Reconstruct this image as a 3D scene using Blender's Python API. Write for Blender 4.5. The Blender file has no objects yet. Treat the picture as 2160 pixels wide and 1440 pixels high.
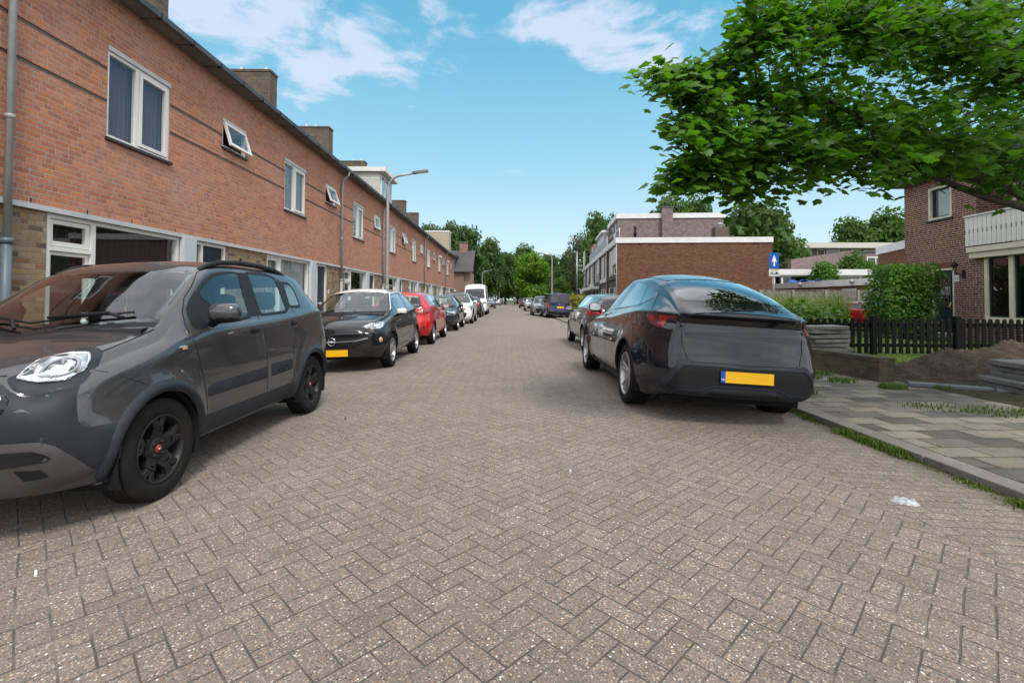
import bpy, bmesh, math, random
from mathutils import Vector, Matrix
from mathutils.bvhtree import BVHTree
R = math.radians
sc = bpy.context.scene
COL = sc.collection
rng = random.Random(7)

# ------------------------------------------------------------------ tagging
def tag(o, label=None, cat=None, group=None, kind=None):
    if label: o['label'] = label
    if cat: o['category'] = cat
    if group: o['group'] = group
    if kind: o['kind'] = kind
    return o

def empty(name, loc=(0, 0, 0), rz=0.0, label=None, cat=None, group=None, rx=0.0, ry=0.0, parent=None):
    o = bpy.data.objects.new(name, None)
    COL.objects.link(o)
    o.location = loc
    o.rotation_euler = (rx, ry, rz)
    o.empty_display_size = 0.1
    if parent: o.parent = parent
    return tag(o, label, cat, group)

def kids(o):
    return [c for c in bpy.data.objects if c.parent == o]

def copy_tree(o, parent=None, childmap=None):
    c = o.copy(); COL.objects.link(c)
    if parent: c.parent = parent
    for ch in (childmap[o] if childmap and o in childmap else list(o.children)):
        copy_tree(ch, c, childmap)
    return c

# ------------------------------------------------------------------ mesh builder
class MB:
    """collects geometry, then links it as ONE mesh object"""
    def __init__(s): s.v = []; s.f = []; s.m = []; s.sm = []
    def add(s, vs, fs, mi=0, smooth=False):
        b = len(s.v); s.v += [tuple(p) for p in vs]
        for f in fs: s.f.append(tuple(b + i for i in f)); s.m.append(mi); s.sm.append(smooth)
        return s
    def box(s, x0, x1, y0, y1, z0, z1, mi=0):
        vs = [(x, y, z) for z in (z0, z1) for y in (y0, y1) for x in (x0, x1)]
        return s.add(vs, [(0, 2, 3, 1), (4, 5, 7, 6), (0, 1, 5, 4), (2, 6, 7, 3), (0, 4, 6, 2), (1, 3, 7, 5)], mi)
    def quad(s, a, b, c, d, mi=0): return s.add([a, b, c, d], [(0, 1, 2, 3)], mi)
    def tube(s, pts, r, n=8, mi=0, cap=True, smooth=True):
        pts = [Vector(p) for p in pts]
        rs = r if isinstance(r, (list, tuple)) else [r] * len(pts)
        vs = []; up = None
        for i, p in enumerate(pts):
            t = (pts[min(i + 1, len(pts) - 1)] - pts[max(i - 1, 0)]).normalized()
            if up is None:
                up = Vector((0, 0, 1)) if abs(t.z) < .9 else Vector((1, 0, 0))
            a = t.cross(up)
            if a.length < 1e-6: a = t.orthogonal()
            a.normalize(); b = a.cross(t).normalized(); up = b
            for k in range(n):
                an = 2 * math.pi * k / n
                vs.append(p + (a * math.cos(an) + b * math.sin(an)) * rs[i])
        fs = []
        for i in range(len(pts) - 1):
            for k in range(n):
                k2 = (k + 1) % n
                fs.append((i * n + k, i * n + k2, (i + 1) * n + k2, (i + 1) * n + k))
        s.add(vs, fs, mi, smooth)
        if cap:
            b = len(s.v) - len(vs)
            s.f.append(tuple(b + k for k in reversed(range(n)))); s.m.append(mi); s.sm.append(False)
            e = b + (len(pts) - 1) * n
            s.f.append(tuple(e + k for k in range(n))); s.m.append(mi); s.sm.append(False)
        return s
    def lathe(s, prof, n=32, axis='z', c=(0, 0, 0), mi=0, smooth=True, closed=False):
        """prof: (radius, height) list"""
        vs = []
        for r, h in prof:
            for k in range(n):
                a = 2 * math.pi * k / n; x, y = r * math.cos(a), r * math.sin(a)
                p = (x, y, h) if axis == 'z' else ((h, x, y) if axis == 'x' else (y, h, x))
                vs.append((p[0] + c[0], p[1] + c[1], p[2] + c[2]))
        fs = []
        m = len(prof)
        for i in range(m if closed else m - 1):
            j = (i + 1) % m
            for k in range(n):
                k2 = (k + 1) % n
                fs.append((i * n + k, i * n + k2, j * n + k2, j * n + k))
        return s.add(vs, fs, mi, smooth)
    def prism(s, poly, z0, z1, mi=0, axis='z'):
        """extrude a 2-D polygon (counter-clockwise)"""
        n = len(poly)
        def P(a, b, h): return (a, b, h) if axis == 'z' else ((h, a, b) if axis == 'x' else (a, h, b))
        vs = [P(a, b, z0) for a, b in poly] + [P(a, b, z1) for a, b in poly]
        fs = [tuple(reversed(range(n))), tuple(range(n, 2 * n))]
        fs += [(i, (i + 1) % n, n + (i + 1) % n, n + i) for i in range(n)]
        return s.add(vs, fs, mi)
    def sphere(s, c, r, nu=16, nv=10, mi=0, sx=1, sy=1, sz=1):
        vs = []
        for i in range(nv + 1):
            th = math.pi * i / nv
            for k in range(nu):
                ph = 2 * math.pi * k / nu
                vs.append((c[0] + sx * r * math.sin(th) * math.cos(ph), c[1] + sy * r * math.sin(th) * math.sin(ph), c[2] + sz * r * math.cos(th)))
        fs = [(i * nu + k, (i + 1) * nu + k, (i + 1) * nu + (k + 1) % nu, i * nu + (k + 1) % nu) for i in range(nv) for k in range(nu)]
        return s.add(vs, fs, mi, True)
    def build(s, name, mats, parent=None, loc=None, fix=False, bevel=0.0, label=None):
        me = bpy.data.meshes.new(name)
        me.from_pydata(s.v, [], s.f)
        if not isinstance(mats, (list, tuple)): mats = [mats]
        for m in mats: me.materials.append(m)
        me.polygons.foreach_set('material_index', s.m)
        me.polygons.foreach_set('use_smooth', s.sm)
        if fix or bevel:
            bm = bmesh.new(); bm.from_mesh(me)
            bmesh.ops.remove_doubles(bm, verts=bm.verts, dist=1e-5)
            if fix: bmesh.ops.recalc_face_normals(bm, faces=bm.faces)
            if bevel:
                es = [e for e in bm.edges if e.is_manifold and e.calc_face_angle(0) > .6]
                bmesh.ops.bevel(bm, geom=es, offset=bevel, segments=2, affect='EDGES', profile=.6, clamp_overlap=True)
            bm.to_mesh(me); bm.free()
        me.update()
        o = bpy.data.objects.new(name, me)
        COL.objects.link(o)
        if parent: o.parent = parent
        if loc: o.location = loc
        if label: o['label'] = label
        return o

def pchip(xs, ys, x):
    n = len(xs)
    if x <= xs[0]: return ys[0]
    if x >= xs[-1]: return ys[-1]
    h = [xs[i + 1] - xs[i] for i in range(n - 1)]
    d = [(ys[i + 1] - ys[i]) / h[i] for i in range(n - 1)]
    def slope(i):
        if i == 0: return d[0]
        if i == n - 1: return d[-1]
        if d[i - 1] * d[i] <= 0: return 0.0
        w1 = 2 * h[i] + h[i - 1]; w2 = h[i] + 2 * h[i - 1]
        return (w1 + w2) / (w1 / d[i - 1] + w2 / d[i])
    i = 0
    while x > xs[i + 1]: i += 1
    t = (x - xs[i]) / h[i]
    m0, m1 = slope(i) * h[i], slope(i + 1) * h[i]
    t2, t3 = t * t, t * t * t
    return (2 * t3 - 3 * t2 + 1) * ys[i] + (t3 - 2 * t2 + t) * m0 + (-2 * t3 + 3 * t2) * ys[i + 1] + (t3 - t2) * m1

def lerp(a, b, t): return a + (b - a) * t
def lin(xs, ys, x):
    if x <= xs[0]: return ys[0]
    for i in range(len(xs) - 1):
        if x <= xs[i + 1]: return lerp(ys[i], ys[i + 1], (x - xs[i]) / (xs[i + 1] - xs[i]))
    return ys[-1]
def sstep(a, b, x):
    t = max(0., min(1., (x - a) / (b - a))); return t * t * (3 - 2 * t)

def rounded(poly, r, n=4):
    """round the corners of a 2-D or 3-D polygon"""
    out = []
    m = len(poly)
    rs = r if isinstance(r, (list, tuple)) else [r] * m
    for i in range(m):
        p = Vector(poly[i]); a = Vector(poly[i - 1]) - p; b = Vector(poly[(i + 1) % m]) - p
        q = min(rs[i], a.length * .45, b.length * .45)
        if q < 1e-5: out.append(tuple(p)); continue
        s, e = p + a.normalized() * q, p + b.normalized() * q
        for k in range(n + 1):
            t = k / n
            out.append(tuple(s * (1 - t) ** 2 + p * 2 * t * (1 - t) + e * t * t))
    return out

# ------------------------------------------------------------------ materials
MATS = {}
def nodemat(name):
    m = bpy.data.materials.new(name); m.use_nodes = True
    nt = m.node_tree; nt.nodes.clear()
    out = nt.nodes.new('ShaderNodeOutputMaterial')
    return m, nt, out
class NT:
    """small helper for writing node trees"""
    def __init__(s, nt): s.nt = nt
    def n(s, typ, **kw):
        nd = s.nt.nodes.new(typ)
        for k, v in kw.items(): setattr(nd, k, v)
        return nd
    def val(s, sock, v):
        if isinstance(v, bpy.types.NodeSocket): s.nt.links.new(v, sock)
        elif v is not None:
            if isinstance(v, (tuple, list)) and len(v) == 3 and sock.type == 'RGBA': v = (*v, 1)
            sock.default_value = v
    def math(s, op, a, b=None, c=None, clamp=False):
        nd = s.n('ShaderNodeMath', operation=op, use_clamp=clamp)
        s.val(nd.inputs[0], a)
        if b is not None: s.val(nd.inputs[1], b)
        if c is not None: s.val(nd.inputs[2], c)
        return nd.outputs[0]
    def vmath(s, op, a, b=None, scale=None):
        nd = s.n('ShaderNodeVectorMath', operation=op)
        s.val(nd.inputs[0], a)
        if b is not None: s.val(nd.inputs[1], b)
        if scale is not None: s.val(nd.inputs[3], scale)
        return nd.outputs[1] if op in ('LENGTH', 'DOT_PRODUCT', 'DISTANCE') else nd.outputs[0]
    def mix(s, f, a, b, mode='MIX'):
        nd = s.n('ShaderNodeMix', data_type='RGBA', blend_type=mode, clamp_factor=True)
        s.val(nd.inputs[0], f); s.val(nd.inputs[6], a); s.val(nd.inputs[7], b)
        return nd.outputs[2]
    def ramp(s, f, stops, interp='LINEAR'):
        nd = s.n('ShaderNodeValToRGB'); r = nd.color_ramp; r.interpolation = interp
        while len(r.elements) > 1: r.elements.remove(r.elements[-1])
        for i, (p, c) in enumerate(stops):
            if not isinstance(c, (tuple, list)): c = (c, c, c)
            e = r.elements[0] if i == 0 else r.elements.new(p)
            e.position = p; e.color = (*c[:3], 1)
        s.val(nd.inputs[0], f)
        return nd.outputs[0]
    def span(s, v, a, b):
        return s.math('DIVIDE', s.math('SUBTRACT', v, a), b - a, clamp=True)
    def noise(s, vec, scale, detail=2, rough=.5, out=0, dist=0):
        nd = s.n('ShaderNodeTexNoise'); s.val(nd.inputs['Vector'], vec)
        nd.inputs['Scale'].default_value = scale; nd.inputs['Detail'].default_value = detail
        nd.inputs['Roughness'].default_value = rough; nd.inputs['Distortion'].default_value = dist
        return nd.outputs[out]
    def voro(s, vec, scale, feature='F1', out='Distance', rand=1.0):
        nd = s.n('ShaderNodeTexVoronoi', feature=feature); s.val(nd.inputs['Vector'], vec)
        nd.inputs['Scale'].default_value = scale; nd.inputs['Randomness'].default_value = rand
        return nd.outputs[out]
    def white(s, vec, out='Value'):
        nd = s.n('ShaderNodeTexWhiteNoise', noise_dimensions='3D'); s.val(nd.inputs['Vector'], vec)
        return nd.outputs[out]
    def xyz(s, v):
        nd = s.n('ShaderNodeSeparateXYZ'); s.val(nd.inputs[0], v); return nd.outputs
    def comb(s, x, y, z=0.0):
        nd = s.n('ShaderNodeCombineXYZ')
        for i, v in enumerate((x, y, z)): s.val(nd.inputs[i], v)
        return nd.outputs[0]
    def pos(s): return s.n('ShaderNodeNewGeometry').outputs['Position']
    def nrm(s): return s.n('ShaderNodeNewGeometry').outputs['Normal']
    def obj(s): return s.n('ShaderNodeTexCoord').outputs['Object']
    def bump(s, h, strength=.3, dist=.01, normal=None):
        nd = s.n('ShaderNodeBump'); s.val(nd.inputs['Height'], h)
        nd.inputs['Strength'].default_value = strength; nd.inputs['Distance'].default_value = dist
        if normal is not None: s.val(nd.inputs['Normal'], normal)
        return nd.outputs[0]
    def bsdf(s, color, rough=.6, metallic=0., normal=None, spec=.5, coat=0., coat_rough=.03, trans=0., ior=1.45, sheen=0.):
        nd = s.n('ShaderNodeBsdfPrincipled')
        s.val(nd.inputs['Base Color'], color); s.val(nd.inputs['Roughness'], rough); s.val(nd.inputs['Metallic'], metallic)
        nd.inputs['Specular IOR Level'].default_value = spec
        nd.inputs['Coat Weight'].default_value = coat; nd.inputs['Coat Roughness'].default_value = coat_rough
        nd.inputs['Transmission Weight'].default_value = trans; nd.inputs['IOR'].default_value = ior
        if sheen: nd.inputs['Sheen Weight'].default_value = sheen; nd.inputs['Sheen Roughness'].default_value = .65; nd.inputs['Sheen Tint'].default_value = (1, .93, .84, 1)
        if normal is not None: s.val(nd.inputs['Normal'], normal)
        return nd.outputs[0]
    def out(s, o, sh): s.nt.links.new(sh, o.inputs[0])

def mat(name, color=(.5, .5, .5), rough=.6, metallic=0., vary=.12, vscale=8., bump=0., bscale=60., spec=.5, coat=0.):
    """plain procedural material: colour broken up by noise, optional bump"""
    if name in MATS: return MATS[name]
    m, nt, out = nodemat(name); k = NT(nt)
    co = k.obj()
    n = k.noise(co, vscale, 4, .6)
    f = k.ramp(n, [(.3, 1 - vary), (.7, 1 + vary)]) if vary <= 1 else None
    c = k.mix(1.0, color, f, 'MULTIPLY')
    rr = k.math('MULTIPLY_ADD', n, .15, rough - .075, clamp=True)
    nm = k.bump(k.noise(co, bscale, 3, .6), .4, bump) if bump else None
    k.out(out, k.bsdf(c, rr, metallic, nm, spec, coat))
    MATS[name] = m
    return m
# ------------------------------------------------------------------ vehicle materials
def paint(name, color, metallic=.35, rough=.32, coat=1.0, dirt=.25, flake=.0):
    if name in MATS: return MATS[name]
    m, nt, out = nodemat(name); k = NT(nt)
    co = k.obj()
    z = k.xyz(co)[2]
    n = k.noise(co, 3, 4, .65)
    grime = k.math('MULTIPLY', k.ramp(k.math('ADD', z, k.math('MULTIPLY', n, .25)), [(.25, 1.), (.62, .12)]), dirt)
    dust = k.math('MULTIPLY', k.ramp(k.noise(co, 40, 3, .7), [(.45, 0.), (.75, 1.)]), dirt * .12)
    g2 = k.math('ADD', grime, dust, clamp=True)
    c = k.mix(g2, color, (.16, .14, .12))
    ro = k.math('MULTIPLY_ADD', g2, .35, rough, clamp=True)
    body = k.bsdf(c, ro, metallic, spec=.15, coat=coat, coat_rough=.02)
    inner = k.bsdf((.03, .03, .032), .8)
    mx = k.n('ShaderNodeMixShader')
    nt.links.new(k.n('ShaderNodeNewGeometry').outputs['Backfacing'], mx.inputs[0])
    nt.links.new(body, mx.inputs[1]); nt.links.new(inner, mx.inputs[2])
    k.out(out, mx.outputs[0]); MATS[name] = m
    return m

def glass(name, tint=(.75, .85, .82), rough=.0, boost=1.7):
    """thin automotive / window pane: reflects by Fresnel, lets the rest through tinted"""
    if name in MATS: return MATS[name]
    m, nt, out = nodemat(name); k = NT(nt)
    fr = k.n('ShaderNodeFresnel'); fr.inputs[0].default_value = 1.5
    geo = k.n('ShaderNodeNewGeometry')
    f = k.math('MULTIPLY', fr.outputs[0], boost, clamp=True)
    f = k.math('MULTIPLY', f, k.math('SUBTRACT', 1., geo.outputs['Backfacing']))
    f = k.math('ADD', f, k.math('MULTIPLY', geo.outputs['Backfacing'], .06))
    t = k.n('ShaderNodeBsdfTransparent'); t.inputs[0].default_value = (*tint, 1)
    g = k.n('ShaderNodeBsdfGlossy'); g.inputs['Roughness'].default_value = rough; g.inputs['Color'].default_value = (.95, .97, 1, 1)
    mx = k.n('ShaderNodeMixShader')
    nt.links.new(f, mx.inputs[0]); nt.links.new(t.outputs[0], mx.inputs[1]); nt.links.new(g.outputs[0], mx.inputs[2])
    k.out(out, mx.outputs[0]); MATS[name] = m
    return m

def lens(name, color, rough=.06, trans=.0, coat=1.0):
    if name in MATS: return MATS[name]
    m, nt, out = nodemat(name); k = NT(nt)
    co = k.obj()
    w = k.n('ShaderNodeTexWave', wave_type='BANDS', bands_direction='Z'); w.inputs['Scale'].default_value = 30
    k.val(w.inputs[0], co)
    nm = k.bump(w.outputs[1], .25, .004)
    k.out(out, k.bsdf(color, rough, 0, nm, coat=coat, trans=trans)); MATS[name] = m
    return m

def reflector_mat():
    m, nt, out = nodemat('headlamp_reflector'); k = NT(nt); co = k.obj()
    v = k.voro(co, 16); n = k.noise(co, 9, 1, .4)
    c = k.mix(k.ramp(n, [(.36, 0.), (.50, 1.)]), (.22, .23, .25), (.82, .84, .87))
    k.out(out, k.bsdf(c, .12, 1.0, k.bump(k.math('ADD', v, n), .8, .03), coat=.5)); MATS['headlamp_reflector'] = m
reflector_mat()
M_GLASS = glass('car_glass', (.78, .87, .84))
M_CLEAR = glass('clear_cover', (.95, .97, .97), boost=1.2)
M_TINT = glass('privacy_glass', (.05, .055, .06), boost=2.0)
M_BLACK = mat('black_plastic', (.012, .0125, .014), .5, vary=.2, vscale=40, bump=.002, bscale=700, spec=.25)
M_CLAD = mat('grey_black_cladding', (.021, .025, .032), .5, vary=.15, vscale=6, bump=.0015, bscale=900, spec=.28)
M_TRIM = mat('gloss_black_trim', (.008, .008, .010), .12, vary=.1, coat=.6)
M_SEAM = mat('panel_gap_black', (.004, .004, .005), .9, vary=.1)
M_RUBBER = mat('tyre_rubber', (.014, .0132, .0125), .8, vary=.35, vscale=9, bump=.003, bscale=120, spec=.2)
M_CHROME = mat('chrome', (.62, .63, .65), .10, 1.0, vary=.05)
M_SILVER = mat('alloy_silver', (.42, .42, .43), .33, .85, vary=.10, vscale=12)
M_DARKALLOY = mat('matt_dark_alloy', (.018, .017, .017), .42, .2, vary=.2, vscale=12, spec=.35)
M_SKID = mat('satin_grey_skid', (.085, .08, .08), .36, .5, vary=.1)
M_SEAT = mat('seat_fabric_dark', (.025, .026, .029), .9, vary=.2, vscale=20)
M_SEATG = mat('seat_fabric_grey', (.10, .10, .105), .9, vary=.2, vscale=20)
M_REDLENS = lens('red_lamp_lens', (.30, .005, .008))
M_REDDARK = lens('dark_red_lamp_lens', (.07, .006, .008))
M_AMBER = lens('amber_lens', (.55, .30, .16))
M_WHITELENS = lens('frosted_white_lens', (.70, .72, .74))
M_PLATE = mat('plate_yellow', (.80, .43, .005), .38, vary=.04, vscale=3)
M_PLATEBLUE = mat('plate_blue', (.006, .07, .42), .38, vary=.04)
M_WHITE = mat('lettering_white', (.8, .8, .8), .5, vary=.03)
M_DISC = mat('brake_disc_steel', (.18, .14, .11), .45, .8, vary=.3, vscale=20)

def text_mesh(name, body, size, m, parent, loc, rot, depth=.001, align='CENTER', label=None, spacing=1.0):
    cu = bpy.data.curves.new(name, 'FONT'); cu.body = body; cu.size = size; cu.extrude = depth
    cu.align_x = align; cu.align_y = 'CENTER'; cu.space_character = spacing
    cu.materials.append(m)
    tmp = bpy.data.objects.new(name + '_curve', cu); COL.objects.link(tmp)
    me = bpy.data.meshes.new_from_object(tmp)
    bpy.data.objects.remove(tmp); bpy.data.curves.remove(cu)
    if not me.materials: me.materials.append(m)
    o = bpy.data.objects.new(name, me); COL.objects.link(o)
    if parent: o.parent = parent
    o.location = loc; o.rotation_euler = rot
    if label: o['label'] = label
    return o

# ------------------------------------------------------------------ hull
def pip(p, poly):
    x, y = p; c = False; n = len(poly); j = n - 1
    for i in range(n):
        xi, yi = poly[i][0], poly[i][1]; xj, yj = poly[j][0], poly[j][1]
        if (yi > y) != (yj > y) and x < (xj - xi) * (y - yi) / (yj - yi) + xi: c = not c
        j = i
    return c

class Hull:
    """car body skin: half sections along the length, capped front and rear, bent by end profiles"""
    def __init__(s, table, step=.03, Bf=.16, Br=.12, Gf=(), Gr=(), flare=(), it=2, capn=20, bfy=(.0, 1.1), bry=(.3, -1.2), fold=0.):
        s.t = sorted(table, key=lambda r: r[0]); s.ys = [r[0] for r in s.t]
        s.Bf, s.Br, s.Gf, s.Gr, s.flare, s.it = Bf, Br, Gf, Gr, flare, it
        s.bfy, s.bry = bfy, bry; s.fold = fold
        s.W = max(r[3] for r in s.t)
        y0, y1 = s.ys[0], s.ys[-1]
        n = int((y1 - y0) / step)
        st = [y0 + (y1 - y0) * i / n for i in range(n + 1)]
        secs = [s.section(y) for y in st]
        m = len(secs[0])
        V = []; F = []
        # right half (x>0) index i*m+j ; left half mirrored, sharing centre verts (j=0, j=m-1)
        idx = {}
        def vid(i, j, side):
            if j in (0, m - 1): side = 1
            key = (i, j, side)
            if key not in idx:
                x, z = secs[i][j]; idx[key] = len(V); V.append(s.warp((side * x, st[i], z)))
            return idx[key]
        for i in range(n):
            for j in range(m - 1):
                a, b, c, d = vid(i, j, 1), vid(i, j + 1, 1), vid(i + 1, j + 1, 1), vid(i + 1, j, 1)
                F.append((a, d, c, b))
                a, b, c, d = vid(i, j, -1), vid(i, j + 1, -1), vid(i + 1, j + 1, -1), vid(i + 1, j, -1)
                F.append((a, b, c, d))
        for end, i in ((-1, 0), (1, n)):
            rows = []
            for j in range(m):
                x, z = secs[i][j]
                if j in (0, m - 1): rows.append([vid(i, j, 1)]); continue
                row = [vid(i, j, -1)]
                for q in range(1, capn):
                    xx = x * (-1 + 2 * q / capn)
                    row.append(len(V)); V.append(s.warp((xx, st[i], z)))
                row.append(vid(i, j, 1)); rows.append(row)
            for j in range(m - 1):
                A, B = rows[j], rows[j + 1]
                if len(A) == 1 and len(B) == 1: continue
                if len(A) == 1:
                    for q in range(len(B) - 1): F.append((A[0], B[q + 1], B[q]) if end < 0 else (A[0], B[q], B[q + 1]))
                elif len(B) == 1:
                    for q in range(len(A) - 1): F.append((A[q], A[q + 1], B[0]) if end < 0 else (A[q + 1], A[q], B[0]))
                else:
                    for q in range(len(A) - 1):
                        f = (A[q], A[q + 1], B[q + 1], B[q])
                        F.append(f if end < 0 else f[::-1])
        bm = bmesh.new()
        vs = [bm.verts.new(v) for v in V]
        for f in F:
            try: bm.faces.new([vs[i] for i in f])
            except ValueError: pass
        bmesh.ops.dissolve_degenerate(bm, edges=bm.edges, dist=1e-5)
        bm.normal_update(); bm.verts.index_update()
        s.bvh = BVHTree.FromBMesh(bm)
        s.bm = bm
        for f in bm.faces: f.smooth = True
    def row(s, y):
        return [pchip(s.ys, [r[c] for r in s.t], y) for c in range(1, 9)]
    def section(s, y):
        zb, wb, wm, zs, ws, zr, wr, zc = s.row(y)
        h = zs - zb
        P = [(0, zb), (wb * .55, zb), (wb * .97, zb), (wb, zb + .03), (lerp(wb, wm, .75), zb + .22 * h), (wm, zb + .48 * h), (lerp(wm, ws, .30), zb + .76 * h),
             (ws + .012, zs - .045), (ws, zs), (lerp(ws, wr, .10) - .008, zs + .018), (lerp(ws, wr, .62), lerp(zs, zr, .6)), (wr + .035, zr - .055), (wr + .004, zr - .008), (wr - .035, zr + .012 if zc > zr + .02 else zr), (wr * .72, lerp(zr, zc, .62)), (wr * .36, lerp(zr, zc, .93)), (0, zc)]
        for _ in range(s.it):
            Q = [P[0]]
            for a, b in zip(P, P[1:]):
                Q += [(lerp(a[0], b[0], .25), lerp(a[1], b[1], .25)), (lerp(a[0], b[0], .75), lerp(a[1], b[1], .75))]
            Q.append(P[-1]); P = [Q[0]] + Q[2:-2] + [Q[-1]]
        P[0] = (0, P[0][1]); P[-1] = (0, P[-1][1])
        return P
    def warp(s, p):
        x, y, z = p
        q = 1 - min(1, abs(x) / s.W) ** 2.2
        x2 = x
        for (fy, fz, R0, R1, amt) in s.flare:
            d = math.hypot(y - fy, z - fz)
            if z < s.row(y)[3] + .02 and abs(x) > .4 * s.W:
                x2 += math.copysign(amt * sstep(R1, R0, d), x)
        yy = y
        if y > 0:
            yy += s.Bf * q * sstep(s.bfy[0], s.bfy[1], y)
            if s.Gf: yy += lin([g[0] for g in s.Gf], [g[1] for g in s.Gf], z) * sstep(s.ys[-1] - .55, s.ys[-1], y)
        else:
            yy -= s.Br * q * sstep(s.bry[0], s.bry[1], y)
            if s.Gr: yy += lin([g[0] for g in s.Gr], [g[1] for g in s.Gr], z) * sstep(s.ys[0] + .55, s.ys[0], y)
        return (x2, yy, z)
    # projections on the skin
    def hit(s, o, d):
        r = s.bvh.ray_cast(Vector(o), Vector(d).normalized())
        return (r[0], r[1]) if r[0] is not None else None
    def side(s, y, z, sg=1):
        r = s.hit((sg * 3, y, z), (-sg, 0, 0))
        if r: return r[0]
        return s.bvh.find_nearest(Vector((sg * s.W, y, z)))[0]
    def front(s, x, z, end=1):
        r = s.hit((x, end * 6, z), (0, -end, 0))
        if r: return r[0]
        return s.bvh.find_nearest(Vector((x, end * 3, z)))[0]
    def top(s, x, y):
        r = s.hit((x, y, 5), (0, 0, -1))
        if r: return r[0]
        return s.bvh.find_nearest(Vector((x, y, 2)))[0]
    def near(s, p):
        return s.bvh.find_nearest(Vector(p))[:2]

def plane_basis(pts):
    n = Vector((0, 0, 0)); c = Vector((0, 0, 0)); m = len(pts)
    for i in range(m):
        a, b = Vector(pts[i]), Vector(pts[(i + 1) % m]); n += a.cross(b); c += a
    c /= m; n.normalize()
    u = Vector((0, 0, 1)).cross(n)
    if u.length < .05: u = Vector((1, 0, 0))
    u.normalize(); v = n.cross(u)
    return c, n, u, v

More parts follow.
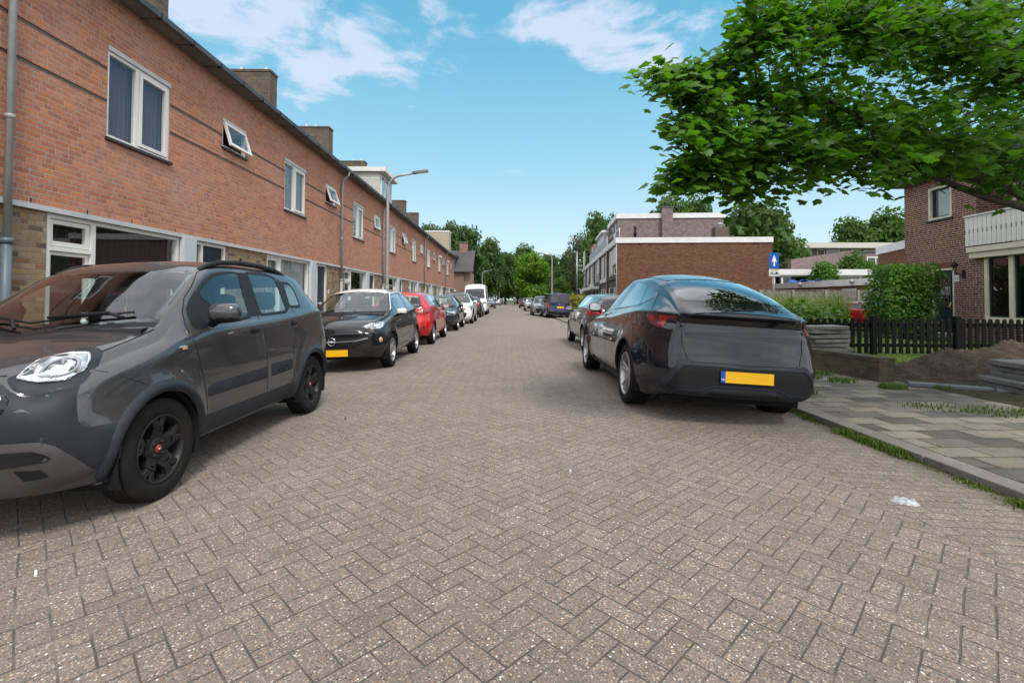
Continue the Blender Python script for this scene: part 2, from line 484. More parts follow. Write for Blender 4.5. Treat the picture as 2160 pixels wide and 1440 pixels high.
class Car:
    def __init__(s, hull, root, paint_mat):
        s.h = hull; s.root = root; s.paint = paint_mat
        s.cut_side = []; s.cut_top = []; s.cut_rear = []; s.parts = []; s.arch = []
    def panel(s, pts, m, name, off=.003, res=.06, bev=0., parent=None, flip=False, label=None, skirt=0., both=False, shape=None):
        """a patch of skin bounded by 3-D points, lifted off the hull"""
        c, n, u, v = plane_basis(pts)
        hc = s.h.near(c)
        if n.dot(hc[1]) < 0: n = -n; v = -v; pts = pts[::-1]; 
        P2 = [((Vector(p) - c).dot(u), (Vector(p) - c).dot(v)) for p in pts]
        bm = bmesh.new()
        f = bm.faces.new([bm.verts.new((a, b, 0)) for a, b in P2])
        bm.normal_update()
        if f.normal.z < 0: f.normal_flip()
        inner = None
        if bev:
            bmesh.ops.inset_region(bm, faces=[f], thickness=bev, use_even_offset=True)
        xs = [p[0] for p in P2]; ys = [p[1] for p in P2]
        for ax, lo, hi in ((0, min(xs), max(xs)), (1, min(ys), max(ys))):
            k = int((hi - lo) / res)
            for i in range(1, k + 1):
                t = lo + (hi - lo) * i / (k + 1)
                co = (t, 0, 0) if ax == 0 else (0, t, 0); no = (1, 0, 0) if ax == 0 else (0, 1, 0)
                bmesh.ops.bisect_plane(bm, geom=bm.verts[:] + bm.edges[:] + bm.faces[:], plane_co=co, plane_no=no, dist=1e-6)
        edge = {w for w in bm.verts if w.is_boundary}
        for w in bm.verts:
            p = c + u * w.co.x + v * w.co.y
            r = s.h.hit(p + n * .6, -n)
            if r is None or (r[0] - p).length > .35: r = s.h.near(p)
            nn = r[1] if r[1].dot(n) > 0 else -r[1]
            o = off
            if shape: o = off + shape(w.co.x, w.co.y)
            if bev and w in edge: o = min(.001, off)
            w.co = r[0] + nn * o
        if skirt:
            be = [e for e in bm.edges if e.is_boundary]
            ret = bmesh.ops.extrude_edge_only(bm, edges=be)
            for w in [g for g in ret['geom'] if isinstance(g, bmesh.types.BMVert)]:
                w.co += -n * skirt
        bm.normal_update()
        for f in bm.faces: f.smooth = True
        return s._obj(bm, name, m, parent, label)
    def _obj(s, bm, name, m, parent, label=None):
        me = bpy.data.meshes.new(name); bm.to_mesh(me); bm.free()
        for mm in (m if isinstance(m, (list, tuple)) else [m]): me.materials.append(mm)
        o = bpy.data.objects.new(name, me); COL.objects.link(o)
        o.parent = parent or s.root
        if label: o['label'] = label
        return o
    def ring(s, outer, inner, m, name, offs=(.001, .004, .004, .001), closed=True, parent=None, into=None):
        """strip between two outlines of equal length, projected on the skin"""
        k = len(offs); n = len(outer)
        vs = []
        for a, b in zip(outer, inner):
            a, b = Vector(a), Vector(b)
            for q in range(k):
                p = a.lerp(b, q / (k - 1)); hp, hn = s.h.near(p)
                vs.append(tuple(hp + hn * offs[q]))
        fs = []
        for i in range(n if closed else n - 1):
            j = (i + 1) % n
            for q in range(k - 1): fs.append((i * k + q, i * k + q + 1, j * k + q + 1, j * k + q))
        mb = into or MB()
        mb.add(vs, fs, 0, True)
        if into: return mb
        return mb.build(name, m, parent or s.root, fix=False)
    def seam(s, pts, into, w=.007, off=.0012, closed=False, res=.05):
        P = [Vector(p) for p in pts]
        if closed: P.append(P[0])
        Q = []
        for a, b in zip(P, P[1:]):
            k = max(1, int((b - a).length / res))
            Q += [a.lerp(b, i / k) for i in range(k)]
        Q.append(P[-1])
        Q = [s.h.near(p) for p in Q]
        L, Rr = [], []
        for i, (p, n) in enumerate(Q):
            t = (Q[min(i + 1, len(Q) - 1)][0] - Q[max(i - 1, 0)][0])
            t = t.normalized() if t.length > 1e-6 else Vector((0, 1, 0))
            d = n.cross(t).normalized() * (w / 2)
            L.append(p + d + n * off); Rr.append(p - d + n * off)
        k = len(L)
        into.add(L + Rr, [(i, i + 1, k + i + 1, k + i) for i in range(k - 1)], 0, True)
    def finish(s, merge_doors=True):
        """cut the openings out of the skin and split it into parts"""
        bm = s.h.bm
        kill = []
        for f in bm.faces:
            c = f.calc_center_median(); n = f.normal
            dead = False
            for (ay, az, rad) in s.arch:
                if abs(c.x) > .42 * s.h.W and math.hypot(c.y - ay, c.z - az) < rad: dead = True
            if not dead and abs(n.x) > .35 and c.z > .6:
                for poly in s.cut_side:
                    if pip((c.y, c.z), poly): dead = True; break
            if not dead and n.z > .15:
                for poly in s.cut_top:
                    if pip((c.x, c.y), poly): dead = True; break
            if not dead and n.y < -.2:
                for poly in s.cut_rear:
                    if pip((c.x, c.z), poly): dead = True; break
            if dead: kill.append(f)
        # remember smooth normals of the whole skin
        nrm = {v: v.normal.copy() for v in bm.verts}
        groups = {}
        deads = set(kill)
        for f in bm.faces:
            if f in deads: continue
            c = f.calc_center_median(); g = 'body'
            for (nm, view, poly, sgn) in s.parts:
                if view == 'side' and c.x * sgn > .3 and abs(f.normal.x) > .3 and pip((c.y, c.z), poly): g = (nm, sgn, id(poly)); break
                if view == 'top' and f.normal.z > .3 and pip((c.x, c.y), poly): g = (nm, 0, id(poly)); break
                if view == 'rear' and f.normal.y < -.15 and pip((c.x, c.z), poly): g = (nm, 0, id(poly)); break
            groups.setdefault(g, []).append(f)
        res = {}
        for g, fl in groups.items():
            vs = []; ix = {}; fs = []
            for f in fl:
                q = []
                for w in f.verts:
                    if w not in ix: ix[w] = len(vs); vs.append(w)
                    q.append(ix[w])
                fs.append(q)
            co = [w.co.copy() for w in vs]
            # clean round wheel openings
            for (ay, az, rad) in s.arch:
                for i, w in enumerate(vs):
                    if abs(w.co.x) < .42 * s.h.W: continue
                    if any(lf in deads for lf in w.link_faces):
                        d = math.hypot(w.co.y - ay, w.co.z - az)
                        if abs(d - rad) < .06 and d > 1e-4:
                            co[i].y = ay + (w.co.y - ay) * rad / d; co[i].z = az + (w.co.z - az) * rad / d
            me = bpy.data.meshes.new(g if isinstance(g, str) else g[0])
            me.from_pydata([tuple(p) for p in co], [], fs)
            me.materials.append(s.paint)
            me.polygons.foreach_set('use_smooth', [True] * len(fs))
            me.normals_split_custom_set_from_vertices([tuple(nrm[w]) for w in vs])
            me.update()
            o = bpy.data.objects.new(g if isinstance(g, str) else g[0], me); COL.objects.link(o); o.parent = s.root
            res.setdefault(g if isinstance(g, str) else g[0], []).append((g, o))
        s.res = res
        bm.free()
        return res

# ------------------------------------------------------------------ wheels
def tyre_mb(r, w, rim):
    h = w / 2; sh = min(.03, w * .15)
    prof = [(rim * .97, -h * .80), (rim * 1.02, -h * .92), (rim + (r - rim) * .45, -h * 1.0), (r - sh, -h * .97), (r - .012, -h * .90), (r - .002, -h * .78)]
    g = .008
    for q in (-.46, -.14, .18, .50):
        prof += [(r, h * (q - .12)), (r, h * (q - .03)), (r - g, h * (q - .03)), (r - g, h * (q + .03)), (r, h * (q + .03))]
    prof += [(r - .002, h * .78), (r - .012, h * .90), (r - sh, h * .97), (rim + (r - rim) * .45, h * 1.0), (rim * 1.02, h * .92), (rim * .97, h * .80)]
    mb = MB(); mb.lathe(prof, 56, 'x')
    # raised ring on the sidewall
    return mb

def spoke(mb, a, r0, r1, w0, w1, x0, x1, th=.03, split=0., mi=0):
    """tapered spoke along angle a from radius r0 to r1; outer face at x0..x1"""
    def P(r, t, x):
        return (x, r * math.cos(a) - t * math.sin(a), r * math.sin(a) + t * math.cos(a))
    st = [0, .35, .7, 1.]
    vs = []
    for q in st:
        r = lerp(r0, r1, q); w = lerp(w0, w1, q) / 2; x = lerp(x0, x1, q ** 1.5)
        sp = split * q
        vs += [P(r, -w + sp, x - th), P(r, -w + sp, x - .006), P(r, -w * .6 + sp, x), P(r, w * .6 + sp, x), P(r, w + sp, x - .006), P(r, w + sp, x - th)]
    fs = []
    for i in range(len(st) - 1):
        for k in range(5): fs.append((i * 6 + k, i * 6 + k + 1, (i + 1) * 6 + k + 1, (i + 1) * 6 + k))
    mb.add(vs, fs, mi, False)

def rim_mb(kind, rim, w):
    mb = MB(); h = w / 2
    xo = h * .86
    # barrel and flange
    mb.lathe([(rim * .80, -h * .7), (rim * .90, xo * .55), (rim * .925, xo * .95), (rim * .96, xo + .006), (rim * 1.005, xo + .008), (rim * 1.02, xo - .006), (rim * .985, xo - .03)], 56, 'x')
    if kind == 'cross':
        for k in range(5):
            a = math.pi / 2 + k * 2 * math.pi / 5
            spoke(mb, a, rim * .20, rim * .64, rim * .56, rim * .44, xo - .028, xo - .004, .04)
            for sp in (-1, 1):
                spoke(mb, a, rim * .52, rim * .95, rim * .27, rim * .24, xo - .010, xo - .002, .035, split=sp * rim * .21)
        mb.lathe([(rim * .34, xo - .05), (rim * .34, xo - .028), (rim * .28, xo - .018), (rim * .16, xo - .02), (0.001, xo - .02)], 40, 'x')
        for k in range(4):
            a = math.pi / 4 + k * math.pi / 2
            mb.lathe([(.010, xo - .03), (.010, xo - .012), (.001, xo - .012)], 8, 'x', (0, rim * .235 * math.cos(a), rim * .235 * math.sin(a)), 0)
    elif kind == 'twin':
        for k in range(5):
            a = math.pi / 2 + k * 2 * math.pi / 5
            for sp in (-1, 1):
                spoke(mb, a + sp * .17, rim * .16, rim * .97, rim * .13, rim * .15, xo - .045, xo - .004, .03)
        mb.lathe([(rim * .26, xo - .07), (rim * .25, xo - .045), (rim * .14, xo - .038), (.001, xo - .036)], 36, 'x')
    elif kind == 'multi':
        for k in range(8):
            a = math.pi / 2 + k * 2 * math.pi / 8
            spoke(mb, a, rim * .16, rim * .97, rim * .16, rim * .12, xo - .035, xo - .004, .03)
        mb.lathe([(rim * .27, xo - .06), (rim * .25, xo - .034), (rim * .12, xo - .028), (.001, xo - .028)], 32, 'x')
    else:
        for k in range(5):
            a = math.pi / 2 + k * 2 * math.pi / 5
            spoke(mb, a, rim * .18, rim * .97, rim * .30, rim * .24, xo - .035, xo - .004, .03)
        mb.lathe([(rim * .27, xo - .06), (rim * .25, xo - .034), (rim * .12, xo - .028), (.001, xo - .028)], 32, 'x')
    return mb

def wheels(car, ax_f, ax_r, track, r, w, rim, kind='five', rim_mat=None, cap_mat=None, steer=0., detail=True):
    rim_mat = rim_mat or M_SILVER
    first = None
    out = []
    for (y, st) in ((ax_f, steer), (ax_r, 0)):
        for sg in (1, -1):
            if first is None:
                mb = MB()
                mb.lathe([(rim * .72, -w * .12), (rim * .72, -w * .02), (rim * .2, -w * .02), (rim * .2, w * .15), (.001, w * .15)], 32, 'x')
                o = mb.build('wheel', M_DISC, car.root)
                t = tyre_mb(r, w, rim).build('tyre', M_RUBBER, o)
                q = rim_mb(kind, rim, w).build('rim', [rim_mat, M_CHROME], o)
                first = (o, t, q)
                if cap_mat:
                    c = MB().lathe([(rim * .115, 0), (rim * .11, .006), (.001, .009)], 24, 'x', (w * .43 - .020, 0, 0)).build('hub_cap', cap_mat, o)
                    first = (o, t, q, c)
                    text_mesh('lettering', 'FIAT', .012, M_WHITE, o, (w * .43 - .0095, 0, 0), (R(90), 0, R(90)), .0008) if cap_mat.name.startswith('red') else None
            else:
                o = copy_tree(first[0], car.root)
            o.location = (sg * (track - w / 2), y, r)
            o.rotation_euler = (0, 0, (0 if sg > 0 else math.pi) + st)
            out.append(o)
    return out

def arch_wells(car, ay, az, rad, xin, xout, parent):
    for sg in (1, -1):
        mb = MB()
        vs = []
        n = 24
        for k in range(n + 1):
            a = math.pi * (-.12 + 1.24 * k / n)
            for x in (xin, xout):
                vs.append((sg * x, ay + rad * math.cos(a), max(.12, az + rad * math.sin(a))))
        mb.add(vs, [(2 * i, 2 * i + 1, 2 * i + 3, 2 * i + 2) for i in range(n)], 0, True)
        # inner disc
        vs = [(sg * xin, ay, az)] + [(sg * xin, ay + rad * math.cos(math.pi * (-.12 + 1.24 * k / n)), max(.12, az + rad * math.sin(math.pi * (-.12 + 1.24 * k / n)))) for k in range(n + 1)]
        mb.add(vs, [(0, i, i + 1) for i in range(1, n + 1)], 0, False)
        mb.build('wheel_well', M_SEAM, parent)

def seat_mb(mb, x, y, z, fw=1, w=.25):
    """front seat facing +y"""
    def slab(sec):
        # list of (y,z,halfw,thick dir)
        vs = []
        for (yy, zz, hw, dy, dz) in sec:
            vs += [(x - hw, y + fw * yy, z + zz), (x - hw * .6, y + fw * (yy + dy), z + zz + dz), (x + hw * .6, y + fw * (yy + dy), z + zz + dz), (x + hw, y + fw * yy, z + zz), (x + hw * .6, y + fw * (yy - dy), z + zz - dz), (x - hw * .6, y + fw * (yy - dy), z + zz - dz)]
        n = len(sec); fs = []
        for i in range(n - 1):
            for k in range(6): fs.append((i * 6 + k, i * 6 + (k + 1) % 6, (i + 1) * 6 + (k + 1) % 6, (i + 1) * 6 + k))
        fs += [tuple(range(6)), tuple((n - 1) * 6 + k for k in reversed(range(6)))]
        mb.add(vs, fs, 0, True)
    slab([(.48, .05, w * .8, 0, .04), (.42, .08, w, 0, .07), (.1, .04, w, 0, .07), (0, .02, w * .9, 0, .06)])
    slab([(0, .02, w * .85, .05, .03), (-.04, .15, w, .07, .01), (-.14, .45, w * .95, .06, .01), (-.19, .60, w * .6, .045, .01), (-.20, .63, w * .3, .03, 0)])
    slab([(-.205, .66, w * .42, .05, 0), (-.215, .72, w * .55, .06, 0), (-.225, .82, w * .5, .05, 0), (-.23, .85, w * .3, .03, 0)])

def plate(car, c, rot, wide=.52, high=.11, front=True):
    """number plate: yellow with the blue band, blanked like the photograph's"""
    mb = MB()
    mb.box(-wide / 2 - .006, wide / 2 + .006, .004, .012, -high / 2 - .006, high / 2 + .006)
    o = mb.build('licence_plate', M_BLACK, car.root, loc=c); o.rotation_euler = rot
    MB().box(-wide / 2 + .045, wide / 2, -.001, .003, -high / 2, high / 2).build('yellow_field', M_PLATE, o)
    MB().box(-wide / 2, -wide / 2 + .0445, -.001, .003, -high / 2, high / 2).build('blue_band', M_PLATEBLUE, o)
    text_mesh('lettering', 'NL', .030, M_WHITE, o, (-wide / 2 + .022, -.002, -high / 2 + .030), (R(90), 0, 0), .0006)
    return o

def mirror(car, p, sg, m, size=(.105, .075, .06), base=(.06, .0), two=None, stem_z=-.02, fwd=1):
    """door mirror: rounded shell, glass face and foot. p = centre of the shell"""
    x, y, z = p
    mb = MB()
    nu, nv = 20, 12
    vs = []
    a, b, c = size
    for i in range(nv + 1):
        th = math.pi * i / nv
        for k in range(nu):
            ph = 2 * math.pi * k / nu
            # superellipsoid, flat toward the rear
            cx = math.copysign(abs(math.cos(ph)) ** .6, math.cos(ph)); cz = math.copysign(abs(math.sin(ph)) ** .7, math.sin(ph))
            rr = math.sin(th) ** .55 if th < math.pi / 2 else math.sin(th) ** .75
            yy = math.cos(th)
            yy = yy * c if yy > 0 else max(yy * c, -c * .45)
            vs.append((x + a * cx * rr, y + yy, z + b * cz * rr))
    fs = [(i * nu + k, i * nu + (k + 1) % nu, (i + 1) * nu + (k + 1) % nu, (i + 1) * nu + k) for i in range(nv) for k in range(nu)]
    mb.add(vs, fs, 0, True)
    o = mb.build('wing_mirror', m, car.root)
    mb = MB()
    mb.prism(rounded([(x - a * .85, z - b * .75), (x + a * .85, z - b * .75), (x + a * .85, z + b * .75), (x - a * .85, z + b * .75)], .03), y - c * .47, y - c * .455, axis='y')
    mb.build('mirror_glass', M_CHROME, o)
    mb = MB()
    hx = x - sg * (a + base[0])
    mb.tube([(hx, y - .03, z - b - .01 + base[1]), (x - sg * a * .5, y - .005, z - b * .75), (x, y, z - b * .6)], [.03, .026, .03], 8)
    if two: 
        # dark lower shell
        vs2 = [(vx * 1.0 + (vx - x) * .02, vy + (.002 if vy > y else 0), vz - .0) for vx, vy, vz in vs]
        keep = [f for f in fs if max(vs2[i][2] for i in f) < z - b * .45]
        mb.add([(x + (vx - x) * 1.02, vy, z + (vz - z) * 1.02) for vx, vy, vz in vs], keep, 0, True)
    mb.build('mirror_foot', M_BLACK, o)
    return o
# ------------------------------------------------------------------ camera, light, sky
CAM_H = 1.22
cam_d = bpy.data.cameras.new('camera'); cam = bpy.data.objects.new('camera', cam_d); COL.objects.link(cam)
cam_d.sensor_width = 36; cam_d.sensor_fit = 'HORIZONTAL'; cam_d.lens = 17.0
cam_d.clip_start = .05; cam_d.clip_end = 3000
cam.location = (0, 0, CAM_H)
_p, _r = R(1.2), R(.3)
_f = Vector((0, math.cos(_p), math.sin(_p))); _u0 = Vector((0, -math.sin(_p), math.cos(_p))); _x0 = Vector((1, 0, 0))
_x = _x0 * math.cos(_r) + _u0 * math.sin(_r); _u = -_x0 * math.sin(_r) + _u0 * math.cos(_r)
cam.rotation_euler = Matrix((_x, _u, -_f)).transposed().to_euler()
cam_d.shift_x = 8.888 / 2160; cam_d.shift_y = -109.366 / 2160
sc.camera = cam

SUN_EL, SUN_AZ = 52, 158          # elevation; azimuth clockwise from +Y (street direction)
sc.view_settings.view_transform = 'Standard'; sc.view_settings.look = 'None'
sc.view_settings.exposure = 1.38; sc.view_settings.gamma = 1.0
w = bpy.data.worlds.new('World'); sc.world = w; w.use_nodes = True
nt = w.node_tree; nt.nodes.clear(); k = NT(nt)
sky = k.n('ShaderNodeTexSky', sky_type='NISHITA', sun_disc=False)
sky.sun_elevation = R(SUN_EL); sky.sun_rotation = R(SUN_AZ); sky.altitude = 0; sky.air_density = 1.0; sky.dust_density = .7; sky.ozone_density = 1.6
tc = k.n('ShaderNodeTexCoord')
d = k.vmath('NORMALIZE', tc.outputs['Generated'])
X, Y, Z = k.xyz(d)
el = k.math('MAXIMUM', Z, .02)
# clouds on a flat layer: overcast behind and over the camera, thin and broken over the street
pl = k.comb(k.math('DIVIDE', X, k.math('ADD', el, .12)), k.math('DIVIDE', Y, k.math('ADD', el, .12)), 0.)
n1 = k.noise(k.vmath('ADD', pl, (3.1, .35, 0)), 1.15, 7, .56, dist=.25)
n3 = k.noise(k.vmath('ADD', pl, (6.4, 2.35, 4)), 4.6, 8, .60, dist=.35)
front = k.math('MULTIPLY', k.ramp(Y, [(.48, 0.), (.64, 1.)]), k.ramp(Z, [(.55, 1.), (.68, 0.)]))
yy = k.math('MAXIMUM', Y, .05); gu, gv = k.math('DIVIDE', X, yy), k.math('DIVIDE', Z, yy)
G = None
for (u0, v0, su, sv, amp) in ((-.46, .57, .25, .11, 1.), (-.38, .49, .17, .075, 1.), (-.62, .62, .16, .10, .9), (.20, .58, .26, .075, .95), (.30, .50, .15, .06, .8), (.42, .56, .14, .09, .7), (.05, .60, .10, .04, .5), (-.20, .60, .10, .04, .45)):
    a = k.math('DIVIDE', k.math('SUBTRACT', gu, u0), su); b = k.math('DIVIDE', k.math('SUBTRACT', gv, v0), sv)
    g_ = k.math('MULTIPLY', k.math('EXPONENT', k.math('MULTIPLY', k.math('ADD', k.math('MULTIPLY', a, a), k.math('MULTIPLY', b, b)), -1.)), amp)
    G = g_ if G is None else k.math('MAXIMUM', G, g_)
cf = k.math('ADD', k.math('MULTIPLY', G, .44), k.math('ADD', k.math('MULTIPLY', n3, .95), k.math('MULTIPLY', n1, .30)))
cf = k.math('MULTIPLY', k.ramp(cf, [(.80, 0.), (1.14, 1.)], 'EASE'), .80)
cb = k.ramp(k.math('ADD', n1, .12), [(.42, .84), (.62, 1.)], 'EASE')
cl = k.math('ADD', k.math('MULTIPLY', cf, front), k.math('MULTIPLY', cb, k.math('SUBTRACT', 1., front)))
cl = k.math('MULTIPLY', cl, k.ramp(Z, [(.0, .3), (.20, 1.)]))
shade = k.mix(front, k.ramp(k.noise(k.vmath('ADD', pl, (8.1, 1.3, 5)), 1.7, 5, .6), [(.3, (3.6, 3.75, 4.1)), (.7, (7.4, 7.5, 7.7))]), (2.9, 3.2, 3.85))
clear = k.ramp(Z, [(.0, (2.75, 3.35, 3.6)), (.10, (2.4, 3.25, 3.6)), (.28, (1.30, 2.65, 3.35)), (.50, (.56, 1.95, 2.85)), (1., (.4, 1.3, 2.4))])
base = k.mix(.88, sky.outputs[0], clear)
final = k.mix(cl, base, shade)
bg = k.n('ShaderNodeBackground'); bg.inputs['Strength'].default_value = .10
nt.links.new(final, bg.inputs[0])
wo = k.n('ShaderNodeOutputWorld'); nt.links.new(bg.outputs[0], wo.inputs[0])

sd = bpy.data.lights.new('sun', 'SUN'); sd.energy = 1.2; sd.angle = R(14); sd.color = (1, .955, .89)
so = bpy.data.objects.new('sun', sd); COL.objects.link(so)
_az, _el = R(SUN_AZ), R(SUN_EL)
_to = Vector((math.sin(_az) * math.cos(_el), math.cos(_az) * math.cos(_el), math.sin(_el)))
so.rotation_euler = (-_to).to_track_quat('-Z', 'Y').to_euler()
so.location = (10, -20, 40)

def road_z(x):
    x = max(-4.3, min(3.42, x)); return -.0073 * (x + .4) ** 2
def at(px, py, Y):
    """a point of the place at depth Y, from where it stands in the 2160 x 1440 picture"""
    x = (px + 8.888 - 1080) / 1020.; y = -(py + 109.366 - 720) / 1020.
    d = _f + _x * x + _u * y
    return Vector((0, 0, CAM_H)) + d * (Y / d.y)
# ------------------------------------------------------------------ the near grey city car
def make_panda():
    T = [
     # y    zb   wb   wm   zs   ws   zr   wr   zc
     (1.70, .27, .58, .66, .67, .64, .73, .50, .79),
     (1.64, .25, .66, .725, .71, .695, .79, .56, .855),
     (1.50, .24, .71, .775, .79, .745, .88, .62, .935),
     (1.25, .24, .74, .80, .87, .785, .96, .66, 1.0),
     (1.03, .24, .74, .805, .94, .80, 1.02, .69, 1.05),
     (.985, .24, .74, .805, .955, .80, 1.055, .69, 1.075),
     (.70, .24, .74, .805, 1.01, .80, 1.26, .645, 1.315),
     (.44, .24, .74, .805, 1.03, .80, 1.44, .595, 1.51),
     (.32, .24, .74, .805, 1.035, .80, 1.49, .58, 1.555),
     (-.2, .24, .74, .805, 1.05, .80, 1.53, .57, 1.60),
     (-.9, .24, .74, .805, 1.095, .79, 1.52, .56, 1.59),
     (-1.35, .25, .74, .805, 1.13, .775, 1.48, .55, 1.54),
     (-1.52, .27, .73, .79, 1.13, .755, 1.44, .53, 1.49),
     (-1.62, .30, .70, .76, 1.12, .72, 1.38, .50, 1.42),
     (-1.66, .33, .64, .72, 1.10, .68, 1.34, .47, 1.37)]
    fl = [(1.15, .31, .34, .52, .030), (-1.15, .31, .34, .52, .030)]
    return Hull(T, .026, Bf=.20, Br=.10, Gf=[(.25, -.05), (.42, .0), (.60, .02), (.80, 0)], Gr=[(.3, -.0), (.5, -.06), (.75, -.05), (.95, .0), (1.4, .16)], flare=fl, bfy=(.1, 1.15))

def interior(car, yf, zf, wseat, ydash, zdash, W, drive=-1, rear_y=None, roof_z=1.5, wheel_r=.18, m=None):
    """seats, dash board and steering wheel, seen through the panes"""
    m = m or M_SEAT
    for sg in (1, -1):
        mb = MB(); seat_mb(mb, sg * W * .45, yf, zf, 1, wseat); mb.build('seat', m, car.root)
    if rear_y is not None:
        mb = MB()
        for sx in (-.32, .32): seat_mb(mb, sx * W / .8, rear_y, zf + .03, 1, wseat * 1.15)
        mb.build('rear_bench', m, car.root)
    mb = MB()
    sec = [(ydash + .28, zdash + .0), (ydash + .05, zdash + .03), (ydash - .12, zdash - .02), (ydash - .16, zdash - .14), (ydash - .02, zdash - .30), (ydash + .28, zdash - .30)]
    n = len(sec); xs = [-W * .86, -W * .5, 0, W * .5, W * .86]
    vs = [(x, y + .10 * (1 - (x / W) ** 2), z + .02 * (1 - (x / W) ** 2)) for x in xs for y, z in sec]
    fs = [(i * n + k, i * n + (k + 1) % n, (i + 1) * n + (k + 1) % n, (i + 1) * n + k) for i in range(len(xs) - 1) for k in range(n)]
    mb.add(vs, fs, 0, True); mb.build('dashboard', M_BLACK, car.root)
    mb = MB()
    cx, cy, cz = drive * W * .45, ydash - .30, zdash - .05
    pts = []
    for i in range(25):
        a = 2 * math.pi * i / 24
        pts.append((cx + wheel_r * math.cos(a), cy - wheel_r * math.sin(a) * .35, cz + wheel_r * math.sin(a) * .93))
    mb.tube(pts, .014, 8, cap=False)
    mb.tube([(cx - wheel_r, cy, cz), (cx, cy + .03, cz - .01), (cx + wheel_r, cy, cz)], .018, 6)
    mb.tube([(cx, cy + .02, cz), (cx, cy + .25, cz - .1)], .03, 8)
    mb.build('steering_wheel', M_BLACK, car.root)
    # floor and bulkheads keep daylight from shining through the underside
    mb = MB(); mb.box(-W * .9, W * .9, yf - 1.1, ydash + .3, .30, .33); mb.build('cabin_floor', M_SEAM, car.root)

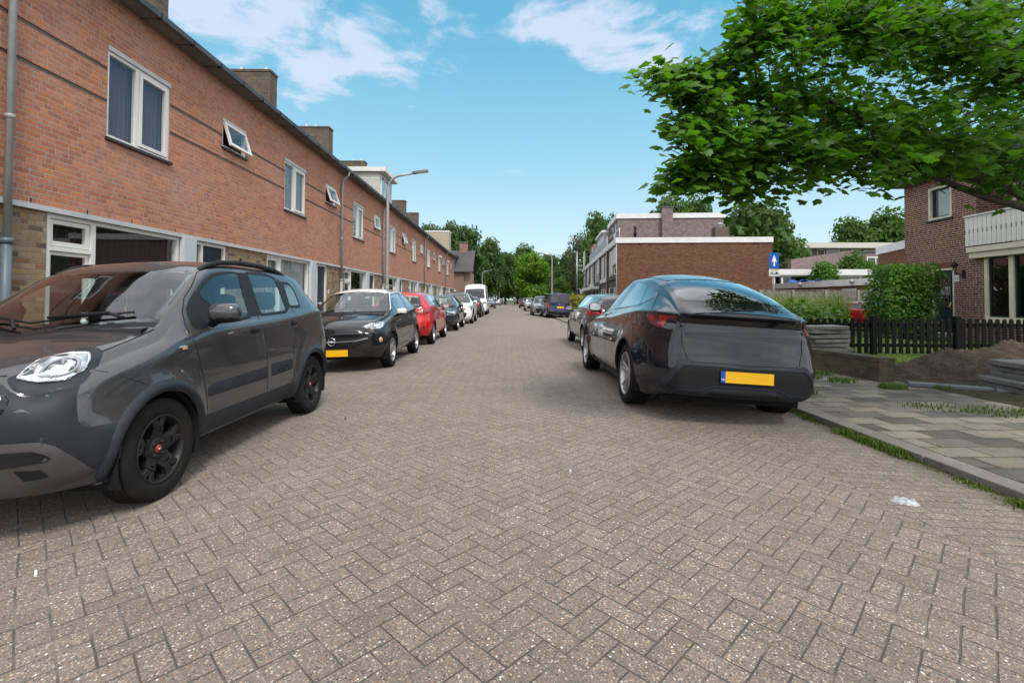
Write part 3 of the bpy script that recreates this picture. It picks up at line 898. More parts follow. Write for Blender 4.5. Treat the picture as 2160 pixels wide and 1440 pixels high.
def build_panda(loc, rot):
    P = paint('grey_brown_metallic', (.074, .074, .078), .6, .30, 1.0, .05)
    h = make_panda()
    r = empty('parked_car', loc, 0, 'dark grey small hatchback with black cladding and roof rails, nearest car at the left kerb', 'car', 'cars parked along the left kerb')
    r.rotation_euler = rot
    c = Car(h, r, P)
    fw = [(.59, 1.285), (.44, 1.38), (.30, 1.437), (.10, 1.468), (-.065, 1.473), (.04, 1.09), (.25, 1.075), (.51, 1.064), (.495, 1.19)]
    tri = [(.60, 1.30), (.69, 1.235), (.755, 1.175), (.785, 1.10), (.79, 1.038), (.72, 1.02), (.51, 1.064), (.495, 1.196)]
    rw = [(-.222, 1.481), (-.49, 1.488), (-.69, 1.471), (-.735, 1.436), (-.672, 1.135), (-.63, 1.118), (-.156, 1.10), (-.167, 1.18)]
    qw = [(-.87, 1.415), (-1.02, 1.409), (-1.075, 1.343), (-1.014, 1.165), (-.785, 1.165)]
    S = h.side
    def s3(poly, sg): return [tuple(S(y, z, sg)) for y, z in poly]
    def q3(pts, sg): return [(-sg * x, y, z) for x, y, z in pts]     # lists below are written for the x<0 side
    c.arch = [(1.15, .31, .355), (-1.15, .31, .355)]
    c.cut_side = [fw, rw, qw]
    ws_b = [(-.655, .985), (-.44, 1.085), (-.2, 1.185), (0, 1.215), (.2, 1.185), (.44, 1.085), (.655, .985)]
    ws_t = [(.575, .47), (.4, .535), (.2, .575), (0, .59), (-.2, .575), (-.4, .535), (-.575, .47)]
    wsp = ws_b + ws_t
    c.cut_top = [wsp]
    hatch_w = [(-.52, 1.10), (.52, 1.10), (.45, 1.40), (-.45, 1.40)]
    c.cut_rear = [hatch_w]
    dfe = [(.44, 1.455), (.60, 1.335), (.72, 1.25), (.80, 1.15), (.85, 1.05), (.855, .96), (.81, .87), (.76, .727), (.71, .541), (.69, .40)]
    msm = [(-.185, .40), (-.168, .638), (-.132, .901), (-.082, 1.074)]
    dtl = [(-.17, 1.512), (.165, 1.504), (.32, 1.485)]
    fdoor = dfe + msm + dtl
    rdr = [(-.663, .398), (-.72, .455), (-.695, .625), (-.70, .751), (-.735, .894), (-.81, .987), (-.80, 1.09), (-.795, 1.16), (-.87, 1.425), (-.72, 1.47), (-.62, 1.492), (-.475, 1.506)]
    rdoor = msm + [(-.17, 1.512)] + rdr[::-1]
    bon = [(-.66, 1.06), (-.655, 1.13), (-.648, 1.25), (-.635, 1.39), (-.49, 1.66), (-.42, 1.73), (0, 1.90), (.42, 1.73), (.49, 1.66), (.635, 1.39), (.648, 1.25), (.655, 1.13), (.66, 1.06), (.44, 1.11), (0, 1.25), (-.44, 1.11)]
    for sg in (1, -1):
        c.parts += [('door', 'side', fdoor, sg), ('door', 'side', rdoor, sg)]
    c.parts.append(('bonnet', 'top', bon, 0))
    res = c.finish()
    doors = {}
    for g, o in res['door']: doors[(g[1], 'f' if g[2] == id(fdoor) else 'r')] = o
    body = res['body'][0][1]
    for sg in (1, -1):
        fd, rd = doors[(sg, 'f')], doors[(sg, 'r')]
        for poly, nm, par in ((fw, 'window', fd), (rw, 'window', rd), (qw, 'quarter_window', body)):
            pts = s3(rounded(poly, .03, 3), sg)
            c.panel(pts, M_GLASS, nm, .002, .05, parent=par)
            out = [Vector(p) for p in pts]; ce = sum(out, Vector()) / len(out)
            big = [p + (p - ce).normalized() * .022 for p in out]; sm = [p - (p - ce).normalized() * .016 for p in out]
            c.ring(big, sm, M_BLACK, 'window_seal', (.0005, .004, .005, .003), parent=par)
        c.panel(s3(tri, sg), M_BLACK, 'mirror_triangle', .004, .05, bev=.008, parent=fd)
        c.panel(s3([(-.07, 1.476), (-.216, 1.482), (-.150, 1.098), (.034, 1.09)], sg), M_BLACK, 'pillar_cover', .003, .05, parent=rd)
        c.panel(s3([(-.745, 1.445), (-.872, 1.41), (-.79, 1.165), (-.685, 1.125)], sg), M_BLACK, 'pillar_cover', .003, .05, parent=rd)
        # seams
        mb = MB()
        for line in (dfe, msm[::-1] and [(-.17, 1.512)] + msm[::-1], rdr, [(.69, .40), (.3, .395), (-.185, .40)], [(-.185, .40), (-.45, .395), (-.663, .398)], [(.44, 1.455), (.32, 1.485), (.165, 1.504), (-.17, 1.512), (-.475, 1.506), (-.62, 1.492)]):
            c.seam(s3(line, sg), mb)
        c.seam(q3([(-.691, 1.514, .851), (-.765, 1.442, .805), (-.796, 1.326, .752), (-.810, 1.277, .722)], sg), mb, .004)
        c.seam(q3([(-.641, 1.42, .935), (-.637, 1.394, .943), (-.652, 1.252, .982), (-.661, 1.115, 1.02), (-.683, 1.05, 1.05)], sg), mb, .008)
        mb.build('panel_gaps', M_SEAM, body)
        # door cladding strips with the raised lettering
        for poly, par in (([(.70, .60), (.69, .535), (-.165, .535), (-.165, .64), (.62, .625)], fd), ([(-.235, .652), (-.235, .535), (-.66, .545), (-.678, .575), (-.66, .65)], rd)):
            c.panel(s3(rounded(poly, .015, 3), sg), M_CLAD, 'side_moulding', .014, .06, bev=.010, parent=par)
        p = S(-.45, .592, sg)
        text_mesh('lettering', 'CROSS', .062, M_CLAD, rd, (p.x + sg * .014, -.45, .592), (R(90), 0, R(90) if sg > 0 else R(-90)), .0025, spacing=1.1)
        # handles with their scoops
        for (y0, z0, par) in ((.04, .965, fd), (-.72, .995, rd)):
            sc_ = rounded([(y0 + .075, z0 + .02), (y0 - .075, z0 + .02), (y0 - .075, z0 - .042), (y0 + .075, z0 - .042)], .035, 4)
            c.panel(s3(sc_, sg), P, 'handle_recess', .003, .05, bev=.012, parent=par)
            ho = rounded([(y0 + .075, z0 + .038), (y0 - .072, z0 + .04), (y0 - .072, z0 - .022), (y0 + .075, z0 - .022)], .022, 4)
            c.panel(s3(ho, sg), M_BLACK, 'door_handle', .020, .03, bev=.010, parent=par)
        # wheel arch cladding, sills
        for ay in (1.15, -1.15):
            o, i = [], []
            for q in range(33):
                a = math.pi * (-.13 + 1.26 * q / 32)
                for L_, rad in ((o, .425), (i, .352)):
                    y, z = ay + rad * math.cos(a), .31 + rad * math.sin(a)
                    z = max(z, .235); p = S(y, z, sg); L_.append((sg * max(abs(p.x), .765 if abs(y) < 1.5 else abs(p.x)), y, z))
            c.ring(o, i, M_CLAD, 'wheel_arch_trim', (.000, .012, .020, .018, -.012), closed=False, parent=body)
        sill = [(.76, .40), (.74, .26), (-.74, .26), (-.76, .40)]
        c.panel(s3(sill, sg), M_CLAD, 'sill_cladding', .008, .07, bev=.010, parent=body)
        # head lamp: bezel, reflector, inner projector rim and clear cover
        bez = q3([(-.44, 1.745, .847), (-.487, 1.70, .870), (-.481, 1.625, .916), (-.493, 1.503, .952), (-.545, 1.405, .970), (-.609, 1.381, .962), (-.645, 1.401, .938), (-.674, 1.467, .872), (-.702, 1.590, .800), (-.690, 1.635, .778), (-.560, 1.767, .758), (-.50, 1.775, .79)], sg)
        c.panel(rounded(bez, .035, 3), M_CLAD, 'headlamp_bezel', .006, .035, bev=.008, parent=body)
        ln = q3([(-.487, 1.740, .840), (-.484, 1.685, .879), (-.483, 1.626, .910), (-.510, 1.565, .928), (-.553, 1.503, .938), (-.618, 1.460, .934), (-.645, 1.492, .900), (-.656, 1.540, .856), (-.662, 1.584, .830), (-.628, 1.640, .811), (-.570, 1.712, .811), (-.530, 1.728, .824)], sg)
        ln = rounded(ln, .006, 2)
        hl = c.panel(ln, lens('headlamp_reflector', (.62, .64, .67), .22), 'headlamp', .015, .03, parent=body, shape=lambda a, b: .004 * math.sin(a * 90) * math.cos(b * 70))
        big = [Vector(p) for p in ln]; ce = sum(big, Vector()) / len(big)
        c.ring(big, [p.lerp(ce, .10) for p in big], M_CHROME, 'lamp_rim', (.012, .022, .020, .016), parent=hl)
        inn = q3([(-.553, 1.700, .832), (-.540, 1.660, .868), (-.545, 1.60, .898), (-.575, 1.53, .912), (-.612, 1.515, .905), (-.628, 1.545, .862), (-.622, 1.60, .832), (-.60, 1.655, .822)], sg)
        ib = [Vector(p) for p in rounded(inn, .03, 3)]; ic = sum(ib, Vector()) / len(ib)
        c.ring(ib, [p.lerp(ic, .22) for p in ib], mat('lamp_grey_surround', (.30, .31, .32), .3, .3), 'projector_surround', (.016, .024, .022, .018), parent=hl)
        c.panel(ln, M_CLEAR, 'clear_cover', .027, .03, bev=.012, parent=hl)
        # lower round lamp in its pod
        pod = q3([(-.40, 1.80, .79), (-.47, 1.79, .79), (-.525, 1.80, .752), (-.535, 1.82, .703), (-.507, 1.839, .672), (-.42, 1.85, .672), (-.37, 1.85, .72)], sg)
        c.panel(rounded(pod, .03, 3), M_TRIM, 'fog_lamp_pod', .022, .03, bev=.016, parent=body)
        cc = h.near((sg * .47, 1.82, .735)); mb = MB()
        n = cc[1]; o_ = cc[0] + n * .024
        prof = [(.032, -.002), (.032, .006), (.026, .010), (.020, .002), (.001, .004)]
        mb.lathe(prof, 24, 'z'); fo = mb.build('fog_lamp', M_CHROME, body); fo.location = o_; fo.rotation_euler = n.to_track_quat('Z', 'Y').to_euler()
        # bumper, skid plate, slot with running light
        top = q3([(0, 1.90, .845), (-.25, 1.85, .846), (-.42, 1.764, .847), (-.500, 1.775, .788), (-.557, 1.771, .757), (-.697, 1.612, .783), (-.710, 1.645, .745), (-.723, 1.663, .672), (-.731, 1.665, .610), (-.738, 1.651, .580), (-.749, 1.625, .565), (-.799, 1.488, .560)], sg)
        low = q3([(-.80, 1.47, .45), (-.79, 1.468, .36), (-.76, 1.50, .318), (-.752, 1.568, .320), (-.742, 1.609, .352), (-.722, 1.681, .430), (-.685, 1.747, .507), (-.652, 1.788, .540), (-.538, 1.832, .547), (-.25, 1.87, .552), (0, 1.90, .555)], sg)
        c.panel(top + low, M_CLAD, 'bumper', .007, .05, bev=.007, parent=body)
        skt = q3([(0, 1.90, .553), (-.25, 1.87, .550), (-.538, 1.832, .545), (-.652, 1.788, .538), (-.685, 1.747, .505), (-.722, 1.681, .428), (-.742, 1.609, .350), (-.752, 1.568, .318), (-.70, 1.68, .285), (-.60, 1.76, .272), (-.3, 1.83, .265), (0, 1.85, .262)], sg)
        c.panel(skt, M_SKID, 'skid_plate', .010, .05, bev=.012, parent=body)
        sl = q3([(-.30, 1.86, .505), (-.515, 1.835, .505), (-.622, 1.795, .500), (-.657, 1.779, .480), (-.672, 1.756, .452), (-.660, 1.763, .440), (-.512, 1.827, .430), (-.30, 1.86, .432)], sg)
        c.panel(sl, M_BLACK, 'lamp_slot', .0125, .05, parent=body)
        c.panel(q3([(-.42, 1.85, .474), (-.525, 1.828, .476), (-.630, 1.787, .480), (-.630, 1.787, .464), (-.524, 1.827, .459), (-.42, 1.85, .456)], sg), M_WHITELENS, 'running_light', .020, .03, bev=.004, parent=body)
        c.panel(q3([(-.549, 1.812, .414), (-.642, 1.773, .401), (-.650, 1.747, .361), (-.573, 1.786, .356)], sg), M_BLACK, 'tow_eye_recess', .0125, .05, parent=body)
        # side indicator
        ind = c.panel(s3(rounded([(1.0, .928), (.918, .931), (.914, .903), (.998, .900)], .012, 3), sg), M_CHROME, 'side_indicator', .006, .03, bev=.006, parent=body)
        c.panel(s3(rounded([(.985, .922), (.935, .924), (.932, .909), (.984, .907)], .006, 2), sg), M_AMBER, 'lens', .0085, .03, parent=ind)
        mirror(c, (sg * .905, .64, 1.135), sg, P, (.118, .072, .075), (.0, -.0), two=True)
        # roof rail
        mb = MB()
        pts = [(.40, 1.482), (.34, 1.508), (.24, 1.548), (.12, 1.572), (-.15, 1.590), (-.50, 1.588), (-.80, 1.566), (-.95, 1.535), (-1.02, 1.508)]
        vs = []
        for y, z in pts:
            e = .016 if (y > .3 or y < -.97) else .040
            xx = sg * .555
            vs += [(xx - .020, y, z - e), (xx - .016, y, z), (xx + .016, y, z), (xx + .020, y, z - e)]
        fs = [(i * 4 + k, i * 4 + (k + 1) % 4, (i + 1) * 4 + (k + 1) % 4, (i + 1) * 4 + k) for i in range(len(pts) - 1) for k in range(4)]
        mb.add(vs, fs, 0, True)
        mb.build('roof_rail', M_BLACK, r)
        # tail lamp, high on the rear pillar
        c.panel([tuple(h.near(p)[0]) for p in [(sg * .72, -1.60, 1.05), (sg * .60, -1.72, 1.05), (sg * .56, -1.66, 1.36), (sg * .66, -1.52, 1.38)]], M_REDLENS, 'tail_lamp', .012, .05, bev=.010, parent=body)
        # wiper
    # windscreen
    w3 = [tuple(h.top(x, y)) for x, y in wsp]
    c.panel(w3, M_GLASS, 'windscreen', .002, .06, parent=body)
    big = [Vector(p) for p in w3]; ce = sum(big, Vector()) / len(big)
    c.ring([p + (p - ce).normalized() * .014 for p in big], [p - (p - ce).normalized() * .034 for p in big], M_TRIM, 'windscreen_surround', (.001, .003, .003, .003), parent=body)
    cw = [(-.67, .99), (-.44, 1.088), (0, 1.225), (.44, 1.088), (.67, .99), (.67, 1.04), (.44, 1.125), (0, 1.268), (-.44, 1.125), (-.67, 1.04)]
    c.panel([tuple(h.top(x, y)) for x, y in cw], M_BLACK, 'cowl_panel', .005, .05, bev=.005, parent=body)
    for x0, x1 in ((-.52, .12), (.03, .60)):
        mb = MB()
        P0 = h.top(x0, 1.09 if abs(x0) < .3 else 1.05); pts = []
        for q in range(7):
            x = lerp(x0, x1, q / 6); y = lin([-.66, -.44, 0, .44, .66], [.955, 1.045, 1.165, 1.045, .955], x) - .02
            p = h.top(x, y); pts.append((p.x, p.y + .012, p.z + .022))
        mb.tube(pts, .008, 6); 
        mb.tube([(pts[0][0] + (.0), pts[0][1] + .09, pts[0][2] - .035), (pts[1][0], pts[1][1] + .04, pts[1][2] + .01), (pts[4][0], pts[4][1] + .02, pts[4][2] + .018)], .011, 6)
        mb.build('wiper', M_BLACK, body)
    hw = [tuple(h.front(x, z, -1)) for x, z in hatch_w]
    c.panel(hw, M_GLASS, 'rear_window', .002, .06, parent=body)
    big = [Vector(p) for p in hw]; ce = sum(big, Vector()) / 4
    c.ring([p + (p - ce).normalized() * .03 for p in big], [p - (p - ce).normalized() * .03 for p in big], M_TRIM, 'window_seal', (.001, .003, .003, .003), parent=body)
    p = h.front(0, .90, -1); plate(c, (0, p.y - .012, .90), (0, 0, 0))
    p = h.front(0, .62, 1); plate(c, (0, p.y + .02, .62), (0, 0, math.pi))
    # closed bonnet edge
    mb = MB(); c.seam([tuple(h.front(x, .862 - .00 * abs(x))) for x in (-.44, -.3, -.15, 0, .15, .3, .44)], mb, .008); mb.build('panel_gaps', M_SEAM, body)
    arch_wells(c, 1.15, .31, .352, .50, .80, body)
    arch_wells(c, -1.15, .31, .352, .50, .80, body)
    MB().box(-.62, .62, -1.5, 1.55, .22, .30).build('underbody', M_SEAM, r)
    wheels(c, 1.15, -1.15, .80, .31, .185, .205, 'cross', M_DARKALLOY, mat('red_hub_cap', (.28, .03, .04), .4), steer=0)
    interior(c, -.05, .45, .24, .82, 1.045, .76, drive=-1, rear_y=-.85, roof_z=1.55)
    # interior mirror
    mb = MB(); mb.box(-.11, .11, .40, .43, 1.36, 1.43); mb.tube([(0, .43, 1.42), (0, .50, 1.47)], .01, 6); mb.build('rear_view_mirror', M_BLACK, r)
    return r, c
def make_tesla_hull():
    T = [
     (2.18, .25, .58, .66, .55, .62, .62, .50, .66),
     (2.10, .23, .68, .76, .60, .72, .67, .58, .71),
     (1.85, .20, .80, .90, .72, .86, .79, .68, .84),
     (1.45, .19, .85, .955, .82, .915, .885, .74, .95),
     (.95, .19, .86, .96, .90, .925, .97, .74, 1.03),
     (.90, .19, .86, .96, .91, .925, 1.0, .735, 1.05),
     (.45, .19, .86, .96, .95, .92, 1.27, .665, 1.345),
     (.05, .19, .86, .96, .975, .92, 1.45, .615, 1.53),
     (-.35, .19, .86, .96, 1.0, .915, 1.535, .59, 1.615),
     (-.8, .19, .86, .96, 1.04, .91, 1.525, .585, 1.625),
     (-1.3, .19, .86, .96, 1.095, .90, 1.455, .58, 1.565),
     (-1.7, .20, .86, .955, 1.125, .87, 1.345, .59, 1.445),
     (-1.95, .21, .84, .935, 1.125, .825, 1.25, .60, 1.325),
     (-2.10, .24, .79, .89, 1.11, .765, 1.185, .605, 1.24),
     (-2.20, .27, .73, .825, 1.085, .705, 1.145, .59, 1.185),
     (-2.27, .29, .66, .745, 1.06, .645, 1.12, .56, 1.155),
     (-2.30, .30, .60, .675, 1.05, .60, 1.112, .53, 1.145)]
    fl = [(1.445, .36, .40, .58, .022), (-1.445, .36, .40, .60, .026)]
    return Hull(T, .03, Bf=.20, Br=.14, Gf=[(.25, -.05), (.5, .0), (.66, -.03)],
        Gr=[(.24, .10), (.30, .02), (.36, -.03), (.60, -.035), (.66, .0), (.72, .012), (.90, .058), (.935, .050), (1.02, .085), (1.075, .055), (1.11, -.01), (1.2, .0)], flare=fl, bry=(-.9, -2.1))

def build_tesla(loc, rot):
    P = paint('midnight_blue_grey', (.006, .008, .013), .0, .16, 1.0, .03)
    h = make_tesla_hull()
    r = empty('parked_car', loc, 0, 'large glossy blue black crossover seen from behind, nearest car at the right kerb', 'car', 'cars parked along the right kerb')
    r.rotation_euler = rot
    c = Car(h, r, P); S = h.side
    def s3(poly, sg): return [tuple(S(y, z, sg)) for y, z in poly]
    def q3(pts, sg): return [(-sg * x, y, z) for x, y, z in pts]
    c.arch = [(1.445, .36, .405), (-1.445, .36, .405)]
    fwin = [(.62, 1.035), (.35, 1.215), (.08, 1.38), (-.10, 1.445), (-.30, 1.485), (-.50, 1.497), (-.33, 1.125), (.0, 1.10), (.35, 1.07)]
    rwin = [(-.53, 1.498), (-.80, 1.482), (-1.06, 1.440), (-1.38, 1.187), (-.9, 1.152), (-.36, 1.127)]
    qwin = [(-1.075, 1.436), (-1.30, 1.388), (-1.50, 1.338), (-1.605, 1.300), (-1.595, 1.265), (-1.50, 1.215), (-1.40, 1.19)]
    c.cut_side = [fwin, rwin, qwin]
    gl = [(-.49, -1.40), (-.3, -1.535), (-.12, -1.57), (.12, -1.57), (.3, -1.535), (.49, -1.40), (.53, -1.75), (.555, -2.02), (.53, -2.10), (.44, -2.15), (.22, -2.195), (0, -2.205), (-.22, -2.195), (-.44, -2.15), (-.53, -2.10), (-.555, -2.02), (-.53, -1.75)]
    wsp = [(-.67, .93), (-.44, 1.01), (0, 1.10), (.44, 1.01), (.67, .93), (.575, .12), (.3, .20), (0, .22), (-.3, .20), (-.575, .12)]
    roof = [(-.53, .02), (-.28, .12), (0, .14), (.28, .12), (.53, .02), (.505, -.6), (.48, -1.36), (.3, -1.49), (0, -1.53), (-.3, -1.49), (-.48, -1.36), (-.505, -.6)]
    c.cut_top = [gl, wsp]
    hs = [(-.625, 1.088), (-.62, 1.02), (-.605, .80), (-.565, .665), (-.50, .64), (0, .634), (.50, .64), (.565, .665), (.605, .80), (.62, 1.02), (.625, 1.088)]
    c.parts.append(('tailgate', 'rear', hs + [(.60, 1.2), (-.60, 1.2)], 0))
    fdoor = [(.80, .98), (.84, .80), (.78, .50), (.70, .30), (-.30, .30), (-.24, .6), (-.25, .9), (-.345, 1.125), (-.52, 1.515), (-.2, 1.49), (.1, 1.40), (.4, 1.22), (.68, 1.04)]
    rdoor = [(-.30, .30), (-.24, .6), (-.25, .9), (-.345, 1.125), (-.52, 1.515), (-.8, 1.50), (-1.1, 1.445), (-1.5, 1.35), (-1.625, 1.30), (-1.60, 1.25), (-1.42, 1.16), (-1.33, 1.05), (-1.16, .82), (-1.03, .70), (-.98, .52), (-1.0, .36), (-.95, .30)]
    for sg in (1, -1): c.parts += [('door', 'side', fdoor, sg), ('door', 'side', rdoor, sg)]
    res = c.finish(); body = res['body'][0][1]; gate = res['tailgate'][0][1]
    doors = {(g[1], 'f' if g[2] == id(fdoor) else 'r'): o for g, o in res['door']}
    for sg in (1, -1):
        fd, rd = doors[(sg, 'f')], doors[(sg, 'r')]
        c.panel(s3(rounded(fwin, .02, 2), sg), glass('side_glass', (.16, .20, .20), boost=1.3), 'window', .002, .06, parent=fd)
        c.panel(s3(rounded(rwin, .015, 2), sg), M_TINT, 'window', .002, .06, parent=rd)
        c.panel(s3(rounded(qwin, .015, 2), sg), M_TINT, 'quarter_window', .002, .06, parent=rd)
        allw = [(.62, 1.035), (.35, 1.215), (.08, 1.38), (-.10, 1.445), (-.30, 1.485), (-.52, 1.499), (-.80, 1.482), (-1.06, 1.440), (-1.30, 1.388), (-1.50, 1.338), (-1.605, 1.300), (-1.60, 1.265), (-1.50, 1.215), (-1.38, 1.187), (-.9, 1.152), (-.35, 1.126), (.0, 1.10), (.35, 1.07)]
        al = [Vector(p) for p in s3(allw, sg)]; ce = sum(al, Vector()) / len(al)
        up = [p + Vector((0, (p.y - ce.y) * .018, (.022 if p.z > ce.z + (p.y - ce.y) * 0 - .0 else -.022))) for p in al]
        dn = [p - Vector((0, (p.y - ce.y) * .02, (.012 if p.z > ce.z else -.012))) for p in al]
        c.ring(up, dn, M_TRIM, 'window_trim', (.001, .006, .006, .003), parent=body)
        mb = MB()
        c.seam(s3([(-.515, 1.50), (-.345, 1.126)], sg), mb, .075, .003); c.seam(s3([(-1.07, 1.44), (-1.39, 1.188)], sg), mb, .03, .003)
        mb.build('pillar_cover', M_TRIM, rd)
        mb = MB()
        c.seam(s3([(-.345, 1.125), (-.25, .9), (-.24, .6), (-.30, .30)], sg), mb)
        c.seam(s3([(-1.60, 1.25), (-1.42, 1.16), (-1.33, 1.05), (-1.16, .82), (-1.05, .74)], sg), mb)
        c.seam(s3([(.80, .98), (.84, .80), (.78, .50), (.70, .30)], sg), mb)
        c.seam([tuple(h.near(p)[0]) for p in [(sg * .57, -1.45, 1.43), (sg * .66, -1.62, 1.33), (sg * .76, -1.80, 1.24), (sg * .80, -1.93, 1.13), (sg * .79, -2.0, 1.09)]], mb)
        c.seam(s3([(-1.83, .40), (-1.98, .40)], sg), mb)
        mb.build('panel_gaps', M_SEAM, body)
        for y0, par in ((-.12, fd), (-1.15, rd)):
            c.panel(s3(rounded([(y0 + .11, .985), (y0 - .11, .995), (y0 - .11, .968), (y0 + .11, .960)], .01, 2), sg), P, 'door_handle', .004, .05, bev=.005, parent=par)
        for ay in (1.445, -1.445):
            o, i = [], []
            for q in range(33):
                a = math.pi * (-.10 + 1.2 * q / 32)
                for L_, rad in ((o, .435), (i, .402)):
                    y, z = ay + rad * math.cos(a), max(.24, .36 + rad * math.sin(a)); p = S(y, z, sg); L_.append(tuple(p))
            c.ring(o, i, M_BLACK, 'wheel_arch_trim', (.0, .008, .012, -.010), closed=False, parent=body)
        c.panel(s3([(1.0, .30), (1.0, .215), (-1.0, .215), (-1.0, .30)], sg), M_BLACK, 'sill_cladding', .008, .08, bev=.01, parent=body)
        # tail lamp: dark housing, red hook-shaped light, dark red corner
        hs3 = q3([(-.835, -1.90, 1.092), (-.70, -2.20, 1.084), (-.628, -2.26, 1.082), (-.622, -2.26, 1.028), (-.70, -2.19, 1.027), (-.735, -2.169, .952), (-.78, -2.10, .948), (-.83, -2.0, .985), (-.845, -1.93, 1.04)], sg)
        tl = c.panel(hs3, M_REDDARK, 'tail_lamp', .005, .03, bev=.005, parent=body)
        c.panel(q3([(-.775, -2.10, 1.083), (-.715, -2.19, 1.084), (-.622, -2.26, 1.081), (-.622, -2.26, 1.066), (-.700, -2.20, 1.062), (-.712, -2.188, 1.03), (-.735, -2.168, .955), (-.772, -2.115, .953), (-.765, -2.11, 1.03)], sg), M_REDLENS, 'lens', .011, .02, bev=.006, parent=tl)
        c.panel(q3([(-.832, -1.955, 1.06), (-.79, -2.05, 1.062), (-.795, -2.065, 1.00), (-.825, -2.0, 1.01)], sg), M_AMBER if False else M_REDLENS, 'lens', .0085, .03, parent=tl)
        c.panel(q3([(-.695, -2.205, 1.058), (-.625, -2.26, 1.062), (-.623, -2.26, 1.034), (-.690, -2.205, 1.034)], sg), M_CHROME if False else mat('lamp_smoked', (.05, .03, .03), .15), 'lens', .0085, .03, parent=tl)
        c.panel(q3([(-.655, -2.40, .607), (-.36, -2.455, .603), (-.39, -2.45, .585), (-.64, -2.41, .580)], sg), M_REDLENS, 'reflector', .016, .04, bev=.004, parent=body)
        mirror(c, (sg * .985, .56, 1.115), sg, P, (.10, .065, .07), (.0, .01), two=True)
        # front lamps
        c.panel([tuple(h.near(p)[0]) for p in [(sg * .55, 2.2, .66), (sg * .86, 1.75, .80), (sg * .89, 1.70, .74), (sg * .60, 2.2, .60)]], M_WHITELENS, 'headlamp', .006, .05, bev=.006, parent=body)
    g3 = [tuple(h.top(x, y)) for x, y in gl]
    c.panel(g3, M_TINT, 'rear_window', .004, .05, parent=gate)
    big = [Vector(p) for p in g3]; ce = sum(big, Vector()) / len(big)
    c.ring([p + (p - ce).normalized() * .012 for p in big], [p - (p - ce).normalized() * .03 for p in big], M_TRIM, 'window_seal', (.0005, .0035, .0055, .005), parent=gate)
    c.panel([tuple(h.top(x, y)) for x, y in wsp], M_TINT, 'windscreen', .002, .07, parent=body)
    c.panel([tuple(h.top(x, y)) for x, y in roof], mat('roof_glass_black', (.012, .013, .015), .04, vary=.05, coat=1.), 'roof_glass', .004, .08, parent=body)
    # light bar between the lamps, under the spoiler lip
    F = lambda x, z: tuple(h.front(x, z, -1))
    xs = [-.62, -.45, -.25, 0, .25, .45, .62]
    c.panel([F(x, 1.082) for x in xs] + [F(x, 1.030) for x in xs[::-1]], M_TRIM, 'light_bar', .004, .05, parent=gate)
    mb = MB(); c.seam([F(x, z) for x, z in hs], mb); c.seam([F(x, 1.088) for x in (-.62, -.4, 0, .4, .62)], mb, .006); mb.build('panel_gaps', M_SEAM, gate)
    # crisp spoiler lip
    lipo, lipi = [], []
    for x in [-.60, -.5, -.35, -.15, 0, .15, .35, .5, .60]:
        q = h.top(x, -2.10 + .0 * abs(x)); e = F(x, 1.118)
        lipo.append((x, e[1] - .000, 1.118 - .010 * (abs(x) / .6) ** 2)); lipi.append((x, e[1] + .10, h.top(x, e[1] + .10).z))
    # bumper
    bo = [(-.80, .40), (-.785, .43), (-.655, .645), (-.60, .662), (-.55, .645), (-.50, .628), (0, .622), (.50, .628), (.55, .645), (.60, .662), (.655, .645), (.785, .43), (.80, .40)]
    low = [(.72, .305), (.40, .30), (0, .30), (-.40, .30), (-.72, .305)]
    c.panel([F(x, z) for x, z in bo] + [F(x, z) for x, z in low], M_CLAD, 'bumper', .010, .04, bev=.012, parent=body)
    inn = [(-.735, .375), (-.655, .56), (-.61, .60), (-.55, .606), (0, .600), (.55, .606), (.61, .60), (.655, .56), (.735, .375)]
    il = [(.45, .372), (.36, .40), (.28, .418), (0, .42), (-.28, .418), (-.36, .40), (-.45, .372)]
    c.panel([F(x, z) for x, z in inn] + [F(x, z) for x, z in il], M_BLACK, 'bumper_insert', .0125, .04, parent=body)
    mb = MB()
    c.seam([F(x, z) for x, z in [(-.735, .385), (-.655, .565), (-.61, .603), (-.55, .609), (0, .603), (.55, .609), (.61, .603), (.655, .565), (.735, .385)]], mb, .02, .020)
    c.seam([F(x, z) for x, z in [(-.735, .375), (-.45, .372), (-.36, .402), (-.30, .420), (0, .424), (.30, .420), (.36, .402), (.45, .372), (.735, .375)]], mb, .016, .020)
    mb.build('bumper_ridge', M_CLAD, body)
    c.panel([F(x, z) for x, z in [(-.42, .318), (-.33, .385), (-.27, .405), (0, .408), (.27, .405), (.33, .385), (.42, .318)]], M_BLACK, 'diffuser', .024, .04, bev=.014, parent=body)
    p = F(0, .52); plate(c, (0, p[1] - .026, .52), (R(-3), 0, 0))
    arch_wells(c, 1.445, .36, .402, .55, .93, body)
    arch_wells(c, -1.445, .36, .402, .55, .93, body)
    MB().box(-.72, .72, -2.15, 1.9, .20, .34).build('underbody', M_SEAM, r)
    wheels(c, 1.445, -1.445, .955, .355, .255, .252, 'twin', M_SILVER, None)
    interior(c, .05, .42, .25, .85, .95, .86, drive=-1, rear_y=-.95)
    return r, c
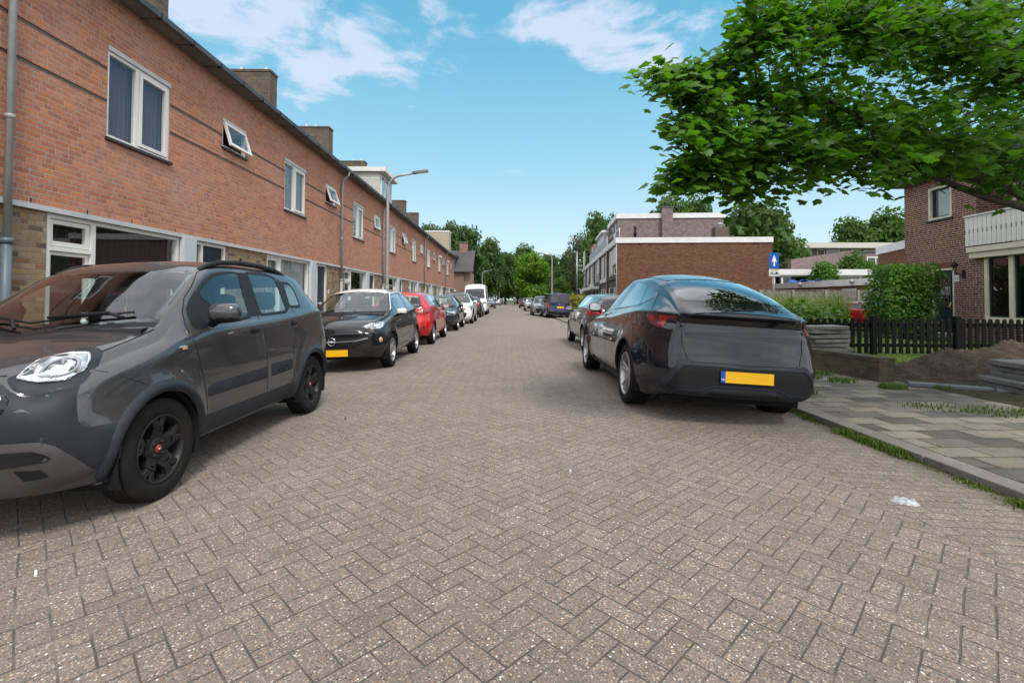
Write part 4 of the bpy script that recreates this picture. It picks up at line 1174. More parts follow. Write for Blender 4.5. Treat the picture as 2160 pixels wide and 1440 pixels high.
# ------------------------------------------------------------------ the other parked cars
def hull_rows(L, H, W, wb, fo, zn, zc0, b0, b1, yc, yh, yr, rw, Bf, Br, van=False, zb=.22, tailw=.80):
    yF = wb / 2 + fo - Bf; yR = yF + Bf - L + Br
    T = []
    def r(y, zbk, kb, km, zs, ks, zr, wr, zc): T.append((y, zbk, kb * W, km * W, zs, ks * W, zr, wr, zc))
    r(yF, zb + .06, .66, .76, zn - .05, .74, zn, .56 * W, zn + .05)
    r(yF - .06, zb + .03, .76, .855, zn - .02, .83, zn + .045, .64 * W, zn + .095)
    r(yF - .25, zb, .86, .945, lerp(zn, b0, .25), .905, lerp(zn + .06, zc0 - .03, .35), .74 * W, lerp(zn + .1, zc0, .40))
    r(lerp(yF - .25, yc, .55), zb, .91, .99, lerp(zn, b0, .65), .955, lerp(zn + .06, zc0 - .03, .72), .80 * W, lerp(zn + .1, zc0, .74))
    r(yc + .025, zb, .91, 1., b0 - .015, .97, zc0 - .025, .845 * W, zc0)
    r(yc - .025, zb, .91, 1., b0 - .01, .97, zc0 + .012, .845 * W, zc0 + .025)
    t = .52
    r(lerp(yc, yh, t), zb, .91, 1., lerp(b0, b1, .15), .97, lerp(zc0, H - .10, t + .03), lerp(.845 * W, rw, t), lerp(zc0, H - .03, t + .05))
    r(yh, zb, .91, 1., lerp(b0, b1, .3), .97, H - .105, rw, H - .03)
    r(yh - .22, zb, .91, 1., lerp(b0, b1, .4), .97, H - .07, rw * .985, H - .004)
    r(lerp(yh, yr, .65), zb, .91, 1., lerp(b0, b1, .7), .965, H - .068, rw * .98, H)
    if van:
        r(yR + .30, zb, .91, 1., b1, .97, H - .07, rw, H - .005)
        r(yR + .08, zb + .02, .90, .985, b1, .955, H - .085, rw * .985, H - .02)
        r(yR, zb + .05, .86, .95, b1, .92, H - .11, rw * .95, H - .05)
    else:
        r(yr, zb, .91, .99, b1, .945, H - .11, rw * .96, H - .04)
        r(lerp(yr, yR, .6), zb + .02, .88, .965, b1, .90, H - .15, rw * .91, H - .085)
        r(yR + .05, zb + .05, .80, .89, b1 - .01, .82, H - .19, rw * .84, H - .13)
        r(yR, zb + .08, .73, tailw, b1 - .02, .75, H - .22, rw * .78, H - .16)
    return T, yF, yR

class Generic:
    """a parked car described by its main dimensions and outlines; returns the thing"""
    def __init__(s, label, loc, facing, color, L, H, W, wb, fo, rad, zn, zc0, b0, b1, yc, yh, yr, rw, Gr, wins, Bf=.16, Br=.10,
                 van=False, metallic=.3, roof_paint=None, group=None, hatch_w=None, step=.045, rim='five', rim_r=None, lean=0., yaw=0.,
                 zb=.22, glass_m=None, rear_glass=None, inter=True, name='parked_car', cat='car', tw=.195, clad=None, mirror_mat=None, rim_mat=None, screen=True, tailw=.80, seat=None, mirror_z=None, hdr=.04, rough=.3, dirt=.2):
        s.H, s.W, s.wb = H, W, wb
        T, yF, yR = hull_rows(L, H, W, wb, fo, zn, zc0, b0, b1, yc, yh, yr, rw, Bf, Br, van, zb, tailw)
        s.yF, s.yR = yF, yR
        s.P = paint('paint_%d' % len(MATS), color, metallic, rough, 1.0, dirt)
        fl = [(wb / 2, rad, rad + .03, rad + .2, .018), (-wb / 2, rad, rad + .03, rad + .2, .018)]
        h = s.h = Hull(T, step, Bf, Br, Gf=[(.2, -.06), (.42, .0), (zn - .04, .0), (zn + .04, -.03)], Gr=Gr, flare=fl, capn=14, it=2)
        r = s.r = empty(name, loc, 0, label, cat, group)
        r.rotation_euler = (0, lean, facing + yaw)
        c = s.c = Car(h, r, s.P)
        c.arch = [(wb / 2, rad, rad + .045), (-wb / 2, rad, rad + .045)]
        polys = []
        for w in wins:
            (yfb, yft, yrb, yrt) = w[:4]
            n = 8; bot = []; top = []
            for q in range(n + 1):
                y = lerp(yfb, yrb, q / n); bot.append((y, h.row(y)[3] + .035))
            for q in range(n + 1):
                y = lerp(yrt, yft, q / n)
                zt = h.row(y)[5] - .045; zb_ = h.row(y)[3] + .045
                top.append((y, max(zt, zb_)))
            polys.append(rounded(bot + top, [.03] + [0] * (n - 1) + [.05] + [.05] + [0] * (n - 1) + [.03], 3))
        s.polys = polys
        c.cut_side = polys
        # windscreen between the pillars
        xs = lambda y: h.row(y)[6] - .035
        def bow(x, a): return a * (1 - (abs(x) / W) ** 2.2)
        ys = [lerp(yc - .03, yh + hdr, q / 6) for q in range(7)]
        right = [(xs(y), y + bow(xs(y), Bf) * sstep(0, 1.1, y)) for y in ys]
        left = [(-x, y) for x, y in right[::-1]]
        def across(a, y, amt):
            return [(x, y + bow(x, Bf) * sstep(0, 1.1, y)) for x in (a * .6, a * .2, -a * .2, -a * .6)]
        bot = [(x, y) for x, y in across(right[0][0], ys[0], 0)]
        top = [(x, y) for x, y in across(right[-1][0], ys[-1], 0)]
        wsp = right + top + left + bot[::-1]
        s.wsp = wsp
        if screen: c.cut_top = [wsp]
        s.hw = rounded(hatch_w, .06, 3) if hatch_w else None
        if s.hw: c.cut_rear = [s.hw]
        res = c.finish(); body = s.body = res['body'][0][1]
        gm = glass_m or M_GLASS; rg = rear_glass or gm
        for sg in (1, -1):
            for q, poly in enumerate(polys):
                pts = [tuple(h.side(y, z, sg)) for y, z in poly]
                o = c.panel(pts, (rg if (q > 0 and rear_glass) else gm), 'window', .002, .09, parent=body)
                big = [Vector(p) for p in pts]; ce = sum(big, Vector()) / len(big)
                c.ring([p + (p - ce).normalized() * .022 for p in big], [p - (p - ce).normalized() * .022 for p in big], M_TRIM, 'window_seal', (.0005, .004, .004, .003), parent=o)
        if screen:
            w3 = [tuple(h.top(x, y)) for x, y in wsp]
            o = c.panel(w3, gm, 'windscreen', .002, .10, parent=body)
            big = [Vector(p) for p in w3]; ce = sum(big, Vector()) / len(big)
            c.ring([p + (p - ce).normalized() * .02 for p in big], [p - (p - ce).normalized() * .035 for p in big], M_TRIM, 'windscreen_surround', (.001, .003, .003, .003), parent=o)
            # scuttle
            nb = [right[0]] + [(x, y) for x, y in bot] + [left[-1]]
            c.panel([tuple(h.top(x, y + .004)) for x, y in nb] + [tuple(h.top(x, y + .055)) for x, y in nb[::-1]], M_BLACK, 'cowl_panel', .005, .08, parent=body)
        if s.hw:
            w3 = [tuple(h.front(x, z, -1)) for x, z in s.hw]
            o = c.panel(w3, rg, 'rear_window', .002, .09, parent=body)
            big = [Vector(p) for p in w3]; ce = sum(big, Vector()) / len(big)
            c.ring([p + (p - ce).normalized() * .022 for p in big], [p - (p - ce).normalized() * .03 for p in big], M_TRIM, 'window_seal', (.001, .003, .003, .003), parent=o)
        if roof_paint:
            rp = [(rw * .99, yh + hdr - .03), (rw * .99, yr + .05), (rw * .8, yr - .22), (-rw * .8, yr - .22), (-rw * .99, yr + .05), (-rw * .99, yh + hdr - .03), (-rw * .5, yh + hdr + .03), (rw * .5, yh + hdr + .03)]
            c.panel([tuple(h.top(x, y)) for x, y in rp], roof_paint, 'roof', .005, .1, parent=body)
            for sg in (1, -1):
                pil = [(yh + .04, h.row(yh + .04)[5] - .02), (lerp(yc, yh, .5), h.row(lerp(yc, yh, .5))[5] - .02), (yc - .02, h.row(yc - .02)[5] + .012), (yc - .16, h.row(yc - .16)[5] - .06), (lerp(yc, yh, .5) - .10, h.row(lerp(yc, yh, .5) - .10)[5] - .085), (yh - .06, h.row(yh - .06)[5] - .05)]
                c.panel([tuple(h.near((sg * h.row(y)[6], y, z))[0]) for y, z in pil], roof_paint, 'pillar', .005, .06, parent=body)
                fr = [(yh, h.row(yh)[5] - .0), (lerp(yh, yr, .5), h.row(lerp(yh, yr, .5))[5] + .0), (yr, h.row(yr)[5]), (yr, h.row(yr)[5] - .05), (lerp(yh, yr, .5), h.row(lerp(yh, yr, .5))[5] - .032), (yh, h.row(yh)[5] - .038)]
                c.panel([tuple(h.near((sg * h.row(y)[6], y, z))[0]) for y, z in fr], roof_paint, 'roof_edge', .005, .06, parent=body)
        mm = mirror_mat or s.P
        my = yc - .16
        if mirror_z is None: mirror_z = b0 + .06
        for sg in (1, -1): mirror(c, (sg * (W * .97 + .10), my, mirror_z), sg, mm, (.095, .062, .065), (.0, .0), two=True)
        for ay in (wb / 2, -wb / 2): arch_wells(c, ay, rad, rad + .042, W - .38, W - .03, body)
        if clad is not None:
            for sg in (1, -1):
                for ay in (wb / 2, -wb / 2):
                    o_, i_ = [], []
                    for q in range(25):
                        a = math.pi * (-.12 + 1.24 * q / 24)
                        for L_, R_ in ((o_, rad + .10), (i_, rad + .04)):
                            y, z = ay + R_ * math.cos(a), max(zb + .03, rad + R_ * math.sin(a)); L_.append(tuple(h.side(y, z, sg)))
                    c.ring(o_, i_, clad, 'wheel_arch_trim', (.0, .012, .014, -.008), closed=False, parent=body)
                c.panel([tuple(h.side(y, z, sg)) for y, z in [(wb / 2 - rad - .08, zb + .15), (wb / 2 - rad - .06, zb + .02), (-wb / 2 + rad + .06, zb + .02), (-wb / 2 + rad + .08, zb + .15)]], clad, 'sill_cladding', .006, .1, bev=.01, parent=body)
        MB().box(-W * .8, W * .8, yR + .25, yF - .1, zb, zb + .08).build('underbody', M_SEAM, r)
        wheels(c, wb / 2, -wb / 2, W * .985, rad, tw, rim_r or rad * .68, rim, rim_mat or M_SILVER)
        if inter: interior(c, lerp(yc, yr, .42) - .1, .42 + (b0 - .95), .24, yc - .05, b0 + .02, W * .93, drive=-1, rear_y=lerp(yc, yr, .42) - .95, m=seat or M_SEAT)
        # door gaps and handles
        s.mb = MB()
    def F(s, x, z): return tuple(s.h.front(x, z, 1))
    def Bk(s, x, z): return tuple(s.h.front(x, z, -1))
    def S(s, y, z, sg): return tuple(s.h.side(y, z, sg))
    def gap(s, pts, w=.008): s.c.seam(pts, s.mb, w)
    def close(s):
        if s.mb.v: s.mb.build('panel_gaps', M_SEAM, s.body)
        return s.r
    def door_lines(s, ys, zlow=.36, handles=()):
        for sg in (1, -1):
            for y in ys:
                zt = s.h.row(y)[3] + .02
                s.gap([s.S(y, zt, sg), s.S(y + .01, lerp(zt, zlow, .5), sg), s.S(y - .02, zlow, sg)])
            s.gap([s.S(y, zlow, sg) for y in (max(ys), (max(ys) + min(ys)) / 2, min(ys))])
            for y in handles:
                z = s.h.row(y)[3] - .07
                s.c.panel([s.S(y + .09, z + .018, sg), s.S(y - .09, z + .022, sg), s.S(y - .09, z - .012, sg), s.S(y + .09, z - .016, sg)], s.P, 'door_handle', .02, .05, bev=.008, parent=s.body)
    def fpanel(s, pts, m, name, off=.006, bev=.0, mirror_=False, parent=None, r=.0, res=.05):
        out = []
        for sg in ((1, -1) if mirror_ else (1,)):
            P = []
            for p in pts:
                if len(p) == 2: P.append(s.F(sg * p[0], p[1]))
                else: P.append(tuple(s.h.near((sg * p[0], p[1], p[2]))[0]))
            if r: P = rounded(P, r, 3)
            out.append(s.c.panel(P, m, name, off, res, bev=bev, parent=parent or s.body))
        return out
    def bpanel(s, pts, m, name, off=.006, bev=.0, mirror_=False, parent=None, r=.0):
        out = []
        for sg in ((1, -1) if mirror_ else (1,)):
            P = []
            for p in pts:
                if len(p) == 2: P.append(s.Bk(sg * p[0], p[1]))
                else: P.append(tuple(s.h.near((sg * p[0], p[1], p[2]))[0]))
            if r: P = rounded(P, r, 3)
            out.append(s.c.panel(P, m, name, off, .05, bev=bev, parent=parent or s.body))
        return out
    def headlamp(s, pts, refl=None, chrome=True):
        for sg in (1, -1):
            P = rounded([tuple(s.h.near((sg * x, y, z))[0]) for x, y, z in pts], .03, 3)
            o = s.c.panel(P, refl or lens('headlamp_reflector', (.62, .64, .67), .22), 'headlamp', .005, .05, parent=s.body)
            big = [Vector(p) for p in P]; ce = sum(big, Vector()) / len(big)
            s.c.ring(big, [p.lerp(ce, .10) for p in big], M_TRIM, 'lamp_rim', (.002, .009, .009, .006), parent=o)
            s.c.ring([p.lerp(ce, .42) for p in big], [p.lerp(ce, .58) for p in big], M_CHROME, 'projector_surround', (.006, .012, .012, .006), parent=o)
            s.c.panel(P, M_CLEAR, 'clear_cover', .014, .05, bev=.010, parent=o)

def ring_badge(car, c, n, r, m=None, bolt=True, par=None):
    """round chrome badge with a zigzag bar across"""
    n = Vector(n).normalized()
    mb = MB()
    prof = [(r * .80, 0), (r * .84, .010), (r * .95, .010), (r, 0)]
    mb.lathe(prof, 32, 'z')
    if bolt:
        z0, z1 = .002, .009
        mb.prism([(-r * 1.0, .02 * r), (-r * .1, .02 * r), (-r * .22, -.22 * r), (r * 1.0, -.06 * r), (r * 1.0, .06 * r), (r * .1, .02 * r + .05 * r), (r * .22, .26 * r), (-r * .9, .10 * r)][::1], z0, z1)
    o = mb.build('badge', m or M_CHROME, par or car.body)
    o.location = Vector(c) + n * .008
    up = Vector((0, 0, 1)); x = up.cross(n).normalized(); y = n.cross(x)
    o.rotation_euler = Matrix((x, y, n)).transposed().to_euler()
    return o
def place(px_side_x, sgn, W, Y):
    x = px_side_x + sgn * W
    return x, Y

KL, KR = 'cars parked along the left kerb', 'cars parked along the right kerb'
def lean_at(x): return math.atan(2 * .0073 * (x + .4))
FACE = math.pi
GR_H = [(.25, .04), (.45, .0), (.62, .02), (.80, .05), (1.0, .10), (1.5, .36)]

def car_adam():
    W = .855; x = -2.09 - W * .985
    wh = paint('cream_white_paint', (.72, .70, .64), .0, .35, 1.0, .1)
    g = Generic('small black hatchback with white roof, white mirrors and a yellow front plate, facing the camera', (x, 8.93 + 1.155, road_z(x) + .0), FACE, (.008, .009, .011),
        3.70, 1.48, W, 2.31, .78, .31, .70, 1.0, .94, 1.05, .92, .28, -1.15, .56, GR_H, [(.62, .42, -.40, -.45), (-.47, -.52, -1.02, -1.05)], roof_paint=wh, mirror_mat=wh, group=KL, step=.035, rim='multi', hdr=.13, lean=-lean_at(x), hatch_w=[(-.5, 1.08), (.5, 1.08), (.44, 1.34), (-.44, 1.34)], Bf=.20)
    g.headlamp([(.43, 1.74, .70), (.50, 1.70, .775), (.63, 1.56, .845), (.735, 1.36, .88), (.75, 1.40, .79), (.71, 1.56, .70), (.58, 1.70, .645)])
    g.fpanel([(-.60, .575), (-.45, .60), (0, .61), (.45, .60), (.60, .575), (.52, .50), (.40, .44), (0, .43), (-.40, .44), (-.52, .50)], M_BLACK, 'grille', .006, .008)
    mb = MB(); pts = [(-.58, .585), (-.40, .545), (-.15, .535), (.15, .535), (.40, .545), (.58, .585)]
    g.c.seam([g.F(x_, z) for x_, z in pts], mb, .022, .014); mb.build('chrome_bar', M_SILVER, g.body)
    mb = MB()
    for q in range(4):
        z = .455 + .022 * q; g.c.seam([g.F(x_, z) for x_ in (-.38, -.1, .1, .38)], mb, .006, .009)
    for q in range(-8, 9): g.c.seam([g.F(q * .045 - .02, .445), g.F(q * .045 + .02, .52)], mb, .005, .009); g.c.seam([g.F(q * .045 + .02, .445), g.F(q * .045 - .02, .52)], mb, .005, .009)
    mb.build('grille_mesh', M_DARKALLOY, g.body)
    c = Vector(g.F(0, .54)); ring_badge(g, c + Vector((0, .012, 0)), (0, 1, .12), .068)
    p = g.F(0, .345); plate(g.c, (0, p[1] + .016, .345), (0, 0, math.pi))
    g.fpanel([(.70, 1.52, .60), (.60, 1.66, .60), (.57, 1.68, .53), (.60, 1.67, .46), (.70, 1.55, .48), (.74, 1.45, .54)], M_BLACK, 'fog_lamp_bezel', .004, .006, True, r=.04)
    for sg in (1, -1):
        q = g.h.near((sg * .635, 1.63, .53)); n = q[1]
        o = MB().lathe([(.048, 0), (.046, .008), (.001, .014)], 20, 'z').build('fog_lamp', M_AMBER, g.body); o.location = q[0] + n * .006; o.rotation_euler = n.to_track_quat('Z', 'Y').to_euler()
    g.fpanel([(-.66, .27), (-.45, .31), (.45, .31), (.66, .27), (.55, .235), (-.55, .235)], M_BLACK, 'lower_lip', .008, .008)
    g.fpanel([(.50, .40), (.70, 1.55, .42), (.72, 1.50, .36), (.50, .33)], M_TRIM, 'bumper_blade', .012, .012, True)
    g.gap([g.F(x_, .695) for x_ in (-.46, -.2, 0, .2, .46)]); 
    for sg in (1, -1):
        g.gap([tuple(g.h.near((sg * a, b, 1.2))[0]) for a, b in ((.60, 1.60), (.645, 1.3), (.68, 1.0))])
        g.gap([g.S(.80, .90, sg), g.S(.78, .6, sg), g.S(.70, .36, sg), g.S(-.35, .36, sg), g.S(-.45, .6, sg), g.S(-.46, .98, sg)])
        mb = MB(); g.c.seam([g.S(.45, .47, sg), g.S(.0, .50, sg), g.S(-.42, .56, sg)], mb, .012, .003); mb.build('crease_trim', M_TRIM, g.body)
        g.c.panel([g.S(-.22, .90, sg), g.S(-.42, .905, sg), g.S(-.42, .87, sg), g.S(-.22, .866, sg)], M_CHROME, 'door_handle', .02, .05, bev=.008, parent=g.body)
    return g.close()

def car_corsa():
    W = .845; x = -2.03 - W * .985
    g = Generic('bright red hatchback seen from behind, parked beyond the black one with the white roof', (x, 13.5 + 1.25, road_z(x)), 0, (.50, .006, .008),
        4.02, 1.48, W, 2.50, .82, .31, .70, .99, .95, 1.06, .98, .35, -1.25, .56, [(.25, .05), (.45, -.04), (.62, -.03), (.78, .03), (1.0, .08), (1.5, .40)],
        [(.72, .48, -.16, -.22), (-.23, -.29, -.98, -1.02), (-1.04, -1.08, -1.27, -1.22)], group=KL, step=.04, rim='five', lean=lean_at(x), hatch_w=[(-.60, 1.02), (-.3, .99), (.3, .99), (.60, 1.02), (.50, 1.33), (-.50, 1.33)], metallic=.1, Br=.16)
    g.bpanel([(.42, -1.86, .93), (.60, -1.78, .97), (.72, -1.55, 1.02), (.755, -1.42, .97), (.74, -1.55, .86), (.62, -1.78, .81), (.47, -1.86, .83)], M_REDLENS, 'tail_lamp', .010, .012, True, r=.03)
    g.bpanel([(.50, -1.84, .90), (.62, -1.77, .92), (.70, -1.62, .93), (.68, -1.70, .86), (.52, -1.83, .855)], M_REDDARK, 'lens', .014, .008, True, r=.02)
    g.bpanel([(-.55, .30), (-.55, .40), (0, .41), (.55, .40), (.55, .30)], M_BLACK, 'lower_bumper', .006, .01)
    p = g.Bk(0, .72); plate(g.c, (0, p[1] - .012, .72), (0, 0, 0))
    ring_badge(g, g.Bk(0, .86), (0, -1, .15), .05)
    g.bpanel([(.40, .50), (.64, -1.80, .50), (.64, -1.80, .47), (.40, .47)], M_REDDARK, 'reflector', .008, .004, True)
    g.gap([g.Bk(-.66, .60), g.Bk(-.3, .58), g.Bk(.3, .58), g.Bk(.66, .60)])
    mb = MB(); q = g.h.near((.05, -1.62, 1.03)); mb.tube([q[0] + q[1] * .02, g.h.near((.3, -1.58, 1.08))[0] + q[1] * .02], .008, 6); mb.build('wiper', M_BLACK, g.body)
    g.door_lines([.82, -.20, -1.0], .36, handles=(-.05, -.86))
    return g.close()

def car_ibiza():
    W = .89; x = -1.965 - W * .985
    g = Generic('dark blue grey hatchback with slim headlamps, facing the camera behind the red car', (x, 19.4 + 1.27, road_z(x)), FACE, (.022, .026, .036),
        4.06, 1.45, W, 2.56, .82, .315, .69, .97, .93, 1.04, 1.0, .38, -1.25, .57, GR_H, [(.74, .5, -.16, -.2), (-.21, -.27, -1.0, -1.04)], group=KL, step=.05, lean=-lean_at(x), hatch_w=[(-.5, 1.06), (.5, 1.06), (.44, 1.32), (-.44, 1.32)])
    g.headlamp([(.44, 1.85, .64), (.60, 1.75, .70), (.78, 1.45, .77), (.80, 1.45, .72), (.66, 1.72, .60), (.50, 1.82, .59)])
    g.fpanel([(-.40, .64), (.40, .64), (.34, .50), (-.34, .50)], M_BLACK, 'grille', .006, .008)
    g.fpanel([(-.62, .38), (-.40, .44), (.40, .44), (.62, .38), (.55, .28), (-.55, .28)], M_BLACK, 'lower_grille', .006, .008)
    for q in (.31, .35, .39):
        mb = MB(); g.c.seam([g.F(-.5, q), g.F(0, q), g.F(.5, q)], mb, .008, .012); mb.build('grille_bar', M_DARKALLOY, g.body)
    p = g.F(0, .45); plate(g.c, (0, p[1] + .02, .47), (0, 0, math.pi))
    g.door_lines([.84, -.18, -1.0], .36, handles=(-.02, -.86))
    g.gap([g.F(x_, .67) for x_ in (-.44, 0, .44)])
    return g.close()

def car_kia():
    W = .93; x = -1.76 - W * .985
    g = Generic('white sport utility car with dark boomerang headlamps and dark roof, facing the camera', (x, 25.0 + 1.34, road_z(x)), FACE, (.78, .79, .80),
        4.51, 1.63, W, 2.68, .90, .35, .80, 1.12, 1.06, 1.17, 1.05, .40, -1.45, .60, [(.3, .04), (.5, .0), (.9, .05), (1.1, .10), (1.6, .32)], [(.78, .52, -.16, -.2), (-.21, -.27, -1.05, -1.12), (-1.14, -1.2, -1.5, -1.45)], group=KL, step=.05, lean=-lean_at(x), clad=M_CLAD, metallic=.0, hatch_w=[(-.55, 1.2), (.55, 1.2), (.5, 1.45), (-.5, 1.45)], mirror_mat=None, roof_paint=paint('dark_roof_paint', (.02, .022, .025), .3, .3), dirt=.08)
    g.headlamp([(.50, 2.0, .80), (.70, 1.85, .84), (.86, 1.55, .92), (.87, 1.55, .84), (.70, 1.85, .66), (.60, 1.92, .66), (.66, 1.88, .76)], refl=lens('smoked_headlamp', (.10, .11, .12), .15))
    g.fpanel([(-.56, .80), (0, .80), (.56, .80), (.62, .74), (.40, .70), (-.40, .70), (-.62, .74)], M_BLACK, 'grille', .006, .008)
    g.fpanel([(-.66, .56), (-.45, .60), (.45, .60), (.66, .56), (.60, .38), (-.60, .38)], M_BLACK, 'lower_grille', .006, .01)
    g.fpanel([(-.55, .40), (.55, .40), (.60, .36), (.5, .30), (-.5, .30), (-.60, .36)], M_SKID, 'skid_plate', .010, .01)
    p = g.F(0, .62); plate(g.c, (0, p[1] + .02, .62), (0, 0, math.pi))
    g.door_lines([.88, -.18, -1.05], .45, handles=(-.02, -.9))
    g.gap([g.F(x_, .83) for x_ in (-.5, 0, .5)])
    mb = MB()
    for sg in (1, -1): mb.tube([(sg * .60, .35, 1.585), (sg * .59, -.2, 1.64), (sg * .58, -1.0, 1.63), (sg * .56, -1.4, 1.57)], .018, 6)
    mb.build('roof_rail', M_BLACK, g.r)
    return g.close()

def rear_hatch(label, x_side, Y, sgn, color, group, L=4.05, H=1.46, W=.87, wb=2.55, hi=.0, step=.05, plate_z=.80, inter=True, metallic=.4, white=False, yaw=0.):
    x = x_side + sgn * W * .985
    lx = lean_at(x)
    g = Generic(label, (x, Y + wb / 2, road_z(x)), 0, color, L, H, W, wb, .84, .31 + hi * .2, .70 + hi, .99 + hi, .95 + hi, 1.07 + hi, 1.0, .38, -1.28, .57,
        [(.25, .05), (.45, -.04), (.62 + hi, -.02), (.80 + hi, .04), (1.0 + hi, .08), (1.5 + hi, .36)], [(.74, .5, -.16, -.22), (-.23, -.29, -1.0, -1.06), (-1.08, -1.13, -1.36, -1.28)], group=group, step=step, lean=lx, yaw=yaw, hatch_w=[(-.58, 1.03 + hi), (.58, 1.03 + hi), (.49, H - .16), (-.49, H - .16)], metallic=metallic, Br=.15, rear_glass=M_TINT, inter=inter)
    g.bpanel([(.46, -1.88, .95 + hi), (.64, -1.80, .98 + hi), (.78, -1.55, 1.01 + hi), (.80, -1.50, .95 + hi), (.76, -1.62, .86 + hi), (.60, -1.82, .83 + hi), (.48, -1.88, .85 + hi)], M_REDLENS, 'tail_lamp', .010, .012, True, r=.03)
    g.bpanel([(.52, -1.86, .93 + hi), (.63, -1.80, .95 + hi), (.62, -1.81, .88 + hi), (.52, -1.86, .88 + hi)], M_WHITELENS if white else M_REDDARK, 'lens', .014, .006, True, r=.02)
    g.bpanel([(-.60, .30), (-.60, .42), (0, .44), (.60, .42), (.60, .30)], M_BLACK, 'lower_bumper', .006, .01)
    g.bpanel([(.45, .54), (.68, -1.80, .53), (.68, -1.80, .49), (.45, .50)], M_REDLENS, 'reflector', .008, .004, True)
    p = g.Bk(0, plate_z); plate(g.c, (0, p[1] - .012, plate_z), (0, 0, 0))
    g.gap([g.Bk(-.68, .62), g.Bk(-.3, .60), g.Bk(.3, .60), g.Bk(.68, .62)])
    g.door_lines([.84, -.20, -1.02], .36, handles=(-.05, -.88))
    return g

def front_suv(label, x_side, Y, sgn, color, group, L=4.17, H=1.61, W=.887, wb=2.50, metallic=.4, step=.06, slots=True, inter=True, hi=0.):
    x = x_side + sgn * W * .985
    g = Generic(label, (x, Y + wb / 2, road_z(x)), FACE, color, L, H, W, wb, .82, .34, .84 + hi, 1.06 + hi, 1.0 + hi, 1.08 + hi, .98, .42, -1.4, .61, [(.3, .04), (.5, .0), (.9, .04), (1.1, .08), (1.6, .25)], [(.72, .52, -.12, -.16), (-.17, -.22, -1.0, -1.04), (-1.06, -1.1, -1.4, -1.35)], group=group, step=step, lean=-lean_at(x), clad=M_CLAD, metallic=metallic, hatch_w=[(-.55, 1.12 + hi), (.55, 1.12 + hi), (.5, H - .18), (-.5, H - .18)], inter=inter)
    g.headlamp([(.48, 1.82, .80 + hi), (.66, 1.72, .84 + hi), (.80, 1.50, .88 + hi), (.81, 1.50, .78 + hi), (.66, 1.72, .70 + hi), (.50, 1.82, .71 + hi)])
    g.fpanel([(-.44, .80 + hi), (.44, .80 + hi), (.42, .68 + hi), (-.42, .68 + hi)], M_TRIM, 'grille', .006, .008)
    if slots:
        for q in range(5):
            x_ = -.34 + .17 * q; g.fpanel([(x_ - .045, .785), (x_ + .045, .785), (x_ + .04, .70), (x_ - .04, .70)], M_CHROME, 'grille_slot', .012, .006)
    g.fpanel([(-.64, .56), (-.40, .60), (.40, .60), (.64, .56), (.56, .36), (-.56, .36)], M_BLACK, 'lower_grille', .006, .01)
    g.fpanel([(-.46, .37), (.46, .37), (.50, .33), (.42, .27), (-.42, .27), (-.50, .33)], M_SKID, 'skid_plate', .010, .01)
    p = g.F(0, .52); plate(g.c, (0, p[1] + .02, .50), (0, 0, math.pi))
    g.door_lines([.84, -.14, -1.0], .45, handles=(-.0, -.88))
    g.gap([g.F(x_, .85 + hi) for x_ in (-.46, 0, .46)])
    return g

def car_caddy():
    W = .897; x = 3.0 + W * .6
    g = Generic('dark navy blue boxy delivery van seen from behind, with tinted back window', (x - .05, 36.6, road_z(x)), 0, (.012, .018, .055),
        4.40, 1.82, W, 2.68, .88, .32, .78, 1.08, 1.04, 1.10, 1.05, .45, -2.0, .66, [(.25, .03), (.45, -.04), (.60, -.02), (.9, .02), (1.1, .03), (1.8, .14)],
        [(.80, .60, -.02, -.06), (-.10, -.12, -.95, -.97), (-1.02, -1.05, -1.75, -1.70)], van=True, group=KR, step=.06, lean=lean_at(x), yaw=R(4), hatch_w=[(-.66, 1.12), (.66, 1.12), (.60, 1.60), (-.60, 1.60)], rear_glass=M_TINT, glass_m=M_TINT, metallic=.3, Br=.07, tw=.20, cat='van', name='delivery_van')
    g.bpanel([(.76, -2.1, 1.05), (.86, -1.95, 1.08), (.885, -1.85, 1.05), (.88, -1.9, .70), (.84, -2.03, .68), (.76, -2.1, .72)], M_REDLENS, 'tail_lamp', .010, .01, True)
    g.bpanel([(-.80, .50), (-.80, .38), (-.5, .32), (.5, .32), (.80, .38), (.80, .50)], M_BLACK, 'bumper', .012, .012)
    p = g.Bk(0, .78); plate(g.c, (.05, p[1] - .014, .80), (0, 0, 0))
    ring_badge(g, g.Bk(0, .98), (0, -1, .05), .06, bolt=False)
    mb = MB()
    for a, b in (((-.035, .03), (0, -.002)), ((0, -.002), (.035, .03)), ((-.042, -.002), (-.02, -.04)), ((-.02, -.04), (0, -.008)), ((0, -.008), (.02, -.04)), ((.02, -.04), (.042, -.002))):
        q = g.Bk(0, .98); mb.tube([(a[0], q[1] - .012, .98 + a[1]), (b[0], q[1] - .012, .98 + b[1])], .005, 4)
    mb.build('badge_letters', M_CHROME, g.body)
    g.bpanel([(-.12, 1.72), (.12, 1.72), (.12, 1.69), (-.12, 1.69)], M_REDLENS, 'brake_light', .008, .004)
    q = g.Bk(.1, 1.13); mb = MB(); mb.tube([(0, q[1] - .02, 1.12), (.42, q[1] - .02, 1.18)], .009, 6); mb.build('wiper', M_BLACK, g.body)
    g.gap([g.Bk(-.72, .55), g.Bk(.72, .55)]); g.gap([g.Bk(-.73, .55), g.Bk(-.73, 1.0), g.Bk(-.70, 1.6)]); g.gap([g.Bk(.73, .55), g.Bk(.73, 1.0), g.Bk(.70, 1.6)])
    g.door_lines([.90, -.06, -1.0], .40, handles=(.08, -.9))
    return g.close()

